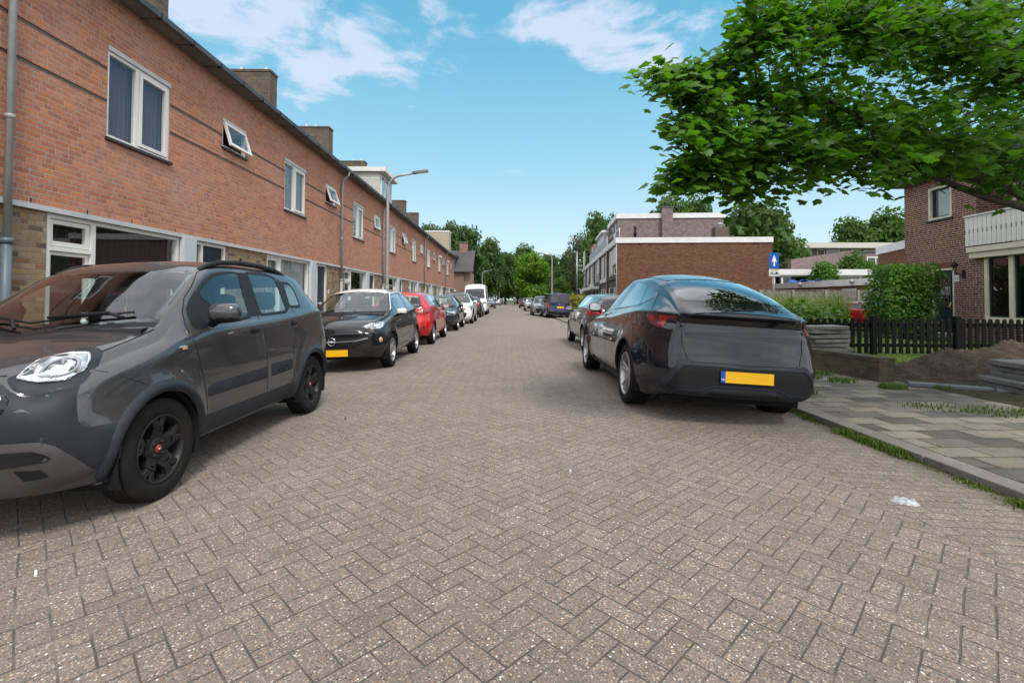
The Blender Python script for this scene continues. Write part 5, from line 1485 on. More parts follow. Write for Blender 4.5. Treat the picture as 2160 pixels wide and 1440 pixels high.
def van_white():
    W = 1.0; x = -1.62 - W
    T = []
    H = 2.55
    def r(y, zb, wb, wm, zs, ws, zr, wr, zc): T.append((y, zb, wb, wm, zs, ws, zr, wr, zc))
    r(2.75, .36, .78, .82, .80, .80, .95, .70, 1.02); r(2.68, .30, .86, .92, .86, .88, 1.04, .78, 1.10); r(2.45, .28, .92, .98, .98, .94, 1.14, .84, 1.20)
    r(2.22, .28, .94, 1.0, 1.10, .97, 1.22, .88, 1.26); r(2.17, .28, .94, 1.0, 1.12, .97, 1.27, .88, 1.31); r(1.70, .28, .94, 1., 1.2, .97, 1.82, .83, 1.87); r(1.42, .28, .94, 1., 1.22, .97, 2.05, .81, 2.12)
    r(1.25, .28, .94, 1., 1.22, .97, 2.22, .80, 2.32); r(.95, .28, .94, 1., 1.22, .97, 2.38, .80, 2.49); r(.5, .28, .94, 1., 1.22, .97, 2.43, .80, 2.55); r(-2.6, .28, .94, 1., 1.22, .97, 2.43, .80, 2.55); r(-2.75, .3, .92, .98, 1.22, .95, 2.40, .78, 2.5)
    root = empty('delivery_van', (x, 39.2 + 1.75 + .1, road_z(x)), FACE, 'tall white high roof delivery van facing the camera', 'van', KL); root.rotation_euler = (0, -lean_at(x), FACE)
    h = Hull(T, .07, Bf=.16, Br=.02, Gf=[(.3, -.06), (.5, 0), (.9, .0), (1.1, -.06)], capn=14)
    P = paint('van_white_paint', (.78, .78, .78), .0, .35, .8, .12)
    c = Car(h, root, P); c.arch = [(1.75, .35, .40), (-1.75, .35, .40)]
    win = [(1.62, 1.30), (1.30, 1.80), (.75, 1.84), (.72, 1.30)]
    c.cut_side = [win]
    wsp = [(.80, 2.20), (.76, 1.80), (.71, 1.46), (.3, 1.55), (-.3, 1.55), (-.71, 1.46), (-.76, 1.80), (-.80, 2.20), (-.3, 2.32), (.3, 2.32)]
    c.cut_top = [wsp]
    body = c.finish()['body'][0][1]
    gm = glass('van_glass', (.40, .46, .46), boost=2.0)
    w3 = [tuple(h.top(x_, y_)) for x_, y_ in wsp]; o = c.panel(w3, gm, 'windscreen', .002, .12, parent=body)
    big = [Vector(p) for p in w3]; ce = sum(big, Vector()) / len(big)
    c.ring([p + (p - ce).normalized() * .03 for p in big], [p - (p - ce).normalized() * .04 for p in big], M_TRIM, 'windscreen_surround', (.001, .003, .003, .003), parent=o)
    for sg in (1, -1):
        pts = [tuple(h.side(y, z, sg)) for y, z in win]; c.panel(pts, gm, 'window', .003, .15, parent=body)
        P8 = rounded([tuple(h.near(p)[0]) for p in [(sg * .62, 2.86, 1.0), (sg * .80, 2.72, 1.08), (sg * .90, 2.45, 1.16), (sg * .92, 2.45, .92), (sg * .82, 2.70, .84), (sg * .66, 2.84, .86)]], .03, 3)
        o = c.panel(P8, lens('headlamp_reflector', (.62, .64, .67), .22), 'headlamp', .005, .06, parent=body); c.panel(P8, M_CLEAR, 'clear_cover', .014, .06, bev=.01, parent=o)
        mirror(c, (sg * 1.17, 1.66, 1.45), sg, M_BLACK, (.10, .06, .17), (.0, .03))
    Fr = lambda x_, z: tuple(h.front(x_, z, 1))
    c.panel([Fr(x_, z) for x_, z in [(-.78, .62), (-.5, .66), (.5, .66), (.78, .62), (.76, .36), (-.76, .36)]], M_CLAD, 'bumper', .010, .06, bev=.01, parent=body)
    c.panel([Fr(x_, z) for x_, z in [(-.55, .96), (.55, .96), (.50, .76), (-.50, .76)]], M_BLACK, 'grille', .008, .06, bev=.01, parent=body)
    p = Fr(0, .52); plate(c, (0, p[1] + .03, .52), (0, 0, math.pi))
    q = h.top(0, 1.05); MB().sphere((0, 1.02, q.z + .0), .035, 10, 6).build('camera_pod', M_BLACK, body)
    mb = MB(); c.seam([tuple(h.side(y, z, 1)) for y, z in ((1.55, 1.2), (1.5, .5))], mb); c.seam([tuple(h.side(y, z, 1)) for y, z in ((.65, 2.2), (.65, .5))], mb); c.seam([tuple(h.side(y, z, 1)) for y, z in ((-.6, 2.2), (-.6, .5))], mb); mb.build('panel_gaps', M_SEAM, body)
    for ay in (1.75, -1.75): arch_wells(c, ay, .35, .40, .62, .97, body)
    MB().box(-.8, .8, -2.6, 2.6, .28, .40).build('underbody', M_SEAM, root)
    wheels(c, 1.75, -1.75, .985, .35, .22, .21, 'five', mat('steel_wheel', (.12, .12, .125), .5, .4))
    interior(c, 1.0, .8, .26, 2.05, 1.25, .9, drive=-1)
    MB().box(-.9, .9, .52, .55, .5, 2.3).build('bulkhead', M_SEATG, root)
    return root
# ------------------------------------------------------------------ ground materials
def paving_mat():
    m, nt, out = nodemat('herringbone_pavers'); k = NT(nt)
    P = k.pos(); x, y, z = k.xyz(P)
    # slow unevenness so that courses are never ruler straight
    wob = k.noise(P, 1.3, 3, .55, out=1)
    P2 = k.vmath('ADD', P, k.vmath('SCALE', k.vmath('SUBTRACT', wob, (.5, .5, .5)), scale=.035))
    x2, y2, _ = k.xyz(P2)
    S = 1 / .096
    a = k.math('MULTIPLY', k.math('ADD', x2, y2), S * .70711); b = k.math('MULTIPLY', k.math('SUBTRACT', y2, x2), S * .70711)
    i, j = k.math('FLOOR', a), k.math('FLOOR', b)
    fx, fy = k.math('SUBTRACT', a, i), k.math('SUBTRACT', b, j)
    d = k.math('SUBTRACT', i, j)
    q = k.math('SUBTRACT', d, k.math('MULTIPLY', k.math('FLOOR', k.math('DIVIDE', d, 4.)), 4.))
    def isq(v): return k.math('COMPARE', q, float(v), .3)
    k0, k1, k2, k3 = [isq(v) for v in range(4)]
    L = k.math('ADD', fx, k1); Rr = k.math('ADD', k.math('SUBTRACT', 1., fx), k0)
    Bt = k.math('ADD', fy, k2); Tp = k.math('ADD', k.math('SUBTRACT', 1., fy), k3)
    e1 = k.math('MINIMUM', k.math('MINIMUM', L, Rr), k.math('MINIMUM', Bt, Tp))
    id1 = k.comb(k.math('SUBTRACT', i, k1), k.math('SUBTRACT', j, k2), k.math('ADD', k2, k3))
    # straight courses beside the right kerb
    ax = k.math('MULTIPLY', x2, 1 / .194); by = k.math('MULTIPLY', y2, S)
    j2 = k.math('FLOOR', by); odd = k.math('MULTIPLY', k.math('MODULO', j2, 2.), .5)
    a2 = k.math('ADD', ax, odd); i2 = k.math('FLOOR', a2)
    gx, gy = k.math('SUBTRACT', a2, i2), k.math('SUBTRACT', by, j2)
    e2x = k.math('MULTIPLY', k.math('MINIMUM', gx, k.math('SUBTRACT', 1., gx)), 2.)
    e2 = k.math('MINIMUM', e2x, k.math('MINIMUM', gy, k.math('SUBTRACT', 1., gy)))
    id2 = k.comb(i2, j2, 7.)
    side = k.math('GREATER_THAN', k.math('ADD', x, k.math('MULTIPLY', k.math('SINE', k.math('MULTIPLY', y, 30.)), .0)), 2.42)
    e = k.math('ADD', k.math('MULTIPLY', e1, k.math('SUBTRACT', 1., side)), k.math('MULTIPLY', e2, side))
    idm = k.n('ShaderNodeMix', data_type='VECTOR'); k.val(idm.inputs[0], side); nt.links.new(id1, idm.inputs[4]); nt.links.new(id2, idm.inputs[5])
    bid = idm.outputs[1]
    rnd = k.white(bid)
    # exposed aggregate: two grain sizes with their own colours
    vs = k.n('ShaderNodeTexVoronoi', feature='F1'); k.val(vs.inputs['Vector'], P); vs.inputs['Scale'].default_value = 92
    vs2 = k.n('ShaderNodeTexVoronoi', feature='F1'); k.val(vs2.inputs['Vector'], P); vs2.inputs['Scale'].default_value = 185
    g1 = k.white(vs.outputs['Color']); g2 = k.white(vs2.outputs['Color'])
    stops = [(0., (.035, .034, .038)), (.18, (.075, .066, .062)), (.36, (.13, .106, .092)), (.52, (.20, .162, .132)), (.66, (.29, .215, .145)), (.76, (.25, .115, .055)), (.81, (.36, .275, .175)), (.89, (.40, .36, .30)), (.975, (.62, .60, .56))]
    peb = k.ramp(g1, stops, 'CONSTANT'); peb2 = k.ramp(g2, stops, 'CONSTANT')
    m1 = k.ramp(vs.outputs['Distance'], [(.34, 1.), (.46, 0.)]); m2 = k.ramp(vs2.outputs['Distance'], [(.30, 1.), (.45, 0.)])
    binder = k.mix(k.noise(P, 9, 4, .6), (.108, .087, .073), (.166, .136, .112))
    c = k.mix(k.math('MULTIPLY', m2, .9), binder, peb2)
    has = k.math('GREATER_THAN', g1, .03)
    c = k.mix(k.math('MULTIPLY', m1, has), c, peb)
    tone = k.ramp(rnd, [(0., (.86, .85, .86)), (.5, (1., .99, .98)), (1., (1.14, 1.11, 1.08))])
    c = k.mix(1., c, tone, 'MULTIPLY')
    # wear: paler wheel tracks, darker damp patches, drips
    big = k.noise(P, .35, 4, .6); c = k.mix(1., c, k.ramp(big, [(.3, .90), (.7, 1.10)]), 'MULTIPLY')
    mid = k.noise(P, 2.2, 4, .65); c = k.mix(1., c, k.ramp(mid, [(.3, .92), (.72, 1.08)]), 'MULTIPLY')
    # joints
    sand = k.mix(k.ramp(k.noise(P, 3.5, 3, .6), [(.50, 0.), (.66, 1.)]), (.028, .024, .021), (.13, .115, .095))
    mossm = k.noise(P, .9, 4, .62)
    weedy = k.span(k.math('ADD', k.math('MULTIPLY', x, .30), mossm), .98, 1.30)
    weedy = k.math('MAXIMUM', weedy, k.ramp(mossm, [(.60, 0.), (.72, .8)]))
    green = k.math('MULTIPLY', weedy, k.ramp(k.noise(P, 14, 3, .6), [(.46, 0.), (.60, 1.)]), clamp=True)
    jw = k.math('ADD', k.math('MULTIPLY_ADD', k.noise(P, 6, 3, .6), .065, .018), k.math('MULTIPLY', green, .075))
    jn = k.math('SUBTRACT', 1., k.math('DIVIDE', e, jw), clamp=True)
    joint = k.ramp(jn, [(.0, 0.), (.55, 1.)])
    jc = k.mix(green, sand, k.mix(k.noise(P, 40, 2), (.05, .075, .015), (.12, .13, .03)))
    c = k.mix(joint, c, jc)
    gut = k.math('MULTIPLY', k.span(k.math('ADD', x, k.math('MULTIPLY', k.noise(P, 4, 4, .65), .45)), 3.40, 3.58), k.ramp(k.noise(P, 30, 3, .7), [(.3, .5), (.6, 1.)]))
    c = k.mix(gut, c, k.mix(k.noise(P, 18, 3), (.028, .019, .012), (.055, .042, .020)))
    h = k.math('ADD', k.math('MULTIPLY', k.math('SUBTRACT', 1., joint), 1.), k.math('ADD', k.math('MULTIPLY', m1, .22), k.math('MULTIPLY', rnd, .35)))
    n1 = k.bump(h, .7, .007)
    k.out(out, k.bsdf(c, .82, 0, n1, spec=.35, sheen=.17))
    return m

def slab_mat():
    m, nt, out = nodemat('pavement_slabs'); k = NT(nt)
    P = k.pos(); wob = k.noise(P, 1.1, 3, .5, out=1)
    P2 = k.vmath('ADD', P, k.vmath('SCALE', k.vmath('SUBTRACT', wob, (.5, .5, .5)), scale=.05))
    x, y, _ = k.xyz(P2)
    by = k.math('MULTIPLY', y, 1 / .265); j = k.math('FLOOR', by); ax = k.math('ADD', k.math('MULTIPLY', x, 1 / .42), k.math('MULTIPLY', k.math('MODULO', j, 2.), .5)); i = k.math('FLOOR', ax)
    fx, fy = k.math('SUBTRACT', ax, i), k.math('SUBTRACT', by, j)
    ex = k.math('MULTIPLY', k.math('MINIMUM', fx, k.math('SUBTRACT', 1., fx)), 1.5); ey = k.math('MINIMUM', fy, k.math('SUBTRACT', 1., fy))
    e = k.math('MINIMUM', ex, ey)
    rnd = k.white(k.comb(i, j, 3.))
    c = k.ramp(rnd, [(0., (.10, .097, .094)), (.20, (.135, .128, .122)), (.42, (.18, .168, .152)), (.62, (.215, .20, .175)), (.84, (.235, .215, .185))], 'CONSTANT')
    c = k.mix(1., c, k.ramp(k.noise(P, 3, 5, .65), [(.3, .75), (.7, 1.2)]), 'MULTIPLY')
    c = k.mix(1., c, (1.03, 1.0, .92), 'MULTIPLY'); sp = k.noise(P, 160, 2, .7)
    c = k.mix(1., c, k.ramp(sp, [(.3, .7), (.7, 1.3)]), 'MULTIPLY')
    jw = k.math('MULTIPLY_ADD', k.noise(P, 5, 3, .6), .05, .0)
    joint = k.ramp(k.math('SUBTRACT', 1., k.math('DIVIDE', e, jw), clamp=True), [(0., 0.), (.5, 1.)])
    stain = k.ramp(k.noise(P, 1.6, 4, .65), [(.40, 0.), (.58, 1.)])
    jc = k.mix(k.ramp(k.noise(P, 7, 3, .6), [(.45, 0.), (.6, 1.)]), (.045, .028, .018), (.05, .065, .015))
    edge = k.math('MULTIPLY', k.ramp(e, [(.0, 1.), (.20, 0.)]), k.math('MULTIPLY', stain, k.ramp(k.noise(P, 22, 3, .7), [(.4, 0.), (.62, 1.)])))
    c = k.mix(k.math('MULTIPLY', edge, .85), c, (.06, .035, .022))
    c = k.mix(joint, c, jc)
    k.out(out, k.bsdf(c, .85, 0, k.bump(k.math('ADD', k.math('SUBTRACT', 1., joint), k.math('MULTIPLY', rnd, .6)), .5, .008), spec=.3))
    return m

def concrete_mat(name, c0, c1, scale=2.5, grain=90, bump_=.002):
    if name in MATS: return MATS[name]
    m, nt, out = nodemat(name); k = NT(nt); P = k.pos()
    c = k.mix(k.ramp(k.noise(P, scale, 6, .65), [(.3, 0.), (.7, 1.)]), c0, c1)
    g = k.noise(P, grain, 3, .7)
    c = k.mix(1., c, k.ramp(g, [(.3, .72), (.7, 1.28)]), 'MULTIPLY')
    k.out(out, k.bsdf(c, .85, 0, k.bump(g, .5, bump_), spec=.3)); MATS[name] = m
    return m

def soil_mat(name='bare_soil', c0=(.055, .042, .031), c1=(.130, .102, .078)):
    m, nt, out = nodemat(name); k = NT(nt); P = k.pos()
    n = k.noise(P, 7, 8, .72); v = k.voro(P, 38)
    c = k.mix(k.ramp(n, [(.3, 0.), (.72, 1.)]), c0, c1)
    c = k.mix(1., c, k.ramp(v, [(.0, 1.25), (.6, .7)]), 'MULTIPLY')
    k.out(out, k.bsdf(c, .95, 0, k.bump(k.math('ADD', n, k.math('MULTIPLY', v, -.5)), .9, .03), spec=.15))
    return m

def turf_mat(name, c0, c1, dry=(.16, .14, .06)):
    m, nt, out = nodemat(name); k = NT(nt); P = k.pos()
    n = k.noise(P, 2.2, 6, .7); f = k.noise(P, 60, 3, .7)
    c = k.mix(k.ramp(n, [(.3, 0.), (.7, 1.)]), c0, c1)
    c = k.mix(k.math('MULTIPLY', k.ramp(k.noise(P, .8, 4, .6), [(.5, 0.), (.7, 1.)]), .6), c, dry)
    c = k.mix(1., c, k.ramp(f, [(.3, .55), (.7, 1.35)]), 'MULTIPLY')
    k.out(out, k.bsdf(c, .95, 0, k.bump(f, .8, .03), spec=.1))
    return m

def leaf_mat(name, c0, c1, trans=.45, rough=.5, hue=None):
    """leaves: colour differs leaf by leaf, light passes through"""
    if name in MATS: return MATS[name]
    m, nt, out = nodemat(name); k = NT(nt)
    geo = k.n('ShaderNodeNewGeometry'); r = geo.outputs['Random Per Island']
    big = k.noise(geo.outputs['Position'], .55, 3, .6)
    f = k.math('ADD', k.math('MULTIPLY', r, .65), k.math('MULTIPLY', k.ramp(big, [(.3, 0.), (.7, 1.)]), .35))
    c = k.mix(f, c0, c1)
    if hue: c = k.mix(k.math('GREATER_THAN', r, .985), c, hue)
    b = k.bsdf(c, rough, spec=.35)
    t = k.n('ShaderNodeBsdfTranslucent'); k.val(t.inputs[0], k.mix(1., c, (1.5, 1.75, .55), 'MULTIPLY'))
    mx = k.n('ShaderNodeMixShader'); mx.inputs[0].default_value = trans
    nt.links.new(b, mx.inputs[1]); nt.links.new(t.outputs[0], mx.inputs[2])
    k.out(out, mx.outputs[0]); MATS[name] = m
    return m

M_BLADE = leaf_mat('grass_blades', (.045, .085, .012), (.115, .165, .030), .35, hue=(.25, .22, .08))
M_WEED = leaf_mat('weed_leaves', (.050, .105, .015), (.10, .17, .030), .35)
M_KERB = concrete_mat('kerb_concrete', (.15, .14, .125), (.235, .22, .195), 3.0)

# ------------------------------------------------------------------ sheets
def strip_sheet(name, xs, ys, zf, m, kind='structure', label=None, cat=None):
    mb = MB(); n = len(xs)
    vs = [(x, y, zf(x, y)) for y in ys for x in xs]
    fs = [(j * n + i, j * n + i + 1, (j + 1) * n + i + 1, (j + 1) * n + i) for j in range(len(ys) - 1) for i in range(n - 1)]
    mb.add(vs, fs, 0, True)
    o = mb.build(name, m)
    return tag(o, label, cat, None, kind)

def frange(a, b, n): return [a + (b - a) * i / n for i in range(n + 1)]
RX0, RX1 = -4.25, 3.42
tag(MB().quad((-900, -300, -.30), (900, -300, -.30), (900, 1500, -.30), (-900, 1500, -.30)).build('ground', turf_mat('far_ground', (.035, .055, .014), (.07, .085, .03))), kind='structure')
strip_sheet('road', frange(RX0, RX1, 20), frange(-14, 170, 46), lambda x, y: road_z(x), paving_mat())
strip_sheet('pavement', frange(3.62, 6.1, 6) + [8.6], frange(-8, 36, 22), lambda x, y: -.045 + .010 * (x - 3.6), slab_mat())
strip_sheet('pavement', [3.62, 8.6], [36.0, 165], lambda x, y: -.045 + .010 * (x - 3.6), MATS.get('slab') or bpy.data.materials['pavement_slabs'])
strip_sheet('pavement', [-6.6, -4.45], frange(-8, 165, 10), lambda x, y: -.045, bpy.data.materials['pavement_slabs'])
def kerb(name, x0, x1, ys, zt, seed):
    r2 = random.Random(seed); mb = MB(); y = ys[0]
    while y < ys[1]:
        L = 1.0 if y < 40 else 6.0
        dz = r2.uniform(-.006, .006); dx = r2.uniform(-.006, .006)
        mb.box(x0 + dx, x1 + dx, y + .004, y + L - .004, -.30, zt + dz); y += L
    return tag(mb.build(name, M_KERB, bevel=.012), kind='structure')
kerb('kerb', 3.42, 3.61, (-6, 160), -.042, 3)
kerb('kerb', -4.44, -4.25, (-6, 160), -.04, 4)
# ground behind the right pavement
strip_sheet('lawn', frange(6.1, 17, 22), frange(8.2, 18.2, 20), lambda x, y: .02 + .02 * math.sin(x * 1.7) * math.sin(y * 1.3), turf_mat('lawn_turf', (.05, .095, .016), (.11, .17, .030)))
strip_sheet('yard', [6.1, 60], [18.2, 60], lambda x, y: -.02, turf_mat('yard_ground', (.06, .07, .03), (.10, .10, .05)))
strip_sheet('verge', frange(6.1, 16, 20), frange(2.0, 8.2, 12), lambda x, y: -.015 + .03 * sstep(6.1, 7.0, x), soil_mat('verge_earth', (.05, .045, .022), (.10, .095, .05)))
# raised crossing with white blocks far down the street
for yy, n in ((84.0, 14), (96., 12)):
    mb = MB()
    for q in range(n):
        x = -2.4 + q * .50; z = max(road_z(x), road_z(x + .28)) + .008
        mb.box(x, x + .26, yy, yy + 1.6, z - .01, z)
    tag(mb.build('road_marking', mat('road_paint_white', (.62, .61, .58), .7, vary=.1)), kind='structure')
# ------------------------------------------------------------------ brick walls
def brick_mat(name, cols, mortar, bl=.22, bh=.077, jt=.011, soot=.0, pale=.0, pale_c=(.55, .40, .36), rough=.88, bumpd=.006, wob=.006):
    """bond of bricks in world metres; works on walls facing x or y"""
    if name in MATS: return MATS[name]
    m, nt, out = nodemat(name); k = NT(nt)
    P0 = k.pos(); N = k.nrm()
    wv = k.noise(P0, 2.0, 2, .5, out=1)
    P = k.vmath('ADD', P0, k.vmath('SCALE', k.vmath('SUBTRACT', wv, (.5, .5, .5)), scale=wob))
    x, y, z = k.xyz(P); nx, ny, nz = k.xyz(N)
    facing_x = k.math('GREATER_THAN', k.math('ABSOLUTE', nx), .707)
    u = k.math('ADD', k.math('MULTIPLY', y, facing_x), k.math('MULTIPLY', x, k.math('SUBTRACT', 1., facing_x)))
    by = k.math('DIVIDE', z, bh); j = k.math('FLOOR', by)
    rowr = k.white(k.comb(j, 5., 1.))
    au = k.math('ADD', k.math('DIVIDE', u, bl), k.math('ADD', k.math('MULTIPLY', k.math('MODULO', j, 2.), .5), k.math('MULTIPLY', rowr, .5)))
    i = k.math('FLOOR', au); fx = k.math('SUBTRACT', au, i)
    # some bricks are split into two headers
    rs = k.white(k.comb(i, j, 11.)); split = k.math('GREATER_THAN', rs, .72)
    hx = k.math('MULTIPLY', fx, 2.); ih = k.math('FLOOR', hx); fh = k.math('SUBTRACT', hx, ih)
    ns = k.math('SUBTRACT', 1., split)
    ex = k.math('ADD', k.math('MULTIPLY', k.math('MULTIPLY', k.math('MINIMUM', fx, k.math('SUBTRACT', 1., fx)), bl), ns), k.math('MULTIPLY', k.math('MULTIPLY', k.math('MINIMUM', fh, k.math('SUBTRACT', 1., fh)), bl / 2), split))
    fy = k.math('SUBTRACT', by, j); ey = k.math('MULTIPLY', k.math('MINIMUM', fy, k.math('SUBTRACT', 1., fy)), bh)
    e = k.math('MINIMUM', ex, ey)
    bid = k.comb(k.math('ADD', i, k.math('MULTIPLY', k.math('MULTIPLY', ih, split), .37)), j, k.math('MULTIPLY', facing_x, 3.))
    r = k.white(bid); r2 = k.white(k.vmath('ADD', bid, (17.3, 4.1, 9.7)))
    c = k.ramp(r, [(q / len(cols), cc) for q, cc in enumerate(cols)], 'CONSTANT')
    c = k.mix(1., c, k.ramp(r2, [(0., .88), (1., 1.12)]), 'MULTIPLY')
    c = k.mix(1., c, k.ramp(k.noise(P0, 35, 4, .7), [(.3, .78), (.7, 1.2)]), 'MULTIPLY')
    if pale:
        pm = k.math('MULTIPLY', k.ramp(k.noise(P0, .75, 5, .66), [(.46, 0.), (.66, 1.)]), k.ramp(k.noise(P0, 16, 3, .7), [(.35, .15), (.65, 1.)]))
        c = k.mix(k.math('MULTIPLY', pm, pale), c, pale_c)
    wj = k.math('MULTIPLY_ADD', k.noise(P0, 9, 3, .6), jt * .9, jt * .18)
    joint = k.ramp(k.math('DIVIDE', e, wj), [(.62, 1.), (1.0, 0.)])
    mc = k.mix(k.noise(P0, 5, 4, .6), tuple(v * .72 for v in mortar), tuple(min(1, v * 1.25) for v in mortar))
    c = k.mix(joint, c, mc)
    if soot:
        s1 = k.ramp(k.noise(k.vmath('MULTIPLY', P0, (1., 1., .22)), 1.5, 5, .65), [(.42, 0.), (.72, 1.)])
        c = k.mix(k.math('MULTIPLY', s1, soot), c, (.04, .035, .03))
    h = k.math('ADD', k.math('SUBTRACT', 1., joint), k.math('ADD', k.math('MULTIPLY', r2, .5), k.math('MULTIPLY', k.noise(P0, 60, 3, .7), .3)))
    k.out(out, k.bsdf(c, rough, 0, k.bump(h, .6, bumpd), spec=.25)); MATS[name] = m
    return m

M_BRICK = brick_mat('orange_brick', [(.40, .155, .088), (.43, .178, .105), (.375, .150, .098), (.455, .185, .090), (.415, .185, .122), (.385, .168, .110), (.34, .142, .098), (.445, .180, .098)], (.36, .315, .26), .215, .0765, .010, soot=.05, pale=.45, pale_c=(.46, .30, .255))
M_YBRICK = brick_mat('yellow_brick', [(.26, .185, .11), (.30, .215, .125), (.24, .16, .105), (.31, .20, .09), (.28, .20, .14), (.12, .088, .07), (.27, .20, .12), (.22, .11, .07), (.29, .22, .14)], (.205, .18, .145), .215, .0765, .012, soot=.12)
M_CHIM = brick_mat('weathered_chimney_brick', [(.115, .088, .068), (.14, .105, .08), (.09, .072, .06), (.125, .10, .075)], (.17, .155, .13), .215, .0765, .012, soot=.35)
M_BROWN = brick_mat('brown_brick', [(.155, .070, .038), (.125, .055, .032), (.185, .085, .045), (.105, .048, .032), (.165, .078, .045), (.14, .062, .036)], (.085, .070, .058), .215, .066, .010, soot=.08)
M_REDBR = brick_mat('dark_red_brick', [(.17, .058, .042), (.14, .048, .037), (.20, .070, .048), (.115, .045, .037), (.165, .062, .047)], (.42, .35, .30), .22, .072, .016, soot=.04)
M_PURPLE = brick_mat('purple_grey_brick', [(.20, .145, .14), (.17, .12, .125), (.235, .175, .165), (.145, .105, .11), (.215, .16, .16)], (.20, .18, .17), .215, .066, .010)
M_GREYBR = brick_mat('dark_grey_brown_brick', [(.095, .080, .070), (.075, .064, .058), (.115, .095, .082)], (.11, .10, .09), .215, .066, .010)
M_FRAME = mat('white_window_paint', (.66, .655, .62), .45, vary=.06, vscale=3)
M_CREAM = mat('cream_paint', (.60, .56, .44), .5, vary=.08, vscale=3)
M_BAND = mat('pale_grey_band', (.45, .47, .48), .6, vary=.10, vscale=2)
M_POST = mat('pale_blue_grey_paint', (.46, .50, .525), .5, vary=.06, vscale=2)
M_ZINC = mat('zinc_gutter', (.085, .09, .098), .45, .5, vary=.25, vscale=3)
M_PIPE = mat('grey_pipe', (.30, .31, .315), .5, .1, vary=.15, vscale=3)
M_PIPED = mat('blue_grey_iron_pipe', (.10, .135, .165), .5, .1, vary=.15, vscale=4)
M_SOFFIT = concrete_mat('soffit_boards', (.11, .105, .095), (.19, .18, .165), 2.0)
M_TILE = mat('dark_roof_tile', (.045, .042, .042), .8, vary=.3, vscale=5)
M_WPANE = glass('window_pane', (.86, .88, .88), boost=1.25)
M_DPANE = glass('dormer_pane', (.3, .34, .36), boost=2.)
M_DOOR = mat('navy_door_paint', (.010, .014, .030), .35, vary=.15)
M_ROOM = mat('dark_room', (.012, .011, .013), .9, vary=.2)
M_SILL = mat('dark_glazed_sill', (.030, .020, .022), .25, vary=.25, vscale=14)
M_GROOVE = concrete_mat('grey_mortar_band', (.105, .095, .083), (.16, .145, .125), 4)
M_LEAD = mat('lead_flashing', (.42, .44, .46), .5, .2, vary=.15)
def curtain_mat(name, c, t=.25):
    if name in MATS: return MATS[name]
    m, nt, out = nodemat(name); k = NT(nt)
    b = k.bsdf(c, .9, spec=.1); tr = k.n('ShaderNodeBsdfTranslucent'); k.val(tr.inputs[0], c)
    mx = k.n('ShaderNodeMixShader'); mx.inputs[0].default_value = t
    nt.links.new(b, mx.inputs[1]); nt.links.new(tr.outputs[0], mx.inputs[2]); k.out(out, mx.outputs[0]); MATS[name] = m
    return m
CURT = {'purple': curtain_mat('purple_curtain', (.135, .105, .175)), 'white': curtain_mat('white_net', (.55, .57, .58)), 'plum': curtain_mat('plum_curtain', (.050, .036, .048)), 'grey': curtain_mat('grey_blind', (.34, .37, .39)), 'none': None}

def wall_cells(mb, y0, y1, z0, z1, holes, depth=.10, x=0., grooves=(), gd=.016, mi=0, gmi=1):
    """front face at x (facing +x) with rectangular openings, reveals and recessed bands"""
    ys = sorted({y0, y1} | {h[0] for h in holes} | {h[1] for h in holes})
    zs = sorted({z0, z1} | {h[2] for h in holes} | {h[3] for h in holes} | {g for gr in grooves for g in gr})
    ing = lambda za, zb: any(g[0] - 1e-6 <= za and zb <= g[1] + 1e-6 for g in grooves)
    hole = lambda ya, yb, za, zb: any(h[0] - 1e-6 <= ya and yb <= h[1] + 1e-6 and h[2] - 1e-6 <= za and zb <= h[3] + 1e-6 for h in holes)
    for a in range(len(zs) - 1):
        za, zb = zs[a], zs[a + 1]; g = ing(za, zb); xx = x - gd if g else x
        for b in range(len(ys) - 1):
            ya, yb = ys[b], ys[b + 1]
            if hole(ya, yb, za, zb): continue
            mb.quad((xx, ya, za), (xx, yb, za), (xx, yb, zb), (xx, ya, zb), gmi if g else mi)
            if g:
                mb.quad((x, ya, zb), (x - gd, ya, zb), (x - gd, yb, zb), (x, yb, zb), mi); mb.quad((x, ya, za), (x, yb, za), (x - gd, yb, za), (x - gd, ya, za), mi)
    for (ya, yb, za, zb) in holes:
        d = x - depth
        mb.quad((x, ya, za), (x, ya, zb), (d, ya, zb), (d, ya, za), mi); mb.quad((x, yb, za), (d, yb, za), (d, yb, zb), (x, yb, zb), mi)
        mb.quad((x, ya, zb), (x, yb, zb), (d, yb, zb), (d, ya, zb), mi); mb.quad((x, ya, za), (d, ya, za), (d, yb, za), (x, yb, za), mi)

def frame_mb(mb, y0, y1, z0, z1, x0, x1, t=.06, mi=0):
    """rectangular frame of four bars, butted"""
    mb.box(x0, x1, y0, y0 + t, z0, z1, mi); mb.box(x0, x1, y1 - t, y1, z0, z1, mi)
    mb.box(x0, x1, y0 + t, y1 - t, z1 - t, z1, mi); mb.box(x0, x1, y0 + t, y1 - t, z0, z0 + t, mi)

def curtain(parent, y0, y1, z0, z1, x, m, amp=.03, wl=.11, name='curtain', seed=0):
    r2 = random.Random(seed); n = max(8, int((y1 - y0) / .02)); vs = []
    ph = r2.uniform(0, 6)
    for i in range(n + 1):
        y = lerp(y0, y1, i / n); xx = x + amp * math.sin(ph + y / wl * 6.283 + .8 * math.sin(y * 9)) * .5
        vs += [(xx, y, z0), (xx, y, z1)]
    return MB().add(vs, [(2 * i, 2 * i + 2, 2 * i + 3, 2 * i + 1) for i in range(n)], 0, True).build(name, m, parent)

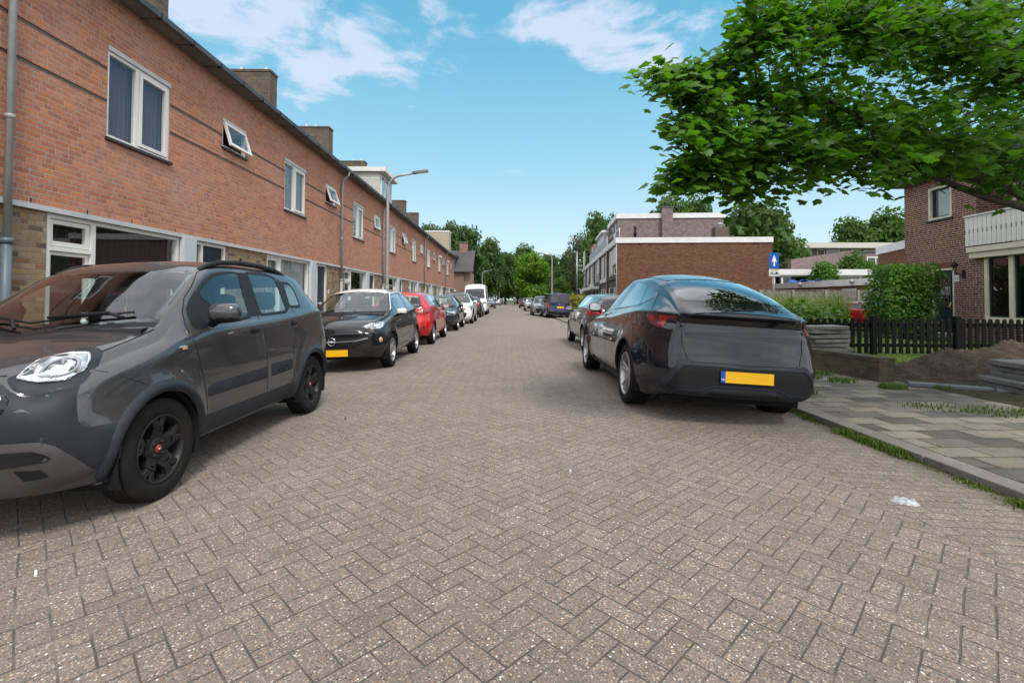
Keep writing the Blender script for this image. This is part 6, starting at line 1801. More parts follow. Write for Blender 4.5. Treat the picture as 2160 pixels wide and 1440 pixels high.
PER = 6.32
def row_house(i, lab, up='grey', dn='none', small=.0, pipe=False, dormer=False, block=False, shutter=False, chimney=True, extra=0.0, door=None, slat=False):
    Y0 = 6.3 + PER * i; LY = PER + extra
    r = empty('terraced_house', (-6.6, Y0, 0), 0, lab, 'house', 'brick terraced houses along the left pavement')
    W1 = (1.58, 3.05, 3.86, 5.38); W2 = (4.78, 5.76, 4.72, 5.39)
    g = [(4.405, 4.468), (4.94, 5.003)]
    mb = MB(); wall_cells(mb, 0, LY, 2.512, 6.22, [W1, W2], .10, 0, g)
    mb.quad((0, LY, 2.512), (-7, LY, 2.512), (-7, LY, 6.22), (0, LY, 6.22), 0)
    if i <= 0: mb.quad((0, 0, 2.512), (0, 0, 6.22), (-7, 0, 6.22), (-7, 0, 2.512), 0)
    # every 1.1 m an open head joint in the course above the band
    rr = random.Random(i); y = .35
    while y < LY - .2: mb.box(-.01, .0025, y, y + .016, 2.515, 2.588, 2); y += rr.choice((1.1, 1.1, 1.2, .9))
    wall = mb.build('wall', [M_BRICK, M_GROOVE, M_SEAM], r)
    mb = MB(); wall_cells(mb, 0, LY, 0, 2.438, [(.60, 3.40, .45, 2.438), (3.78, 5.0, .0, 2.438), (5.56, 5.68, 1.62, 2.2)], .12, 0)
    if extra: mb.quad((0, LY, 0), (-7, LY, 0), (-7, LY, 2.512), (0, LY, 2.512), 0)
    mb.build('lower_wall', M_YBRICK, r)
    MB().box(-.15, .055, 0, LY, 2.440, 2.512).build('band', M_BAND, r)
    # upper large window: fixed light and casement
    y0, y1, z0, z1 = W1
    mb = MB(); frame_mb(mb, y0, y1, z0, z1 - .075, -.085, -.02, .055); mb.box(-.085, -.02, y0 + .62, y0 + .70, z0 + .055, z1 - .13)
    fr = mb.build('window', M_FRAME, r)
    mb = MB(); frame_mb(mb, y0 + .71, y1 - .065, z0 + .065, z1 - .14, -.07, -.002, .06); mb.build('casement', M_FRAME, fr)
    MB().box(-.085, .012, y0, y1, z1 - .073, z1).build('lintel', M_BAND, fr)
    mb = MB(); mb.quad((-.05, y0 + .055, z0 + .055), (-.05, y0 + .62, z0 + .055), (-.05, y0 + .62, z1 - .13), (-.05, y0 + .055, z1 - .13)); mb.quad((-.04, y0 + .77, z0 + .125), (-.04, y1 - .125, z0 + .125), (-.04, y1 - .125, z1 - .2), (-.04, y0 + .77, z1 - .2)); mb.build('pane', M_WPANE, fr)
    MB().box(-.10, .05, y0 - .03, y1 + .04, z0 - .055, z0 - .002).build('sill', M_SILL, fr, bevel=.008)
    if shutter:
        mb = MB()
        for q in range(24): mb.box(-.012, .002, y0 + .04, y1 - .04, z0 + .02 + q * .055, z0 + .071 + q * .055)
        mb.box(-.02, .14, y0 - .02, y1 + .02, z1 - .14, z1 + .06); mb.build('roller_shutter', M_FRAME, fr)
    elif slat:
        mb = MB()
        for q in range(34): mb.box(-.15, -.12, y0 + .06, y1 - .06, z0 + .06 + q * .038, z0 + .070 + q * .038)
        mb.build('venetian_blind', CURT['white'], fr)
    elif CURT[up]:
        curtain(fr, y0 + .05, y1 - .05, z0 + .05, z1 - .1, -.16, CURT[up], seed=i)
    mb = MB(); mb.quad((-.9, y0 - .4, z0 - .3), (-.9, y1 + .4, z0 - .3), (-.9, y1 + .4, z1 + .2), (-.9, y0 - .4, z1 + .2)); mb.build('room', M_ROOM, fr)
    # small top-hung window
    y0, y1, z0, z1 = W2
    mb = MB(); frame_mb(mb, y0, y1, z0, z1 - .07, -.085, -.015, .045); fr = mb.build('window', M_FRAME, r)
    MB().box(-.085, .012, y0, y1, z1 - .068, z1).build('lintel', M_BAND, fr)
    MB().box(-.10, .05, y0 - .03, y1 + .04, z0 - .055, z0 - .002).build('sill', M_SILL, fr, bevel=.008)
    mb = MB(); hh = z1 - .07 - z0 - .03; w_ = y1 - y0 - .06
    frame_mb(mb, 0, w_, -hh, 0, -.02, .03, .065); sa = mb.build('sash', M_FRAME, fr); sa.location = (0, y0 + .03, z1 - .085); sa.rotation_euler = (0, -R(small), 0)
    mb = MB(); mb.quad((.005, .065, -hh + .065), (.005, w_ - .065, -hh + .065), (.005, w_ - .065, -.065), (.005, .065, -.065)); p = mb.build('pane', M_WPANE, sa)
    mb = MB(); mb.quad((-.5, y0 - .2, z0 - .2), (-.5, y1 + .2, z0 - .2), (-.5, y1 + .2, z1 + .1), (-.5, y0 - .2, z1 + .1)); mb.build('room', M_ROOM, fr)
    if small:
        mb = MB(); mb.tube([(-.01, y0 + .35, z0 + .05), (.0 + math.sin(R(small)) * hh * .75, y0 + .35, z0 + .16)], .008, 5); mb.build('stay', M_BLACK, fr)
    # ground-floor window: vent over a light, and the wide light
    y0, y1, z0, z1 = .60, 3.40, .45, 2.436
    mb = MB(); frame_mb(mb, y0, y1, z0, z1, -.115, -.015, .065); mb.box(-.115, -.015, 1.36, 1.44, z0 + .065, z1 - .065); mb.box(-.115, -.015, y0 + .065, 1.36, 1.90, 1.965)
    fr = mb.build('window', M_FRAME, r)
    mb = MB(); frame_mb(mb, y0 + .07, 1.355, 1.975, z1 - .07, -.10, -.045, .07); mb.build('vent_sash', M_FRAME, fr)
    mb = MB(); frame_mb(mb, y0 + .07, 1.355, z0 + .07, 1.895, -.10, -.055, .055); mb.build('casement', M_FRAME, fr)
    mb = MB()
    for (a, b, c_, d) in ((y0 + .14, 1.285, 2.045, z1 - .14), (y0 + .125, 1.30, z0 + .125, 1.84), (1.44, y1 - .065, z0 + .065, z1 - .065)):
        mb.quad((-.075, a, c_), (-.075, b, c_), (-.075, b, d), (-.075, a, d))
    mb.build('pane', M_WPANE, fr)
    if CURT[dn]: curtain(fr, y0 + .06, y1 - .06, z0 + .06, z1 - .05, -.20, CURT[dn], .05, .14, seed=i + 40)
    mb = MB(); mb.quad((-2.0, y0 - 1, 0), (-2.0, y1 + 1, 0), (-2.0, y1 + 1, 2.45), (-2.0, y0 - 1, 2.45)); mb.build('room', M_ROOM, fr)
    MB().box(-.10, .04, y0 - .02, y1 + .02, z0 - .05, z0 - .002).build('sill', M_SILL, fr)
    # grey pilaster
    MB().box(-.10, .10, 3.402, 3.778, 0, 2.438).build('pilaster', M_POST, r)
    # door with side light
    mb = MB(); frame_mb(mb, 3.782, 5.0, 0, 2.436, -.115, -.015, .07); mb.box(-.115, -.015, 4.10, 4.17, .07, 2.366)
    df = mb.build('door', M_FRAME, r)
    mb = MB()
    for q in range(7): mb.box(-.10, -.068, 4.175 + q * .107, 4.175 + q * .107 + .103, .08, 2.36)
    dl = mb.build('door_leaf', door or M_DOOR, df)
    MB().box(-.068, -.058, 4.42, 4.70, 1.02, 1.10).build('letter_slot', M_CHROME, dl)
    MB().tube([(-.07, 4.22, 1.05), (-.02, 4.22, 1.05), (-.02, 4.30, 1.05)], .012, 6).build('handle', M_CHROME, dl)
    mb = MB(); mb.quad((-.075, 3.85, .07), (-.075, 4.10, .07), (-.075, 4.10, 2.366), (-.075, 3.85, 2.366)); mb.build('side_light', glass('reeded_glass', (.55, .6, .62), .25), df)
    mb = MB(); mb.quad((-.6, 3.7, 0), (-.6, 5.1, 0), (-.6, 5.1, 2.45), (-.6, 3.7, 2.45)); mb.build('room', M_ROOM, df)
    MB().box(0, .02, 5.12, 5.19, 1.42, 1.56).build('doorbell', M_FRAME, r)
    mb = MB(); mb.box(-.09, -.03, 5.565, 5.675, 1.625, 2.195); mb.build('slot_window', mat('rust_brown_frame', (.06, .035, .022), .6), r)
    # eaves, gutter, roof
    MB().box(-.05, .305, 0, LY, 6.222, 6.245).build('soffit', M_SOFFIT, r)
    mb = MB()
    y = 0.0
    mb.prism([(.295, 6.200), (.375, 6.215), (.385, 6.310), (.300, 6.318)], 0, LY, axis='y')
    y = .45
    while y < LY: mb.box(.29, .388, y, y + .016, 6.192, 6.312, 1); mb.box(-.03, .30, y, y + .010, 6.214, 6.2215, 1); y += .9
    mb.build('gutter', [M_ZINC, M_BLACK], r, fix=True)
    mb = MB(); mb.quad((.30, 0, 6.32), (.30, LY, 6.32), (-4.2, LY, 9.45), (-4.2, 0, 9.45)); mb.quad((-4.2, 0, 9.45), (-4.2, LY, 9.45), (-8.6, LY, 6.3), (-8.6, 0, 6.3))
    mb.add([(0, LY, 6.22), (-8.6, LY, 6.3), (-4.2, LY, 9.45), (.3, LY, 6.32)], [(0, 1, 2, 3)]); mb.add([(0, 0, 6.22), (.3, 0, 6.32), (-4.2, 0, 9.45), (-8.6, 0, 6.3)], [(0, 1, 2, 3)])
    mb.build('roof', M_TILE, r)
    if chimney:
        mb = MB(); mb.box(-4.55, -2.89, .10, .68, 7.9, 10.24); ch = mb.build('chimney', M_CHIM, r)
        mb = MB(); mb.box(-4.58, -2.86, .07, .71, 10.24, 10.32); mb.build('cap', M_CHIM, ch)
        mb = MB()
        for q in range(9): mb.box(-2.95 - q * .18 - .16, -2.95 - q * .18, .085, .10, 8.45 + q * .125, 8.72 + q * .125)
        mb.build('flashing', M_LEAD, ch)
        for q, xx in enumerate((-3.2, -3.7, -4.2)):
            if (i + q) % 3: MB().lathe([(.07, 10.32), (.085, 10.44), (.05, 10.52), (.001, 10.53)], 10, 'z', (xx, .39, 0)).build('chimney_pot', M_LEAD, ch)
    if pipe:
        mb = MB(); rr = .043
        mb.tube([(.33, -.03, 6.20), (.33, -.03, 6.08), (.10, -.03, 5.86), (.085, -.03, 5.78), (.085, -.03, 1.95)], rr, 10); 
        mb.lathe([(rr, 0), (rr + .014, .01), (rr + .014, .05), (rr, .06)], 10, 'z', (.085, -.03, 3.55)); pp = mb.build('downpipe', M_PIPE, r)
        mb = MB(); mb.tube([(.085, -.03, 1.98), (.085, -.03, -.04)], rr + .012, 10); mb.lathe([(rr + .012, 0), (rr + .026, .0), (rr + .026, .07), (rr + .012, .07)], 10, 'z', (.085, -.03, 1.92)); mb.build('iron_foot', M_PIPED if i == 0 else M_PIPE, pp)
    if dormer:
        d = MB(); d.box(-4.0, -1.0, 3.15, 6.05, 6.9, 8.72); dm = d.build('dormer', mat('pale_dormer_boards', (.50, .49, .46), .6, vary=.1), r)
        mb = MB(); mb.box(-4.1, -.62, 2.95, 6.25, 8.722, 8.98); mb.build('roof_edge', M_FRAME, dm)
        mb = MB()
        for q in range(12): mb.box(-3.9, -1.05, 3.135, 3.149, 7.02 + q * .14, 7.14 + q * .14)
        mb.build('cladding', mat('pale_dormer_boards', (.50, .49, .46)), dm)
        mb = MB()
        for q in range(3): frame_mb(mb, 3.35 + q * .85, 4.18 + q * .85, 7.3, 8.6, -.998, -.94, .07)
        for q in range(3): mb.quad((-.97, 3.42 + q * .85, 7.37), (-.97, 4.11 + q * .85, 7.37), (-.97, 4.11 + q * .85, 8.53), (-.97, 3.42 + q * .85, 8.53), 1)
        mb.build('window', [M_FRAME, M_DPANE], dm)
    if block:
        d = MB(); d.box(-4.6, -.4, LY - 1.95, LY - .05, 6.4, 9.2); bo = d.build('roof_extension', concrete_mat('beige_render', (.34, .29, .215), (.42, .365, .28), 1.5), r)
        MB().box(-4.65, -.35, LY - 2.0, LY, 9.202, 9.36).build('roof_edge', M_FRAME, bo)
    return r

row_house(-1, 'brick terraced house on the near side of the nearest downpipe, only its edge showing', 'white', 'grey', pipe=False)
row_house(0, 'nearest orange brick terraced house with purple curtains in the upper window', 'purple', 'plum', small=17, pipe=True)
row_house(1, 'orange brick terraced house with white blinds upstairs and net curtains downstairs', 'grey', 'white', small=19, slat=True)
row_house(2, 'orange brick terraced house with two grey downpipes, just before the tall street lamp', 'white', 'none', small=5, pipe=True)
row_house(3, 'orange brick terraced house with a boarded white dormer on its roof', 'white', 'none', small=18, pipe=True, dormer=True, slat=True)
row_house(4, 'orange brick terraced house directly beyond the one with the dormer', 'grey', 'white')
row_house(5, 'orange brick terraced house with a downpipe, sixth along the row', 'white', 'none', pipe=True, chimney=False)
row_house(6, 'orange brick terraced house with a white roller shutter upstairs and no downpipe', 'grey', 'grey', shutter=True)
row_house(7, 'last orange brick house of the row with a beige block on its roof', 'grey', 'none', shutter=True, pipe=True, block=True, extra=2.3)
# ------------------------------------------------------------------ flat roofed houses on the right
M_PANEL = mat('white_panel', (.58, .59, .60), .5, vary=.06, vscale=2)
M_GPANEL = mat('grey_panel', (.34, .35, .36), .55, vary=.10, vscale=2)
M_FASCIA = mat('white_fascia', (.64, .635, .63), .5, vary=.08, vscale=1.2)
M_DARKPANE = glass('dark_pane', (.18, .20, .21), boost=2.2)
M_CREAMR = mat('cream_boards', (.52, .50, .45), .6, vary=.1)
UL = 6.75
def ywin(mb, pm, x, y0, y1, z0, z1, t=.07, mull=()):
    """window facing -x in a wall at x: frame bars and panes"""
    frame_mb(mb, y0, y1, z0, z1, x - .045, x + .05, t)
    for m_ in mull: mb.box(x - .04, x + .045, m_ - t / 2, m_ + t / 2, z0 + t, z1 - t)
    pm.quad((x + .0, y0 + t, z0 + t), (x + .0, y0 + t, z1 - t), (x + .0, y1 - t, z1 - t), (x + .0, y1 - t, z0 + t))

def flat_house(i, lab, top=None, canopy=False, variant=0, end=False):
    r = empty('flat_roofed_house', (8.7 + .0875 * UL * i * .996, 38 + UL * i * .996, 0), -R(5), lab, 'house', 'flat roofed houses along the right pavement')
    D = 11.6; H = 5.72
    mb = MB()
    holes = [(.35, 3.2, 3.35, 5.6), (3.5, 6.45, 3.35, 5.6), (.35, 2.9, .2, 2.35), (3.2, 6.45, .05, 2.35)]
    tmp = MB(); wall_cells(tmp, 0, UL, 0, H, holes, .12, 0)
    mb.add([(-v[0], v[1], v[2]) for v in tmp.v], [f[::-1] for f in tmp.f])
    w = mb.build('front_wall', M_GREYBR, r)
    mb = MB()
    mb.quad((0, 0, 0), (D, 0, 0), (D, 0, H), (0, 0, H)); mb.quad((D, 0, 0), (D, UL, 0), (D, UL, H), (D, 0, H)); mb.quad((0, UL, 0), (0, UL, H), (D, UL, H), (D, UL, 0))
    mb.build('brick_wall', M_BROWN, r)
    MB().box(-.10, .08, -.03, .22, 0, H).build('pier', M_BROWN, r)
    MB().box(-.22, D + .05, -.09 if end else 0., UL, H + .002, H + .42).build('roof_edge', M_FASCIA, r)
    mb = MB(); mb.quad((.3, .2, H + .43), (D - .2, .2, H + .43), (D - .2, UL - .1, H + .43), (.3, UL - .1, H + .43)); mb.build('roof', M_TILE, r)
    for q, (y0, y1, z0, z1) in enumerate(holes):
        fm, pm = MB(), MB()
        ywin(fm, pm, .08, y0, y1, z0, z1, .08, ((y0 + y1) / 2,) if q != 3 else (y0 + 1.15,))
        fr = fm.build('window' if q != 3 else 'door', M_FRAME, r); pm.build('pane', M_DARKPANE, fr)
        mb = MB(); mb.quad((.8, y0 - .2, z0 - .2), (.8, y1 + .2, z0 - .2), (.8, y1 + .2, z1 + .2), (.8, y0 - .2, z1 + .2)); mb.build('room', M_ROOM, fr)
        if q == 0 and variant in (0, 2): MB().box(-.03, .03, y0, y1, z0 + .85, z1).build('outer_blind', M_PANEL, fr)
        if q == 1 and variant in (0, 1): MB().box(-.03, .03, y0 + .1, (y0 + y1) / 2, z0 + .1, z1 - .1).build('panel', M_PANEL, fr)
        if q == 3: MB().box(-.02, .03, y0 + .1, y0 + 1.1, .1, 2.3).build('door_leaf', M_GPANEL if variant % 2 else mat('brown_door', (.06, .03, .02), .5), fr)
        if q == 2 and variant in (0,): MB().box(-.02, .03, y0 + 1.3, y1 - .05, .25, 2.3).build('panel', M_GPANEL, fr)
    mb = MB(); mb.box(-.12, -.02, .35, UL - .3, 2.95, 3.30); mb.build('sill_band', M_PANEL if variant % 2 else M_GREYBR, r)
    if canopy: MB().box(-1.0, .02, .2, UL - .2, 2.42, 2.72).build('canopy', M_FASCIA, r)
    mb = MB(); mb.tube([(-.15, .03, H + .3), (-.15, .03, 0)], .05, 8); mb.build('downpipe', M_PIPE, r)
    if top == 'purple':
        t = MB(); t.box(.85, 10.4, 0.0, UL, H + .43, H + 3.05); tp = t.build('roof_storey', M_PURPLE, r)
        MB().box(.72, 10.5, -.10, UL + .05, H + 3.052, H + 3.50).build('roof_edge', M_FASCIA, tp)
        MB().box(4.8, 5.75, -.42, -.002, H + .43, H + 3.95).build('chimney', M_PURPLE, tp)
        MB().box(4.72, 5.83, -.48, .05, H + 3.95, H + 4.05).build('cap', M_GROOVE, tp)
        fm, pm = MB(), MB()
        for q in range(3): ywin(fm, pm, .84, .5 + q * 2.1, 1.7 + q * 2.1, H + .7, H + 2.85, .08)
        fr = fm.build('window', mat('brown_frame', (.12, .06, .045), .5), tp); pm.build('pane', M_DARKPANE, fr)
    if top == 'white':
        t = MB(); t.box(.35, 9.5, .0, UL, H + .43, H + 2.7); tp = t.build('roof_storey', M_GPANEL, r)
        MB().box(.1, 9.6, -.06, UL, H + 2.702, H + 2.95).build('roof_edge', M_FASCIA, tp)
        fm, pm = MB(), MB()
        for q in range(4): ywin(fm, pm, .34, .3 + q * 1.6, 1.7 + q * 1.6, H + 1.1, H + 2.6, .08)
        fr = fm.build('window', M_FRAME, tp); pm.build('pane', M_WPANE, fr)
    if i in (1, 2, 3): MB().box(-.10, -.02, .25, UL - .02, H + .425, H + 1.45).build('parapet', M_GPANEL, r)
    if top == 'red':
        t = MB(); t.box(.5, 9.5, .3, UL - .2, H + .43, H + 3.1); tp = t.build('roof_storey', M_REDBR, r)
        fm, pm = MB(), MB(); ywin(fm, pm, .49, 1.0, 3.0, H + .8, H + 2.7); fr = fm.build('window', M_FRAME, tp); pm.build('pane', M_DARKPANE, fr)
    if end:
        mb = MB(); mb.lathe([(.10, H + .42), (.10, H + .95), (.18, H + 1.05), (.10, H + 1.2), (.10, H + 1.5), (.14, H + 1.6), (.05, H + 1.68), (.001, H + 1.68)], 12, 'z', (1.7, 2.4, 0)); mb.build('flue', M_BLACK, r)
        c_ = MB().box(7.9, 8.95, 1.5, 2.5, H + .43, H + 1.45).build('chimney', M_CHIM, r); MB().lathe([(.12, H + 1.45), (.12, H + 1.65), (.2, H + 1.7), (.2, H + 1.8), (.001, H + 1.86)], 10, 'z', (8.4, 2.0, 0)).build('chimney_pot', M_LEAD, c_)
        MB().box(7.62, 7.85, -.10, -.003, 2.55, 2.9).build('wall_box', M_FASCIA, r)
        for xx in (1.5, 5.5, 10.2): MB().box(xx, xx + .22, -.012, -.002, H - .14, H - .07).build('vent_slot', M_SEAM, r)
        mb = MB(); mb.tube([(.1, .1, H + 1.2), (.1, UL, H + 1.2)], .03, 6); mb.tube([(.1, .1, H + .42), (.1, .1, H + 1.2)], .03, 6); mb.tube([(.1, 3.3, H + .42), (.1, 3.3, H + 1.2)], .03, 6); mb.build('railing', M_PANEL, r)
    return r
flat_house(0, 'flat roofed house with a wide brown brick end wall facing the camera', None, False, 0, True)
flat_house(1, 'flat roofed house with a purple brick storey and tall chimney on its roof', 'purple', False, 1)
flat_house(2, 'flat roofed house with a row of white windows on its roof storey', 'white', True, 2)
flat_house(3, 'flat roofed house with white canopy, next before the red brick roof storey', None, True, 1)
flat_house(4, 'flat roofed house with a red brick roof storey behind the scaffold', 'red', True, 2)
flat_house(5, 'farthest flat roofed house of the right row, behind the scaffold', None, False, 1)

# scaffold in front of the farther houses
s_ = empty('scaffold', (10.35, 72, 0), -R(5), 'steel tube scaffold with plank decks against the far right houses', 'scaffold')
M_TUBE = mat('galvanised_tube', (.42, .43, .44), .4, .6, vary=.1)
for (x, y) in ((-.0, 0), (1.1, 0), (0, 2.4), (1.1, 2.4)): MB().tube([(x, y, 0), (x, y, 8.6)], .04, 6).build('upright', M_TUBE, s_)
for z in (2.0, 2.9, 4.9, 5.8, 6.4):
    mb = MB(); mb.tube([(0, 0, z), (1.1, 0, z)], .035, 6); mb.tube([(0, 2.4, z), (1.1, 2.4, z)], .035, 6); mb.tube([(0, 0, z), (0, 2.4, z)], .035, 6); mb.tube([(1.1, 0, z), (1.1, 2.4, z)], .035, 6); mb.build('ledger', M_TUBE, s_)
for z in (2.05, 4.95): MB().box(-.15, 1.25, -.1, 2.5, z + .04, z + .10).build('deck', mat('scaffold_plank', (.22, .16, .10), .8), s_)

# ------------------------------------------------------------------ house number 16
h16 = empty('brick_house', (15.05, 18.3, 0), -R(5), 'dark red brick house with green door, number 16 and white balcony at the right edge', 'house')
GZ = .02
mb = MB()
def neg(tmp, mi=None): 
    return [(-v[0], v[1], v[2]) for v in tmp.v], [f[::-1] for f in tmp.f]
H16 = 5.55
LE = -3.10      # facade: local y from 0 down to LE, then the set-back part above the bay
tmp = MB(); wall_cells(tmp, LE, 0, 0, H16, [(-2.16, -1.16, 4.08, 5.22), (-2.22, -1.30, .12, 2.36)], .12, 0); mb.add(*neg(tmp))
tmp = MB(); wall_cells(tmp, -8.5, LE, 0, 2.78, [(-7.6, LE - .28, .66, 2.70)], .12, 0); mb.add(*neg(tmp))
tmp = MB(); wall_cells(tmp, -8.5, LE, 2.78, H16, [(-6.2, LE - .3, 3.0, 5.2)], .12, -.75); mb.add(*neg(tmp))
mb.quad((0, LE, 2.78), (.75, LE, 2.78), (.75, LE, H16), (0, LE, H16))
mb.quad((0, 0, 0), (0, 0, H16), (9, 0, H16), (9, 0, 0)); mb.quad((0, -8.5, 0), (9, -8.5, 0), (9, -8.5, H16), (0, -8.5, H16))
mb.build('wall', M_REDBR, h16)
MB().box(-.35, 9.2, -8.7, .25, H16 + .002, H16 + .14).build('eaves', M_ZINC, h16)
mb = MB(); mb.quad((-.35, -8.7, H16 + .15), (-.35, .25, H16 + .15), (4.4, .25, H16 + 2.4), (4.4, -8.7, H16 + 2.4)); mb.quad((4.4, -8.7, H16 + 2.4), (4.4, .25, H16 + 2.4), (9.2, .25, H16 + .15), (9.2, -8.7, H16 + .15)); mb.build('roof', M_TILE, h16)
# upper window, tilted dark sash in a cream frame
fm = MB(); frame_mb(fm, -2.16, -1.16, 4.08, 5.22, .0, .09, .075); fr = fm.build('window', M_CREAM, h16)
sm_ = MB(); frame_mb(sm_, -2.07, -1.25, 4.16, 5.14, .095, .14, .045); sa = sm_.build('sash', mat('dark_green_paint', (.012, .028, .026), .35), fr)
pm = MB(); pm.quad((.11, -2.03, 4.20), (.11, -2.03, 5.10), (.11, -1.29, 5.10), (.11, -1.29, 4.20)); pm.build('pane', M_WPANE, fr)
MB().box(.13, .16, -2.04, -1.45, 4.19, 5.08).build('white_blind', CURT['white'], fr)
MB().box(-.05, .10, -2.22, -1.10, 4.02, 4.078).build('sill', M_SILL, fr)
mb = MB()
for q in range(14): mb.box(-.006, .02, -2.32 + q * .080, -2.32 + q * .080 + .068, 2.37, 2.58)
mb.build('soldier_course', mat('soldier_brick', (.17, .062, .046), .85, vary=.3, vscale=20), h16)
# door
fm = MB(); frame_mb(fm, -2.22, -1.30, .12, 2.36, .0, .09, .06); df = fm.build('door', M_CREAM, h16)
M_GREEN = mat('bottle_green_paint', (.006, .022, .020), .3, vary=.15)
dl = MB().box(.05, .09, -2.155, -1.365, .19, 2.295).build('door_leaf', M_GREEN, df)
mb = MB(); frame_mb(mb, -2.05, -1.47, 1.15, 2.08, .028, .052, .04); frame_mb(mb, -2.05, -1.47, .28, .92, .028, .052, .035); frame_mb(mb, -1.95, -1.57, .38, .82, .032, .052, .03); mb.build('moulding', mat('green_moulding', (.016, .050, .052), .35), dl)
mb = MB(); mb.quad((.046, -2.01, 1.19), (.046, -2.01, 2.04), (.046, -1.51, 2.04), (.046, -1.51, 1.19)); mb.build('door_glass', M_DARKPANE, dl)
mb = MB()
for y in (-1.93, -1.76, -1.59): mb.box(.040, .044, y - .006, y + .006, 1.19, 2.04)
for cy, cz in ((-1.76, 1.62), (-1.86, 1.85), (-1.66, 1.85), (-1.86, 1.38), (-1.66, 1.38)): mb.add([(.036, cy, cz + .07), (.036, cy - .04, cz), (.036, cy, cz - .07), (.036, cy + .04, cz), (.038, cy, cz)], [(0, 1, 4), (1, 2, 4), (2, 3, 4), (3, 0, 4)])
mb.build('leaded_bars', mat('dull_lead', (.11, .12, .11), .5), dl)
MB().tube([(.05, -2.09, 1.22), (-.01, -2.09, 1.18), (-.02, -2.03, 1.05), (-.01, -2.09, 1.02)], .016, 6).build('handle', mat('brass', (.55, .38, .12), .25, .9), dl)
MB().box(.02, .05, -1.90, -1.62, 1.0, 1.05).build('letter_slot', M_BLACK, dl)
MB().box(-1.2, .0, -2.4, -1.1, -.05, .11).build('doorstep', M_KERB, h16)
# number plate and lantern
np_ = MB().box(-.02, -.003, -2.44, -2.26, 1.90, 2.10).build('house_number', M_FRAME, h16)
text_mesh('lettering', '16', .15, mat('number_blue', (.03, .05, .16), .5), np_, (-.022, -2.35, 2.0), (R(90), 0, R(-90)), .001)
lt = MB(); lt.tube([(0, -2.62, 2.12), (-.10, -2.62, 2.10), (-.20, -2.55, 2.16), (-.20, -2.50, 2.24)], .018, 6); lt.prism([(-2.68, 2.0), (-2.56, 2.0), (-2.56, 2.22), (-2.62, 2.27), (-2.68, 2.22)], -.03, -.002, axis='x'); ln_ = lt.build('wall_lantern', M_BLACK, h16)
MB().lathe([(.05, 2.24), (.085, 2.40)], 6, 'z', (-.20, -2.50, 0)).build('lamp_glass', glass('lantern_glass', (.5, .5, .45)), ln_)
MB().lathe([(.10, 2.40), (.11, 2.42), (.06, 2.50), (.015, 2.53), (.015, 2.57), (.001, 2.58)], 8, 'z', (-.20, -2.50, 0)).build('lamp_cap', M_BLACK, ln_)
# bay window under the balcony
fm = MB(); frame_mb(fm, -7.6, LE - .28, .66, 2.70, -.03, .10, .11)
for y in (-4.25, -5.4, -6.5): fm.box(-.03, .10, y - .07, y + .07, .77, 2.59)
bw = fm.build('bay_window', M_CREAM, h16)
pm = MB(); pm.quad((.06, -7.5, .77), (.06, -7.5, 2.6), (.06, LE - .38, 2.6), (.06, LE - .38, .77)); pm.build('pane', M_DARKPANE, bw)
mb = MB(); frame_mb(mb, -4.18, LE - .39, .77, 2.59, .02, .07, .05); frame_mb(mb, -5.33, -4.32, .77, 2.59, .02, .07, .05); mb.build('sash', mat('dark_green_paint', (.012, .028, .026)), bw)
mb = MB(); mb.quad((1.2, -8, .3), (1.2, -8, 2.75), (1.2, LE, 2.75), (1.2, LE, .3)); mb.build('room', M_ROOM, bw)
MB().box(-.12, .02, -7.7, LE - .2, .60, .658).build('sill', M_CREAM, bw)
# balcony: cream edge and white boards with waisted gaps
MB().box(-.18, .0, -8.6, LE + .08, 2.60, 2.78).build('balcony_edge', M_CREAM, h16)
be = MB().box(-.24, .75, -8.6, LE + .10, 2.782, 2.94).build('balcony_edge', M_CREAM, h16)
ba = MB().box(-.27, -.17, -8.6, LE + .15, 3.90, 3.945).build('balcony', M_FRAME, h16)
for z in (3.12, 3.74): MB().box(-.20, -.165, -8.5, LE + .08, z, z + .06).build('balcony_rail', M_FRAME, ba)
bp = [(-.070, .0), (-.050, -.02), (.050, -.02), (.070, .0), (.070, .34), (.052, .37), (.052, .48), (.070, .51), (.070, .90), (-.070, .90), (-.070, .51), (-.052, .48), (-.052, .37), (-.070, .34)]
bb = None
for q in range(32):
    if bb is None:
        b_ = MB(); b_.prism(bp, -.235, -.205, axis='x'); bb = b_.build('balcony_board', M_FRAME, ba, fix=True); o = bb
    else:
        o = bb.copy(); COL.objects.link(o); o.parent = ba
    o.location = (0, LE + .06 - .155 * q, 3.0)
fm, pm = MB(), MB(); ywin(fm, pm, .82, -6.2, LE - .3, 3.0, 5.2, .12, (-4.6,)); fr = fm.build('window', M_CREAM, h16); pm.build('pane', M_WPANE, fr)
curtain(fr, -6.1, LE - .4, 3.1, 5.1, .95, CURT['grey'], seed=3)

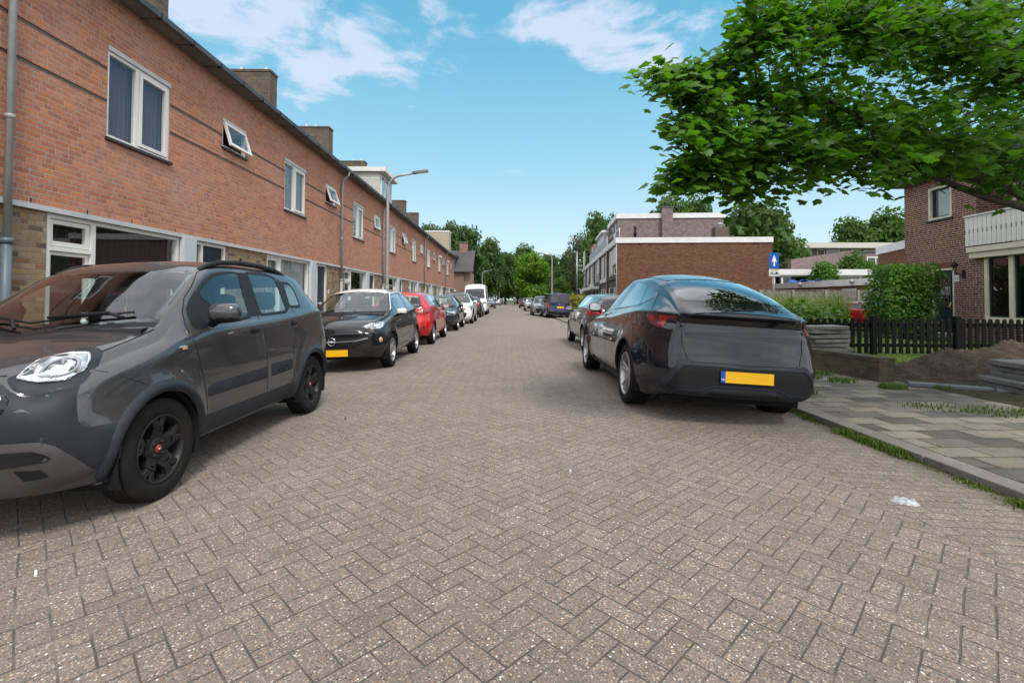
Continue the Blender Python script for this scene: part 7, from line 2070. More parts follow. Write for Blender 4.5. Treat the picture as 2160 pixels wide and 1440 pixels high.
# ------------------------------------------------------------------ garages, far buildings
def far_box(name, label, cat, loc, rz, sx, sy, h, m, fascia=None, group=None, fh=.45, over=.05):
    r = empty(name, loc, rz, label, cat, group)
    MB().box(0, sx, 0, sy, 0, h).build('wall', m, r)
    if fascia: MB().box(-over, sx + over, -over, sy + over, h + .002, h + fh).build('roof_edge', fascia, r)
    return r
ga = empty('garage_row', (24.0, 31.2, 0), -R(2), 'low brick garage row with white fascia and white doors behind the wooden fence', 'garage')
mb = MB(); mb.box(.0, 6, -1.5, 14, 0, 2.32); mb.build('wall', M_REDBR, ga)
MB().box(-.25, 6.2, -1.7, 14.2, 2.322, 2.78).build('roof_edge', M_FASCIA, ga)
for q in range(5):
    y = -.8 + q * 2.95; MB().box(-.04, .02, y, y + 1.6 - .1 * (q % 2), .02, 2.12).build('door', M_PANEL, ga)
for y in (2.2, 8.5): MB().sphere((-.3, y, 2.6), .17, 10, 6).build('lamp', M_PIPE, ga)
cb = far_box('brick_annex', 'brown brick flat roofed building with white roof edge behind house number 16', 'building', (27.6, 36, 0), R(19.0), 9, 1.0, 4.75, M_BROWN, None)
bpy.data.objects.remove([c for c in cb.children][0])
mb = MB(); mb.box(0, 8, -16, 0, 0, 4.72); mb.build('wall', M_BROWN, cb); MB().box(-.12, 8.1, -16, .1, 4.722, 5.25).build('roof_edge', M_FASCIA, cb)
cb.rotation_euler = (0, 0, -R(19)); cb.location = (27.6, 36, 0)
wb_ = empty('white_bungalow', (26.5, 50, 0), -R(3), 'low white flat roofed building with large dark windows beyond the garages', 'building')
MB().box(0, 13, 0, 9, 0, 3.9).build('wall', M_PANEL, wb_); MB().box(-.2, 13.2, -.3, 9.2, 3.902, 4.5).build('roof_edge', M_FASCIA, wb_)
fm = MB(); pm = MB()
for (a, b) in ((1.1, 1.7), (1.9, 4.4), (4.9, 6.2), (7, 9.5), (10, 12)):
    fm.box(a - .1, b + .1, -.06, -.003, 1.9, 3.86); pm.box(a, b, -.075, -.062, 2.0, 3.75)
fr = fm.build('window', M_FRAME, wb_); pm.build('pane', M_DARKPANE, fr)
tp_ = empty('tarpaulin', (24.5, 40.5, 2.79), 0, 'blue tarpaulin lying on the garage roof', 'tarpaulin')
mb = MB(); n = 14
vs = [(x * .22, y * .25, .16 + .14 * math.sin(x * 1.1) * math.cos(y * .9) - .0 * x + (-.1 if x in (0, n) else 0)) for x in range(n + 1) for y in range(9)]
mb.add(vs, [(i * 9 + j, (i + 1) * 9 + j, (i + 1) * 9 + j + 1, i * 9 + j + 1) for i in range(n) for j in range(8)], 0, True); mb.build('sheet', mat('blue_tarpaulin', (.02, .09, .36), .45), tp_)
pb = empty('brick_house', (35.2, 60, 0), 0, 'purple grey brick house with sloping wall and a white double window, beyond the white bungalow', 'house')
mb = MB(); mb.prism([(0, 0), (7.8, 0), (7.8, 7.6), (0, 6.4)], 0, .35, axis='y'); mb.build('gable_wall', M_PURPLE, pb, fix=True)
MB().box(7.802, 13.2, -.35, 8, 0, 7.25).build('wall', M_PURPLE, pb); MB().box(7.75, 13.3, -.45, 8.1, 7.252, 7.38).build('roof_edge', M_ZINC, pb)
MB().box(0, 7.8, .36, 8, 0, 6.3).build('rear_wall', M_PURPLE, pb)
fm = MB(); frame_mb(MB(), 0, 1, 0, 1, 0, 1); fm.box(9.1, 11.3, -.42, -.353, 4.85, 6.75); fr = fm.build('window', M_FRAME, pb); pm = MB(); pm.box(9.22, 10.14, -.43, -.422, 4.98, 6.62); pm.box(10.26, 11.18, -.43, -.422, 4.98, 6.62); pm.build('pane', glass('pale_pane', (.4, .5, .5), boost=2.5), fr)
lo = MB(); lo.box(13.3, 18.5, .2, 8, 0, 7.0); lo.build('loggia_wall', M_ROOM, pb); MB().box(13.2, 18.6, -1.0, 8, 7.0, 7.2).build('roof_edge', M_TILE, pb)
fm = MB(); fm.box(13.9, 16.6, .1, .18, 3.9, 6.3); fr = fm.build('window', M_FRAME, pb); pm = MB(); pm.box(14.1, 15.0, .06, .095, 4.0, 6.1); pm.box(15.3, 16.4, .06, .095, 4.0, 6.1); pm.build('pane', M_DARKPANE, fr)
ap = empty('apartment_block', (46.5, 80, 0), -R(2), 'long flat roofed apartment block with window bands behind the purple brick house', 'building')
MB().box(0, 34, 0, 11, 0, 9.9).build('wall', mat('block_grey_brown', (.16, .13, .12), .8, vary=.15), ap); MB().box(-2.4, 35, -1.6, 11.5, 9.902, 10.75).build('roof_edge', M_CREAMR, ap)
M_RB = mat('red_brown_panel', (.13, .065, .05), .7)
x = .4; q = 0
rr = random.Random(5)
while x < 33:
    w_ = rr.choice((1.6, 2.2, 1.2)); fm = MB(); fm.box(x, x + w_, -.12, -.003, 7.1, 9.75); f_ = fm.build('window', (M_CREAMR, M_FRAME)[q % 2], ap); pm = MB(); pm.box(x + .12, x + w_ - .12, -.14, -.122, 7.6, 9.6); pm.build('pane', (M_DARKPANE, CURT['grey'], M_RB)[q % 3], f_); x += w_ + rr.choice((.3, .9)); q += 1
for q in range(5): MB().box(1 + q * 6.5, 6.6 + q * 6.5, -1.5, -.005, 6.6, 6.85).build('balcony', M_CREAMR, ap)

# brown tiled house closing the left side
eh = empty('tiled_house', (-14.6, 72.5, 0), 0, 'brown house with dark tiled roof and chimney beyond the left row', 'house')
M_EB = brick_mat('tan_brown_brick', [(.20, .115, .08), (.17, .098, .07), (.225, .13, .09)], (.17, .14, .12), .215, .066, .010)
MB().box(0, 8.0, 0, 9, 0, 5.6).build('wall', M_EB, eh)
MB().box(8.0, 8.9, .6, 8.4, 0, 5.5).build('side_bay', concrete_mat('tan_render', (.26, .19, .145), (.31, .235, .18), 1.5), eh)
mb = MB(); mb.add([(-.3, -.5, 5.45), (9.4, -.5, 5.45), (9.4, 4.5, 9.0), (-.3, 4.5, 9.0), (9.4, 9.5, 5.45), (-.3, 9.5, 5.45), (-.3, -.5, 5.3), (9.4, -.5, 5.3)], [(0, 1, 2, 3), (3, 2, 4, 5), (6, 7, 1, 0)]); mb.add([(8.9, 0, 5.4), (8.9, 9, 5.4), (8.9, 4.5, 8.8)], [(0, 1, 2)])
def tile_mat():
    m, nt, out = nodemat('pantiles'); k = NT(nt); P = k.pos(); x, y, z = k.xyz(P)
    wv = k.math('ADD', k.math('MULTIPLY', k.math('SINE', k.math('MULTIPLY', x, 28.)), .5), k.math('FRACT', k.math('MULTIPLY', z, 5.)))
    c = k.mix(k.noise(P, 3, 4), (.042, .040, .044), (.085, .080, .085)); c = k.mix(1., c, k.ramp(wv, [(-.2, .5), (1.2, 1.3)]), 'MULTIPLY')
    k.out(out, k.bsdf(c, .7, 0, k.bump(wv, .6, .03))); return m
mb.build('roof', tile_mat(), eh)
ch = MB().box(6.9, 8.2, 4.0, 5.0, 8.2, 10.2).build('chimney', M_REDBR, eh); MB().box(6.8, 8.3, 3.9, 5.1, 10.2, 10.35).build('cap', M_GROOVE, ch)
dm = MB().box(4.2, 6.6, -.1, 3.2, 5.9, 7.7).build('dormer', M_ZINC, eh); MB().box(3.9, 6.9, -.5, 3.5, 7.702, 7.95).build('roof_edge', M_ZINC, dm)
for nm, par, (x0, x1, z0, z1) in (('window', dm, (4.6, 6.4, 6.15, 7.5)), ('window', eh, (4.6, 6.4, 2.9, 4.6)), ('window', eh, (4.6, 6.4, .6, 2.2))):
    yy = -.1 if par is dm else 0
    fm = MB()
    for a, b, c_, d in ((x0, x0 + .12, z0, z1), (x1 - .12, x1, z0, z1), (x0 + .12, x1 - .12, z0, z0 + .12), (x0 + .12, x1 - .12, z1 - .12, z1), ((x0 + x1) / 2 - .07, (x0 + x1) / 2 + .07, z0 + .12, z1 - .12)): fm.box(a, b, yy - .08, yy - .003, c_, d)
    fr = fm.build(nm, M_FRAME, par); pm = MB(); pm.box(x0 + .12, x1 - .12, yy - .05, yy - .02, z0 + .12, z1 - .12); pm.build('pane', M_DARKPANE, fr)
MB().box(3.5, 6.9, -.9, -.01, 2.4, 2.6).build('canopy', M_FASCIA, eh)
# ------------------------------------------------------------------ trees and plants
def rvec(r):
    while True:
        v = Vector((r.uniform(-1, 1), r.uniform(-1, 1), r.uniform(-1, 1)))
        if .05 < v.length < 1: return v.normalized()

def leaf_cloud(mb, r, blobs, n, size, up=.4, flat=.5):
    """small leaf clumps spread through the volume of soft blobs (c, radius)"""
    tot = sum(b[1] ** 2 for b in blobs)
    for c, rad in blobs:
        k = int(n * rad * rad / tot)
        for _ in range(k):
            d = rvec(r); q = r.random() ** .38 * (1 + .22 * r.random())
            p = Vector(c) + d * rad * q * Vector((1, 1, .82)).x
            p.z = c[2] + (p.z - c[2]) * .85
            nrm = (d * .7 + Vector((0, 0, up)) + rvec(r) * .75).normalized()
            t = nrm.orthogonal().normalized(); t.rotate(Matrix.Rotation(r.uniform(0, 6.28), 3, nrm)); b = nrm.cross(t)
            s = size * r.uniform(.55, 1.25)
            w = s * r.uniform(.45, .75)
            a0 = p - t * s; a1 = p + b * w - t * s * .2 + nrm * s * .12; a2 = p + t * s; a3 = p - b * w + t * s * .1 + nrm * s * .12
            mb.add([a0, a1, a2, a3], [(0, 1, 2), (0, 2, 3)])

M_BARK = mat('bark', (.055, .045, .036), .9, vary=.35, vscale=12, bump=.01, bscale=25)
LEAFM = {'dark': leaf_mat('dark_green_leaves', (.032, .068, .016), (.075, .135, .032), .38), 'mid': leaf_mat('mid_green_leaves', (.040, .088, .014), (.085, .150, .030), .38),
         'bright': leaf_mat('bright_green_leaves', (.085, .175, .012), (.15, .26, .028), .45), 'pale': leaf_mat('grey_green_leaves', (.05, .07, .035), (.11, .14, .075), .25),
         'yellow': leaf_mat('yellow_green_leaves', (.14, .16, .015), (.30, .28, .03), .35), 'hedge': leaf_mat('hornbeam_leaves', (.042, .115, .010), (.095, .20, .022), .35)}
def crown_blobs(r, h, w, base, n):
    out = []
    for i in range(n):
        t = r.random(); z = lerp(base, h, t)
        prof = math.sin(math.pi * min(1, max(.02, (t * .86 + .12)))) ** .7
        a = r.uniform(0, 6.283); rr = w * .5 * prof * math.sqrt(r.uniform(.15, 1)) * .82
        out.append(((rr * math.cos(a), rr * math.sin(a), z), w * r.uniform(.15, .25)))
    return out
PROTO = {}
def tree_meshes(key, h, w, base, n, size, seed, col):
    if key in PROTO: return PROTO[key]
    r = random.Random(seed)
    blobs = crown_blobs(r, h - w * .12, w, base, 34)
    mb = MB(); leaf_cloud(mb, r, blobs, n, size)
    cr = mb.build('crown', LEAFM[col]); 
    mb = MB(); mb.tube([(0, 0, -.2), (.05, 0, base * .6), (.0, .08, h * .55), (.1, 0, h * .8)], [w * .045, w * .034, w * .022, w * .006], 8)
    for q in range(7):
        b = blobs[q * 3][0]; z0 = base * .7 + q * (h * .5 - base * .5) / 7
        mb.tube([(0, .03, z0), (b[0] * .5, b[1] * .5, lerp(z0, b[2], .6)), (b[0], b[1], b[2])], [w * .02, w * .012, w * .004], 5)
    tr = mb.build('trunk', M_BARK)
    PROTO[key] = (cr, tr, [False])
    return PROTO[key]
def tree(px, ptop, Y, wpx, label, col='dark', proto=0, group=None, base_f=.22, leafy=7500, name='tree', sparse=1.0, z0=-.1):
    s = 1020. / Y; x = (px - 1071) / s; h = 1.22 + (632 + (px - 1071) * .0052 - ptop) / s; w = wpx / s
    key = (col, proto, sparse)
    cr, tr, used = tree_meshes(key, 10., 8., 10 * base_f, int(leafy * sparse), .30, 100 + proto * 7 + len(col), col)
    root = empty(name, (x, Y, z0), rng.uniform(0, 6.28), label, 'tree', group)
    root.scale = (w / 8., w / 8., (h - z0) / 10.)
    for o in (cr, tr):
        if not used[0]: c = o
        else: c = o.copy(); COL.objects.link(c)
        c.parent = root
    used[0] = True
    return root
GT = 'trees closing the far end of the street'
tree(903, 468, 84, 74, 'dark green tree showing above the beige block at the end of the left row', 'dark', 0, GT)
tree(944, 470, 92, 66, 'tall dark tree directly behind the tiled house roof', 'dark', 1, GT)
tree(985, 472, 98, 88, 'tall broad dark tree right of the tiled house chimney', 'dark', 0, GT)
tree(1028, 505, 105, 74, 'dark tree standing above the left far street lamp', 'dark', 1, GT)
tree(1066, 528, 118, 62, 'dark tree left of the bright green crown at the street end', 'dark', 0, GT)
tree(1122, 532, 96, 82, 'bright yellow green round tree in the middle of the street end', 'bright', 0, GT)
tree(1108, 521, 125, 70, 'dark tree crown peeping over the bright green tree', 'mid', 1, GT)
tree(1160, 533, 120, 60, 'dark tree behind the tall right street lamp', 'dark', 0, GT)
tree(1196, 530, 105, 62, 'dark green tree left of the scaffold', 'dark', 1, GT)
tree(1221, 486, 92, 56, 'thin grey green tree with sparse crown above the scaffold', 'pale', 0, GT, sparse=.35)
tree(1262, 452, 84, 80, 'tall mid green tree rising behind the white roof storey windows', 'mid', 0, GT)
tree(1296, 462, 100, 60, 'green tree top just left of the purple brick storey', 'mid', 1, GT)
tree(1180, 588, 74, 46, 'small bright green tree between the tall right lamp and the scaffold', 'mid', 1, GT, base_f=.1)
tree(1050, 560, 140, 70, 'low dark tree at the very end of the street, left of the centre', 'dark', 1, GT, base_f=.08)
tree(1092, 560, 150, 80, 'low dark tree closing the street straight ahead', 'dark', 0, GT, base_f=.08)
tree(1145, 560, 145, 80, 'low dark tree at the very end of the street behind the right lamps', 'dark', 1, GT, base_f=.08)
GB = 'trees behind the buildings on the right'
tree(1410, 414, 75, 116, 'green tree top behind the purple brick storey, left of its right end', 'mid', 0, GB)
tree(1472, 420, 82, 100, 'green tree top right behind the storey with the tall chimney', 'mid', 1, GB)
tree(1596, 422, 66, 180, 'big dark oak like tree behind the right end of the brown end wall', 'dark', 0, GB, leafy=7500)
tree(1640, 448, 74, 110, 'dark dense tree above the one way sign', 'dark', 1, GB)
tree(1800, 462, 112, 110, 'round green tree behind the apartment block, the left one of the pair', 'mid', 0, GB)
tree(1880, 450, 112, 130, 'round green tree behind the apartment block, beside house number 16', 'mid', 1, GB)
GS = 'small trees behind the garages'
tree(1738, 556, 48, 72, 'small dark leaved tree in front of the white bungalow', 'hedge', 0, GS, base_f=.1)
tree(1800, 538, 52, 80, 'small pale green tree beside the dark leaved one', 'mid', 1, GS, base_f=.1)
tree(1830, 548, 50, 60, 'small green tree next to the tall clipped bush', 'hedge', 1, GS, base_f=.1)

# clipped hornbeam bush in front of house number 16
bu = empty('bush', (12.95, 15.9, 0), -R(5), 'tall dense clipped bush covering the left of the green door', 'bush')
r = random.Random(21); mb = MB()
for _ in range(9000):
    u, v, t = r.uniform(-1, 1), r.uniform(-1, 1), r.random()
    if max(abs(u), abs(v)) < .72 and t < .86: 
        u *= 1.3; u = max(-1, min(1, u))
    a, b, z = u * .80, v * .75, .15 + t * 2.22
    bul = 1 + .10 * math.sin(z * 3 + u * 2) - .22 * max(0, (z - 1.9)) - .12 * max(0, .8 - z)
    p = Vector((a * bul, b * bul, z + r.uniform(-.04, .10)))
    nrm = (Vector((u ** 3, v ** 3, .5)) + rvec(r) * .8).normalized(); tt = nrm.orthogonal().normalized(); tt.rotate(Matrix.Rotation(r.uniform(0, 6.28), 3, nrm)); bb_ = nrm.cross(tt); s = r.uniform(.04, .075)
    mb.add([p - tt * s, p + bb_ * s * .55 + nrm * .01, p + tt * s, p - bb_ * s * .55 + nrm * .01], [(0, 1, 2), (0, 2, 3)])
mb.build('foliage', LEAFM['hedge'], bu)
MB().tube([(0, 0, -.1), (0, 0, 1.5)], [.07, .03], 8).build('trunk', M_BARK, bu)
# yellow shrub beside the delivery van
ys_ = empty('bush', (5.75, 40.5, 0), 0, 'yellow green shrub between the navy van and the grey hatchback', 'bush'); mb = MB()
leaf_cloud(mb, random.Random(3), [((0, 0, .8), .8), ((.4, .2, 1.1), .7), ((-.3, .1, 1.2), .6)], 1500, .10); mb.build('foliage', LEAFM['yellow'], ys_)

def weed_bed(name, n, fx, hgt, m, label, cat, seed, kind='stuff', wid=.02):
    r = random.Random(seed); mb = MB()
    for _ in range(n):
        x, y, z, h = fx(r)
        h *= hgt * r.uniform(.5, 1.2); a = r.uniform(0, 6.28); lean = r.uniform(.1, .55) * h; w = wid * r.uniform(.6, 1.3)
        dx, dy = math.cos(a), math.sin(a); px_, py_ = -dy * w, dx * w
        m1 = (x + dx * lean * .35, y + dy * lean * .35, z + h * .6); t = (x + dx * lean, y + dy * lean, z + h * r.uniform(.8, 1.))
        mb.add([(x - px_, y - py_, z), (x + px_, y + py_, z), (m1[0] + px_ * .8, m1[1] + py_ * .8, m1[2]), (m1[0] - px_ * .8, m1[1] - py_ * .8, m1[2]), t], [(0, 1, 2, 3), (3, 2, 4)])
    return tag(mb.build(name, m), label, cat, None, kind)
def gutter_fx(r):
    y = 2.4 + 5.4 * r.random() ** 1.2
    dens = .5 + .5 * math.sin(y * 3.1 + 1.3 * math.sin(y * 7.7))
    while r.random() > dens + .12:
        y = 2.4 + 5.4 * r.random(); dens = .5 + .5 * math.sin(y * 3.1 + 1.3 * math.sin(y * 7.7))
    x = 3.42 - abs(r.gauss(0, .055)); return x, y, road_z(x) - .003, .4 + dens
weed_bed('grass', 7000, gutter_fx, .055, M_BLADE, 'strip of green grass growing in the gutter along the right kerb', 'grass', 31, wid=.004)
patches = [(5.6, 5.5, .30, 260), (6.1, 5.3, .35, 300), (5.0, 5.75, .25, 90), (6.6, 5.6, .3, 260), (4.05, 6.55, .10, 40), (5.2, 7.55, .16, 140), (5.55, 7.0, .14, 220), (6.25, 6.9, .12, 120), (6.9, 6.95, .16, 110), (4.9, 7.9, .16, 120), (5.35, 8.3, .16, 110)]
for (x0, y0, rad, n) in patches:
    def pf(r, x0=x0, y0=y0, rad=rad): 
        a = r.uniform(0, 6.28); q = rad * math.sqrt(r.random()); return x0 + q * math.cos(a) * 1.4, y0 + q * math.sin(a), -.03, 1.
    weed_bed('weeds', n, pf, .045 if rad > .17 else .085, M_WEED if rad < .17 else M_BLADE, 'tuft of green weeds growing on the right pavement', 'weeds', int(x0 * 100), wid=.007)
def lawn_fx(r):
    y = r.uniform(9.3, 17); x = r.uniform(6.2, 14.4); return x, y, .0, .7
weed_bed('grass', 9000, lawn_fx, .10, M_BLADE, 'lawn grass around the black picket fence', 'grass', 33, wid=.010)
# rough planting between the picket fence and the boarded fence
r = random.Random(44); mb = MB()
bl = []
for _ in range(60):
    y = r.uniform(15.5, 23); x = r.uniform(8.2, y * .69); bl.append(((x, y, r.uniform(.25, .75)), r.uniform(.45, .7)))
leaf_cloud(mb, r, bl, 9000, .10)
tag(mb.build('shrubbery', LEAFM['mid']), 'low shrubbery filling the bed behind the black picket fence', 'shrubbery', None, 'stuff')
def wf(r):
    y = r.uniform(17.5, 23.5); x = r.uniform(8.5, y * .70); return x, y, .3, .7 + .5 * math.sin(x * 2.2) ** 2
weed_bed('weeds', 6500, wf, 1.05, leaf_mat('tall_weed_leaves', (.08, .13, .02), (.17, .22, .05), .35, hue=(.28, .16, .05)), 'tall pale weeds along the boarded fence', 'weeds', 45, wid=.022)
panda, panda_c = build_panda((-2.925, 4.18, -.055), (0, R(2.2), FACE))
tesla, tesla_c = build_tesla((2.33, 7.27, -.06), (0, R(3.4), 0))
car_adam(); car_corsa(); car_ibiza(); car_kia()
rear_hatch('dark grey hatchback with red tail lamps, right before the tall white van', -1.80, 33.9, -1, (.022, .022, .026), KL, inter=False).close()
van_white()
g = rear_hatch('grey brown hatchback with large red tail lamps, half hidden behind the big crossover', 1.86, 12.2, 1, (.075, .070, .068), KR, L=4.38, H=1.47, W=.91, wb=2.70, step=.035, plate_z=.74)
g.close()
car_caddy()
front_suv('silver grey sport utility car with five grille slots and a yellow plate, facing the camera', 1.93, 39.2, 1, (.30, .31, .33), KR).close()
front_suv('silver white car facing the camera beyond the grey sport utility car', 1.90, 55.5, 1, (.55, .56, .57), KR, slots=False, inter=False, step=.09, H=1.55, L=4.3).close()
rear_hatch('dark maroon car far along the right kerb', 1.75, 74, 1, (.045, .010, .016), KR, step=.09, inter=False, H=1.62).close()
front_suv('small steel blue car just beyond the white van', -1.69, 66, -1, (.13, .18, .25), KL, slots=False, inter=False, step=.09, H=1.50, L=3.8, wb=2.4, W=.84).close()
rear_hatch('silver estate car far along the left kerb', -1.46, 104, -1, (.42, .43, .44), KL, step=.10, inter=False, H=1.46, L=4.6, wb=2.75).close()
rear_hatch('white car farthest along the left kerb', -1.05, 124, -1, (.70, .71, .72), KL, step=.10, inter=False).close()
# ------------------------------------------------------------------ the near maple
M_MAPLE = leaf_mat('maple_leaves', (.034, .105, .011), (.105, .220, .022), .48, rough=.42)
LEAF2 = [(0, 0), (.14, .05), (.36, .02), (.35, .17), (.57, .34), (.44, .43), (.47, .62), (.27, .60), (.17, .80), (0, 1.0)]
LEAFP = LEAF2 + [(-x, y) for x, y in LEAF2[-2:0:-1]]
def maple_leaf(mb, r, p, nrm, tdir, s):
    t = (tdir - nrm * tdir.dot(nrm))
    if t.length < 1e-3: t = nrm.orthogonal()
    t.normalize(); b = nrm.cross(t)
    fold = r.uniform(.05, .3); curl = r.uniform(-.05, .22)
    vs = []
    for (x, y) in LEAFP + [(0, .38)]:
        z = -fold * abs(x) - curl * y * y + (.03 if (x, y) == (0, .38) else 0)
        vs.append(p + (b * x + t * y + nrm * z) * s)
    n = len(LEAFP)
    mb.add(vs, [(i, (i + 1) % n, n) for i in range(n)], 0, False)
mp = empty('maple_tree', (7.0, 5.0, 0), 0, 'maple tree whose leafy branches hang into the picture from the upper right', 'tree')
mpo = Vector((7.0, 5.0, 0))
r = random.Random(77)
fork = Vector((6.9, 5.0, 1.55))
tw = MB(); lf = MB()
tr = MB(); tr.tube([(0, 0, -.15), (-.02, 0, .8), tuple(fork - mpo)], [.17, .14, .13], 12)
limbs = [
    [fork, at(2160, 437, 4.75), at(2080, 416, 4.65), at(2005, 388, 4.6), at(1925, 352, 4.6), at(1830, 320, 4.5), at(1700, 300, 4.3), at(1560, 310, 4.1), at(1440, 370, 4.0)],
    [fork, at(2165, 408, 5.3), at(2090, 385, 5.3), at(2025, 372, 5.3), at(1900, 290, 5.2), at(1750, 215, 5.0), at(1600, 190, 4.8), at(1440, 180, 4.5)],
    [fork, Vector((6.2, 5.0, 2.8)), at(2080, 120, 4.9), at(1900, 60, 4.6), at(1720, 60, 4.3), at(1560, 90, 4.2)],
    [fork, Vector((6.5, 5.3, 3.0)), Vector((5.4, 5.6, 4.2)), Vector((4.2, 5.4, 4.9)), Vector((3.2, 5.0, 5.2))],
    [fork, Vector((7.0, 5.2, 3.2)), Vector((7.1, 5.6, 5.0)), Vector((6.8, 5.8, 6.6))],
    [fork, Vector((6.4, 4.4, 2.8)), Vector((5.4, 3.4, 3.9)), Vector((4.2, 2.6, 4.6)), Vector((3.2, 1.8, 4.9))],
    [fork, Vector((6.6, 6.0, 3.0)), Vector((5.6, 7.2, 3.9)), Vector((4.5, 8.3, 4.6))],
    [fork, Vector((6.4, 6.2, 2.7)), Vector((5.3, 7.0, 3.3)), Vector((4.3, 7.4, 3.7))],
    [fork, Vector((7.8, 5.2, 2.8)), Vector((9.0, 5.6, 4.2)), Vector((10.2, 6.0, 4.8))]]
lpts = []
for li, L in enumerate(limbs):
    n = len(L); rad = [lerp((.050 if li < 2 else .085), .008, (i / (n - 1)) ** .7) for i in range(n)]
    tr.tube([tuple(p - mpo) for p in L], rad, 8)
    for a, b in zip(L, L[1:]):
        for q in range(6): lpts.append(a.lerp(b, q / 6))
poly = [(1548, -40), (1556, 40), (1540, 85), (1490, 120), (1465, 145), (1345, 148), (1338, 172), (1400, 190), (1465, 212), (1392, 248), (1400, 275), (1462, 300), (1490, 340), (1378, 378), (1384, 400), (1455, 402), (1500, 425), (1560, 440), (1620, 428), (1690, 405), (1740, 408), (1765, 388), (1815, 396), (1860, 392), (1930, 362), (2000, 362), (2070, 345), (2160, 330), (2260, 340), (2260, -40)]
def spray(tip, nleaf, seedlen, dens=1.):
    base = min(lpts, key=lambda q: (q - tip).length + (0 if q.x > tip.x - .05 else 1.2))
    d = base - tip
    if d.length > seedlen: base = tip + d.normalized() * seedlen + Vector((0, 0, .05))
    mid = tip.lerp(base, .5) + Vector((0, 0, .06))
    tw.tube([tuple(base - mpo), tuple(mid - mpo), tuple(tip - mpo)], [.007, .0045, .002], 4, cap=False)
    ax = (tip - base).normalized()
    for q in range(nleaf):
        t = r.random() ** .75
        c = base.lerp(mid, t * 2) if t < .5 else mid.lerp(tip, (t - .5) * 2)
        sd = ax.cross(Vector((0, 0, 1))); sd = sd.normalized() if sd.length > .1 else Vector((1, 0, 0))
        c = c + sd * r.gauss(0, .11) + Vector((0, 0, r.gauss(-.02, .055))) + ax * r.uniform(-.05, .06)
        nrm = (Vector((0, 0, 1)) + rvec(r) * .62 + Vector((0, -.30, 0))).normalized()
        td = (ax * .6 + sd * r.uniform(-1, 1) + Vector((0, 0, -.55)) + rvec(r) * .3)
        maple_leaf(lf, r, c - mpo, nrm, td, r.uniform(.064, .120))
def inpoly(px, py): return pip((px, py), poly)
# sprays ending along the outline, then filling the inside
for (px, py, Y) in [(1345, 160, 4.1), (1385, 165, 4.15), (1430, 180, 4.2), (1396, 260, 4.2), (1420, 262, 4.3), (1384, 388, 4.0), (1410, 388, 4.05), (1445, 395, 4.1), (1470, 335, 4.2), (1500, 345, 4.2), (1480, 235, 4.3), (1470, 130, 4.3), (1545, 60, 4.4), (1520, 100, 4.3), (1820, 394, 4.3), (1850, 388, 4.35), (1890, 380, 4.3), (1700, 402, 4.3), (1640, 415, 4.2), (1590, 425, 4.2), (1540, 420, 4.1), (1500, 412, 4.1)]:
    spray(at(px, py, Y), 16, .45)
for (ax_, ay_, bx_, by_, Y, nn) in ((1348, 160, 1560, 200, 4.15, 11), (1398, 258, 1545, 268, 4.25, 9), (1385, 388, 1560, 380, 4.05, 10), (1462, 318, 1560, 330, 4.2, 6), (1480, 120, 1580, 130, 4.3, 6), (1545, 45, 1620, 70, 4.35, 6), (1820, 392, 1960, 370, 4.35, 7)):
    for q in range(nn):
        t = q / nn; spray(at(lerp(ax_, bx_, t) + r.uniform(-8, 8), lerp(ay_, by_, t) + r.uniform(-14, 14), Y + r.uniform(-.15, .25)), 17, .5)
cnt = 0
while cnt < 820:
    px, py = r.uniform(1360, 2250), r.uniform(-40, 440)
    if not inpoly(px, py) or not inpoly(px - 25, py + 8): continue
    # open places where the sky shows
    hole = max(math.exp(-(((px - hx) / hw) ** 2 + ((py - hy) / hh) ** 2)) for hx, hy, hw, hh in ((1640, 130, 60, 22), (1830, 275, 55, 25), (2010, 115, 40, 22), (1590, 215, 30, 16), (1690, 360, 60, 14), (1500, 290, 40, 14), (1880, 130, 30, 14)))
    if r.random() < hole * .9: continue
    Y = r.uniform(3.7, 5.2) if px < 1550 else r.uniform(3.7, 7.4) if px < 1750 else r.uniform(3.7, 8.8)
    spray(at(px, py, Y), r.randint(17, 26), r.uniform(.5, .9)); cnt += 1
# the crown going on above and beside the picture
for _ in range(620):
    L = r.choice(limbs[2:]); q = r.uniform(.35, 1); i = int(q * (len(L) - 1)); i = min(i, len(L) - 2)
    p = L[i].lerp(L[i + 1], r.random()) + rvec(r) * Vector((1.0, 1, .8)).x * r.uniform(.2, 1.3)
    if p.z < 2.9 or (p.y > .8 and p.x / p.y < .62 and p.z < 1.22 + .62 * p.y): continue
    if p.y > .5 and 632 - 1020 * (p.z - 1.22) / p.y > -150 and 1071 + 1020 * p.x / p.y < 2250: continue
    spray(p, 13, r.uniform(.6, 1.0))
for _ in range(420):
    L = r.choice(limbs); i = r.randint(1, len(L) - 2); p = L[i].lerp(L[i - 1], r.uniform(0, .8)) + rvec(r) * r.uniform(.15, 1.0)
    if p.z < 2.05 or (p.y > .5 and 1071 + 1020 * p.x / p.y < 2230): continue
    spray(p, 14, .6)
tr.build('trunk', M_BARK, mp); tw.build('twigs', M_BARK, mp); lf.build('crown', M_MAPLE, mp)

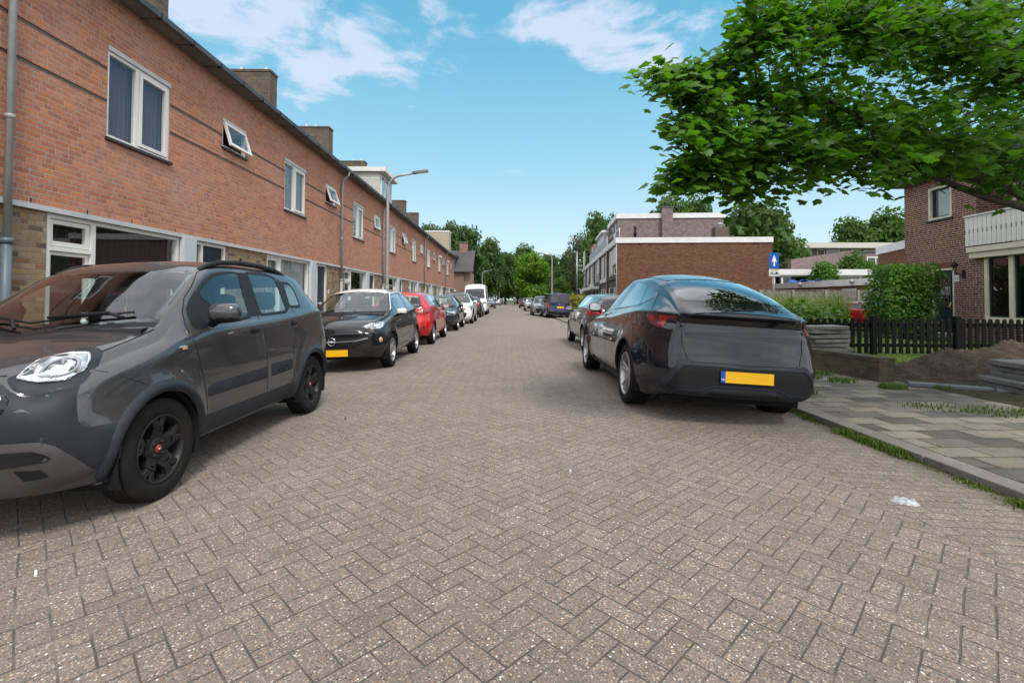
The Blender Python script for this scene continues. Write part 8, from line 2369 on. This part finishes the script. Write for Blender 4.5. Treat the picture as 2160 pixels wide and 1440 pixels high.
# ------------------------------------------------------------------ street lamps
M_GALV = mat('galvanised_pole', (.30, .30, .285), .5, .4, vary=.12, vscale=2)
M_LHEAD = mat('lamp_head_grey', (.16, .165, .17), .5, .3, vary=.1)
def street_lamp(x, Y, H, arm, label, head=.55, rad=.055):
    o = empty('street_lamp', (x, Y, -.05), 0, label, 'street lamp', 'street lamps along the street')
    sg = 1 if arm > 0 else -1; a = abs(arm); rb = .55
    pts = [(0, 0, -.2), (0, 0, 1.2), (0, 0, H - rb - .25)]
    for q in range(1, 8):
        t = q / 7 * math.radians(80); pts.append((sg * rb * (1 - math.cos(t)), 0, H - rb - .25 + rb * math.sin(t)))
    lx, lz = pts[-1][0], pts[-1][2]; pts.append((sg * a, 0, lz + (a - abs(lx)) * .17))
    rr = [rad * 1.5, rad * 1.45] + [rad] + [rad * .75] * 7 + [rad * .6]
    MB().tube(pts, rr, 10).build('pole', M_GALV, o)
    MB().lathe([(rad * 1.5, 0), (rad * 1.75, .01), (rad * 1.75, .10), (rad * 1.3, .16)], 12, 'z', (0, 0, 1.6)).build('collar', M_GALV, o)
    ex, ez = pts[-1][0], pts[-1][2]
    mb = MB(); mb.prism(rounded([(ex - sg * .06, -.045), (ex + sg * .05, -.10), (ex + sg * head, -.09), (ex + sg * head, .09), (ex + sg * .05, .10), (ex - sg * .06, .045)][::sg], .03, 3), -.045, .045)
    h = mb.build('lamp_head', M_LHEAD, o, bevel=.012); h.location = (0, 0, ez + head * .07); h.rotation_euler = (0, -sg * R(8), 0)
    h.location = (ex - ex * math.cos(R(8)), 0, ez + .02 - sg * ex * math.sin(R(8)))
    MB().box(min(ex + sg * .1, ex + sg * (head - .06)), max(ex + sg * .1, ex + sg * (head - .06)), -.07, .07, -.052, -.046).build('lamp_glass', M_WHITELENS, h)
    return o
street_lamp(-4.58, 18.3, 6.22, .98, 'tall grey street lamp on the left pavement in front of the brick houses')
street_lamp(-4.35, 82, 6.3, 1.1, 'far street lamp on the left, before the dark trees', rad=.08)
street_lamp(4.75, 52, 6.4, -1.0, 'tall pale street lamp on the right beyond the parked cars', rad=.07)
street_lamp(5.3, 116, 6.2, -1.3, 'far street lamp before the bright green tree, left one of a pair', rad=.10)
street_lamp(7.4, 128, 6.2, -1.6, 'far street lamp before the bright green tree, right one of a pair', rad=.10)
street_lamp(13.2, 120, 6.2, -1.0, 'distant street lamp beside the small bright green tree', rad=.09)

# ------------------------------------------------------------------ signs
M_BLUE = mat('sign_blue', (.006, .11, .46), .4, vary=.05)
def one_way(x, Y, ztop):
    o = empty('road_sign', (x, Y, 0), 0, 'blue one way sign with white arrow and a bicycle plate on a grey post', 'road sign')
    MB().tube([(0, 0, -.1), (0, 0, ztop)], .028, 8).build('post', M_PIPE, o)
    W_, H_ = .21, .36
    z = ztop - H_
    MB().prism(rounded([(-W_, z - H_), (W_, z - H_), (W_, z + H_), (-W_, z + H_)], .05, 4), -.055, -.035, axis='y').build('sign_panel', [M_BLUE], o)
    q = [(-.035, z - .26), (.035, z - .26), (.035, z - .02), (.12, z - .08), (.0, z + .27), (-.12, z - .08), (-.035, z - .02)]
    MB().prism(q, -.060, -.057, axis='y').build('arrow', M_WHITE, o)
    z2 = z - H_ - .19
    MB().prism([(-.23, z2 - .16), (.23, z2 - .16), (.23, z2 + .16), (-.23, z2 + .16)], -.055, -.035, axis='y').build('sub_plate', M_FRAME, o)
    text_mesh('lettering', 'uitgezonderd', .062, M_BLACK, o, (0, -.0575, z2 + .115), (R(90), 0, 0), .001)
    for cx in (-.115, .105):
        mb = MB()
        for wx in (-.055, .055):
            pts = [(cx + wx + .036 * math.cos(t * .5236), -.059, z2 - .06 + .036 * math.sin(t * .5236)) for t in range(13)]; mb.tube(pts, .006, 4, cap=False)
        for a, b in (((-.055, -.06), (-.02, .01)), ((-.02, .01), (.035, .01)), ((.035, .01), (.055, -.06)), ((-.02, .01), (.0, -.06)), ((0, -.06), (.035, .01)), ((.035, .01), (.03, .04)), ((.03, .04), (.05, .045)), ((-.02, .01), (-.028, .03)), ((-.045, .035), (-.01, .035))):
            mb.tube([(cx + a[0], -.059, z2 + a[1]), (cx + b[0], -.059, z2 + b[1])], .008 if cx > 0 else .005, 4)
        if cx > 0: mb.box(cx - .05, cx + .02, -.061, -.057, z2 - .05, z2 + .005)
        mb.build('bicycle_symbol' if cx < 0 else 'moped_symbol', M_BLACK, o)
one_way(12.1, 22.0, 3.42)
M_RED = mat('sign_red', (.5, .02, .02), .4)
for (px, py, Y, kind, lab) in ((1044, 602, 108, 'plate', 'small white road sign on a post far along the left kerb'), (1053, 601, 112, 'plate', 'pair of small white signs far left beside the first white one'), (1098, 602, 100, 'plate', 'grey white road sign far right before the dark trees'), (1109, 601, 104, 'give', 'white and red give way triangle far right'), (1132, 603, 96, 'blue', 'small blue road sign far right below the lamps')):
    p = at(px, py + 18, Y); o = empty('road_sign', (p.x, Y, 0), 0, lab, 'road sign')
    zt = at(px, py, Y).z; MB().tube([(0, 0, -.1), (0, 0, zt)], .05, 6).build('post', M_PIPE, o)
    if kind == 'give': MB().prism([(-.55, zt), (0, zt - .95), (.55, zt)], -.1, -.06, axis='y').build('sign_panel', M_RED, o); MB().prism([(-.36, zt - .10), (0, zt - .72), (.36, zt - .10)], -.115, -.102, axis='y').build('sign_face', M_WHITE, o)
    else: MB().prism([(-.42, zt - .9), (.42, zt - .9), (.42, zt), (-.42, zt)], -.1, -.06, axis='y').build('sign_panel', M_BLUE if kind == 'blue' else M_FRAME, o)

# ------------------------------------------------------------------ picket fence, boarded fence, low wall
M_PICKET = mat('black_fence_stain', (.004, .004, .005), .7, vary=.3, vscale=20, spec=.2)
pf = empty('picket_fence', (6.35, 10.9, 0), 0, 'low black picket fence with rounded tops in front of the lawn', 'fence')
for q in range(5):
    x = .42 + q * 1.88 if q else .0
    x = -.0 + q * 1.88 + (.0)
    MB().box(x - .055, x + .055, -.055, .055, -.1, .90).build('post', M_PICKET, pf, bevel=.01)
for z in (.20, .66): MB().box(-.1, 8.6, .012, .05, z, z + .075).build('rail', M_PICKET, pf)
pk = None; x = .16
prof = [(-.044, .06), (.044, .06)] + [(.044 * math.cos(t), .80 + .044 * math.sin(t)) for t in [math.pi * k_ / 8 for k_ in range(9)]]
while x < 8.6:
    if min(abs(x - q * 1.88) for q in range(5)) > .10:
        if pk is None: pk = MB().prism(prof, -.012, .010, axis='y').build('picket', M_PICKET, pf, fix=True); o = pk
        else: o = pk.copy(); COL.objects.link(o); o.parent = pf
        o.location = (x, 0, rng.uniform(-.006, .006)); o.rotation_euler = (0, rng.uniform(-.008, .008), 0)
    x += .156
M_GREYWOOD = mat('weathered_grey_wood', (.19, .175, .155), .85, vary=.35, vscale=5)
bf = empty('boarded_fence', (14.2, 27.2, 0), R(1), 'tall weathered grey boarded fence behind the weeds', 'fence')
mb = MB(); x = 0; rr = random.Random(2)
while x < 10:
    w_ = .145; mb.box(x, x + w_, rr.choice((-.02, .0)), rr.choice((.02, .03)), .0, 1.80 + rr.uniform(-.01, .01)); x += w_ + .012
mb.build('boards', M_GREYWOOD, bf)
for q in range(6): MB().box(q * 1.85 - .06, q * 1.85 + .06, -.09, -.022, 0, 1.86).build('post', mat('concrete_post', (.28, .27, .24), .8, vary=.15), bf)
MB().box(0, 10, -.03, .04, 1.815, 1.85).build('rail', M_GREYWOOD, bf)
lw = empty('garden_wall', (5.75, 7.5, 0), R(6), 'low weathered yellow brown brick garden wall beside the pavement', 'wall')
M_LOWB = brick_mat('mossy_yellow_brick', [(.12, .10, .06), (.145, .115, .07), (.10, .085, .055), (.13, .10, .065), (.085, .08, .05)], (.09, .085, .07), .215, .066, .010, soot=.6)
MB().box(0, .26, 0, 2.3, -.1, .29).build('wall', M_LOWB, lw); MB().box(-.008, .268, -.008, 2.31, .2905, .345).build('coping', M_LOWB, lw)

# ------------------------------------------------------------------ slabs and soil
M_SLAB = concrete_mat('old_grey_slab', (.13, .125, .118), (.24, .235, .22), 5, 60, .004)
words = ['topmost', 'second', 'third', 'fourth', 'fifth', 'sixth', 'seventh', 'eighth', 'ninth']
rr = random.Random(9); nS = 9
for q in range(nS):
    z = .01 + q * .083; mb = MB(); hw, hd, th = .36 + rr.uniform(-.02, .02), .28, .066
    mb.box(-hw, hw, -hd, hd, 0, th); o = mb.build('paving_slab', M_SLAB, None, bevel=.012)
    o.location = (6.27 + rr.uniform(-.05, .05), 9.6 + rr.uniform(-.03, .03), z); o.rotation_euler = (rr.uniform(-.02, .02), rr.uniform(-.03, .03), rr.uniform(-.10, .10))
    tag(o, '%s grey slab in the tall stack beside the black picket fence' % (words[nS - 1 - q] if q == nS - 1 else words[nS - 1 - q] + ' from top'), 'slab', 'grey slabs stacked beside the picket fence')
for q, (th, hw) in enumerate(((.09, .62), (.07, .60), (.075, .50), (.075, .50), (.075, .52))):
    z = -.01 + [0, .095, .170, .250, .330][q]; mb = MB(); mb.box(-hw, hw, -.40, .40, 0, th); o = mb.build('paving_slab', M_SLAB, None, bevel=.014)
    o.location = (7.45 + (.0, -.05, .05, .06, .02)[q], 6.62 + rr.uniform(-.03, .03), z); o.rotation_euler = (0, rr.uniform(-.01, .01), R(-8) + rr.uniform(-.05, .05))
    tag(o, '%s large grey slab in the low stack at the right edge' % (['lowest', 'second from below', 'middle', 'fourth from below', 'topmost'][q]), 'slab', 'large grey slabs in the low right stack')
from mathutils import noise as mn
def heap(name, cx, cy, rx, ry, h, label, seed, z0=-.05):
    n = 60; mb = MB(); vs = []
    for j in range(n + 1):
        for i in range(n + 1):
            u, v = -1 + 2 * i / n, -1 + 2 * j / n; d = math.hypot(u, v)
            x, y = cx + u * rx, cy + v * ry
            base = max(0, 1 - d ** 1.3) if d < 1 else 0
            nz = mn.fractal(Vector((x * 2.2, y * 2.2, seed)), 1.0, 2.0, 5) * .16 + mn.fractal(Vector((x * 9, y * 9, seed)), .9, 2.1, 4) * .045
            vs.append((x, y, z0 + h * base + nz * min(1, base * 3) * (.5 + h) - (.08 if d >= 1 else 0)))
    mb.add(vs, [(j * (n + 1) + i, j * (n + 1) + i + 1, (j + 1) * (n + 1) + i + 1, (j + 1) * (n + 1) + i) for j in range(n) for i in range(n)], 0, True)
    o = mb.build(name, MATS.get('heap') or soil_mat('heap_soil')); MATS['heap'] = o.data.materials[0]
    return tag(o, label, 'soil heap', 'heaps of bare soil on the verge')
heap('soil_heap', 7.35, 8.15, 1.25, .95, .40, 'brown heap of bare soil behind the end of the low brick wall', 1)
heap('soil_heap', 9.6, 9.25, 1.9, 1.0, .47, 'larger brown soil heap against the black picket fence', 2)
for q, (x, y, a, L) in enumerate(((6.35, 6.95, -.55, .95), (7.1, 6.5, -.42, .9))):
    o = MB().box(-L / 2, L / 2, -.11, .11, 0, .05).build('kerb_stone', mat('blue_grey_stone', (.13, .145, .16), .8, vary=.2, vscale=9, bump=.003), bevel=.01); o.location = (x, y, -.015); o.rotation_euler = (0, 0, a)
    tag(o, ('blue grey kerb stone lying flat at the foot of the soil heap', 'blue grey kerb stone lying flat before the low slab stack')[q], 'kerb stone', 'loose kerb stones')

# ------------------------------------------------------------------ litter
def crumpled(cx, cy, rx, ry, seed, label, name, m, cat):
    n = 26; mb = MB(); vs = [(0, 0, .022)]
    for k_ in range(1, 7):
        for i in range(n):
            a = 2 * math.pi * i / n; q = k_ / 6
            wob = 1 + .10 * mn.noise(Vector((math.cos(a) * 2, math.sin(a) * 2, seed)))
            x, y = rx * q * wob * math.cos(a), ry * q * wob * math.sin(a)
            z = .014 + .016 * mn.noise(Vector((x * 40, y * 40, seed))) + (.012 if k_ == 4 else 0) - (.014 if k_ == 6 else 0)
            vs.append((x, y, max(.002, z)))
    fs = [(0, 1 + i, 1 + (i + 1) % n) for i in range(n)]
    for k_ in range(5): fs += [(1 + k_ * n + i, 1 + (k_ + 1) * n + i, 1 + (k_ + 1) * n + (i + 1) % n, 1 + k_ * n + (i + 1) % n) for i in range(n)]
    mb.add(vs, fs, 0, True); o = mb.build(name, m); o.location = (cx, cy, road_z(cx)); o.rotation_euler = (0, -2 * .0073 * 3 * -1 * 1.0 if False else .042, -.35)
    return tag(o, label, cat)
p = at(1908, 1066, 3.12)
crumpled(p.x, 3.12, .080, .050, 3, 'flattened white and grey plastic lid lying on the road near the right kerb', 'crushed_lid', mat('dirty_white_plastic', (.33, .345, .36), .45, vary=.55, vscale=35, bump=.004, bscale=90), 'litter')
for i_, (px, py, Y, lab) in enumerate(((728, 897, 4.95, 'small dark scrap lying on the road left of the centre'), (1203, 1003, 3.45, 'tiny pale blue scrap on the road in the middle'), (75, 1222, 2.18, 'tiny white scrap on the road below the grey hatchback'))):
    q = at(px, py, Y); crumpled(q.x, Y, .008, .006, 10 + i_, lab, 'litter_scrap', (mat('dark_scrap', (.03, .03, .03)), mat('pale_blue_scrap', (.35, .45, .55)), mat('white_scrap', (.6, .6, .6)))[i_], 'litter')

# ------------------------------------------------------------------ person on a moped, far down the street
def skin_body(name, verts, edges, radii, m, parent):
    me = bpy.data.meshes.new(name); me.from_pydata(verts, edges, []); o = bpy.data.objects.new(name, me); COL.objects.link(o)
    md = o.modifiers.new('skin', 'SKIN')
    for i, rr_ in enumerate(radii): me.skin_vertices[0].data[i].radius = (rr_, rr_)
    me.skin_vertices[0].data[0].use_root = True
    o.modifiers.new('sub', 'SUBSURF').levels = 1
    dg = bpy.context.evaluated_depsgraph_get(); m2 = bpy.data.meshes.new_from_object(o.evaluated_get(dg)); bpy.data.objects.remove(o)
    m2.materials.clear(); m2.materials.append(m)
    for p_ in m2.polygons: p_.use_smooth = True
    o = bpy.data.objects.new(name, m2); COL.objects.link(o); o.parent = parent
    return o
SX_, SY_ = 1.62, 112.
mo = empty('moped', (SX_, SY_, -.03), FACE, 'dark moped ridden down the far end of the street', 'moped')
for y in (.62, -.62):
    wl = MB().lathe([(.17, -.05), (.22, -.06), (.25, -.03), (.25, .03), (.22, .06), (.17, .05)], 20, 'x', (0, y, .25), closed=True).build('wheel', M_RUBBER, mo)
mb = MB(); mb.tube([(0, .62, .25), (0, .50, .70), (0, .42, .98)], [.05, .07, .06], 8); mb.prism([(.45, .30), (.38, .95), (.48, .95), (.56, .45)], -.2, .2, axis='x'); mb.prism([(-.72, .40), (.45, .26), (.45, .34), (-.05, .40), (-.15, .72), (-.75, .74)], -.14, .14, axis='x'); mb.build('body', mat('moped_dark', (.03, .032, .04), .35, coat=.5), mo)
MB().tube([(-.34, .38, 1.02), (0, .45, .98), (.34, .38, 1.02)], .022, 6).build('handlebar', M_BLACK, mo)
MB().sphere((0, .56, .82), .085, 12, 8).build('headlamp', M_WHITELENS, mo)
pe = empty('person', (SX_, SY_, -.03), FACE, 'person in grey jacket and helmet riding the moped', 'person')
V = [(0, -.30, .84), (0, -.26, 1.05), (0, -.20, 1.32), (0, -.17, 1.47), (0, -.14, 1.62), (.2, -.18, 1.40), (.30, .05, 1.20), (.31, .33, 1.06), (-.2, -.18, 1.40), (-.30, .05, 1.20), (-.31, .33, 1.06), (.12, -.24, .82), (.16, .22, .80), (.14, .16, .42), (.14, .30, .37), (-.12, -.24, .82), (-.16, .22, .80), (-.14, .16, .42), (-.14, .30, .37)]
E_ = [(0, 1), (1, 2), (2, 3), (3, 4), (2, 5), (5, 6), (6, 7), (2, 8), (8, 9), (9, 10), (0, 11), (11, 12), (12, 13), (13, 14), (0, 15), (15, 16), (16, 17), (17, 18)]
skin_body('body', V, E_, [.15, .15, .17, .065, .09, .075, .055, .035, .075, .055, .035, .10, .08, .055, .045, .10, .08, .055, .045], mat('grey_jacket', (.14, .15, .17), .8), pe)
MB().sphere((0, -.13, 1.68), .145, 14, 10).build('helmet', mat('pale_helmet', (.45, .46, .48), .3), pe)
MB().box(-.10, .10, -.03, .03, 1.60, 1.70).build('face', mat('skin_tone', (.45, .28, .20), .6), pe)

# ------------------------------------------------------------------ on the dash of the grey hatchback
pm_ = panda.matrix_basis.copy()
pd = empty('panda_figurine', (0, 0, 0), 0, 'small white and black panda figurine on the dash of the grey hatchback', 'figurine')
pd.matrix_world = Matrix.LocRotScale(panda.location, panda.rotation_euler.to_quaternion(), None) @ Matrix.Translation((-.10, .90, 1.085))
M_TOY = mat('toy_white', (.72, .73, .70), .4); M_TOYB = mat('toy_black', (.015, .015, .015), .4)
bd = MB().sphere((0, 0, .024), .022, 14, 10, sz=1.05).build('body', M_TOY, pd)
MB().sphere((0, 0, .062), .024, 14, 10, sz=.88).build('head', M_TOY, pd)
for sg in (1, -1):
    MB().sphere((sg * .018, 0, .083), .0085, 10, 6).build('ear', M_TOYB, pd); MB().sphere((sg * .009, .0205, .065), .0052, 10, 6, sy=.6).build('eye', M_TOYB, pd)
    MB().tube([(sg * .016, 0, .040), (sg * .032, .004, .034)], [.007, .006], 8).build('arm', M_TOYB, pd); MB().sphere((sg * .010, .006, .004), .009, 10, 6).build('foot', M_TOYB, pd)
MB().sphere((0, .0235, .057), .0035, 8, 6).build('nose', M_TOYB, pd)
bc = empty('bead_chain', (0, 0, 0), 0, 'thin golden bead chain hanging from the mirror inside the grey hatchback', 'bead chain')
bc.matrix_world = Matrix.LocRotScale(panda.location, panda.rotation_euler.to_quaternion(), None) @ Matrix.Translation((0, .42, 1.37))
mb = MB()
for sg in (1, -1):
    for q in range(22): mb.sphere((sg * .016 * math.sin(math.pi * q / 21), 0, -.0095 * q), .004, 6, 4)
mb.tube([(0, 0, -.20), (0, 0, -.26)], .003, 5); mb.tube([(-.014, 0, -.22), (.014, 0, -.22)], .003, 5)
mb.build('beads', mat('gold_beads', (.55, .42, .18), .3, .8), bc)
# red car on the drive behind the picket fence
g = rear_hatch('small red car half hidden behind the clipped bush and picket fence', 15.3, 20.2, 1, (.42, .012, .02), None, L=3.6, H=1.36, W=.81, wb=2.3, step=.05, inter=False, metallic=.1)
g.r.location = (15.55, 21.2, -.12); g.r.rotation_euler = (0, 0, R(-150)); g.close()
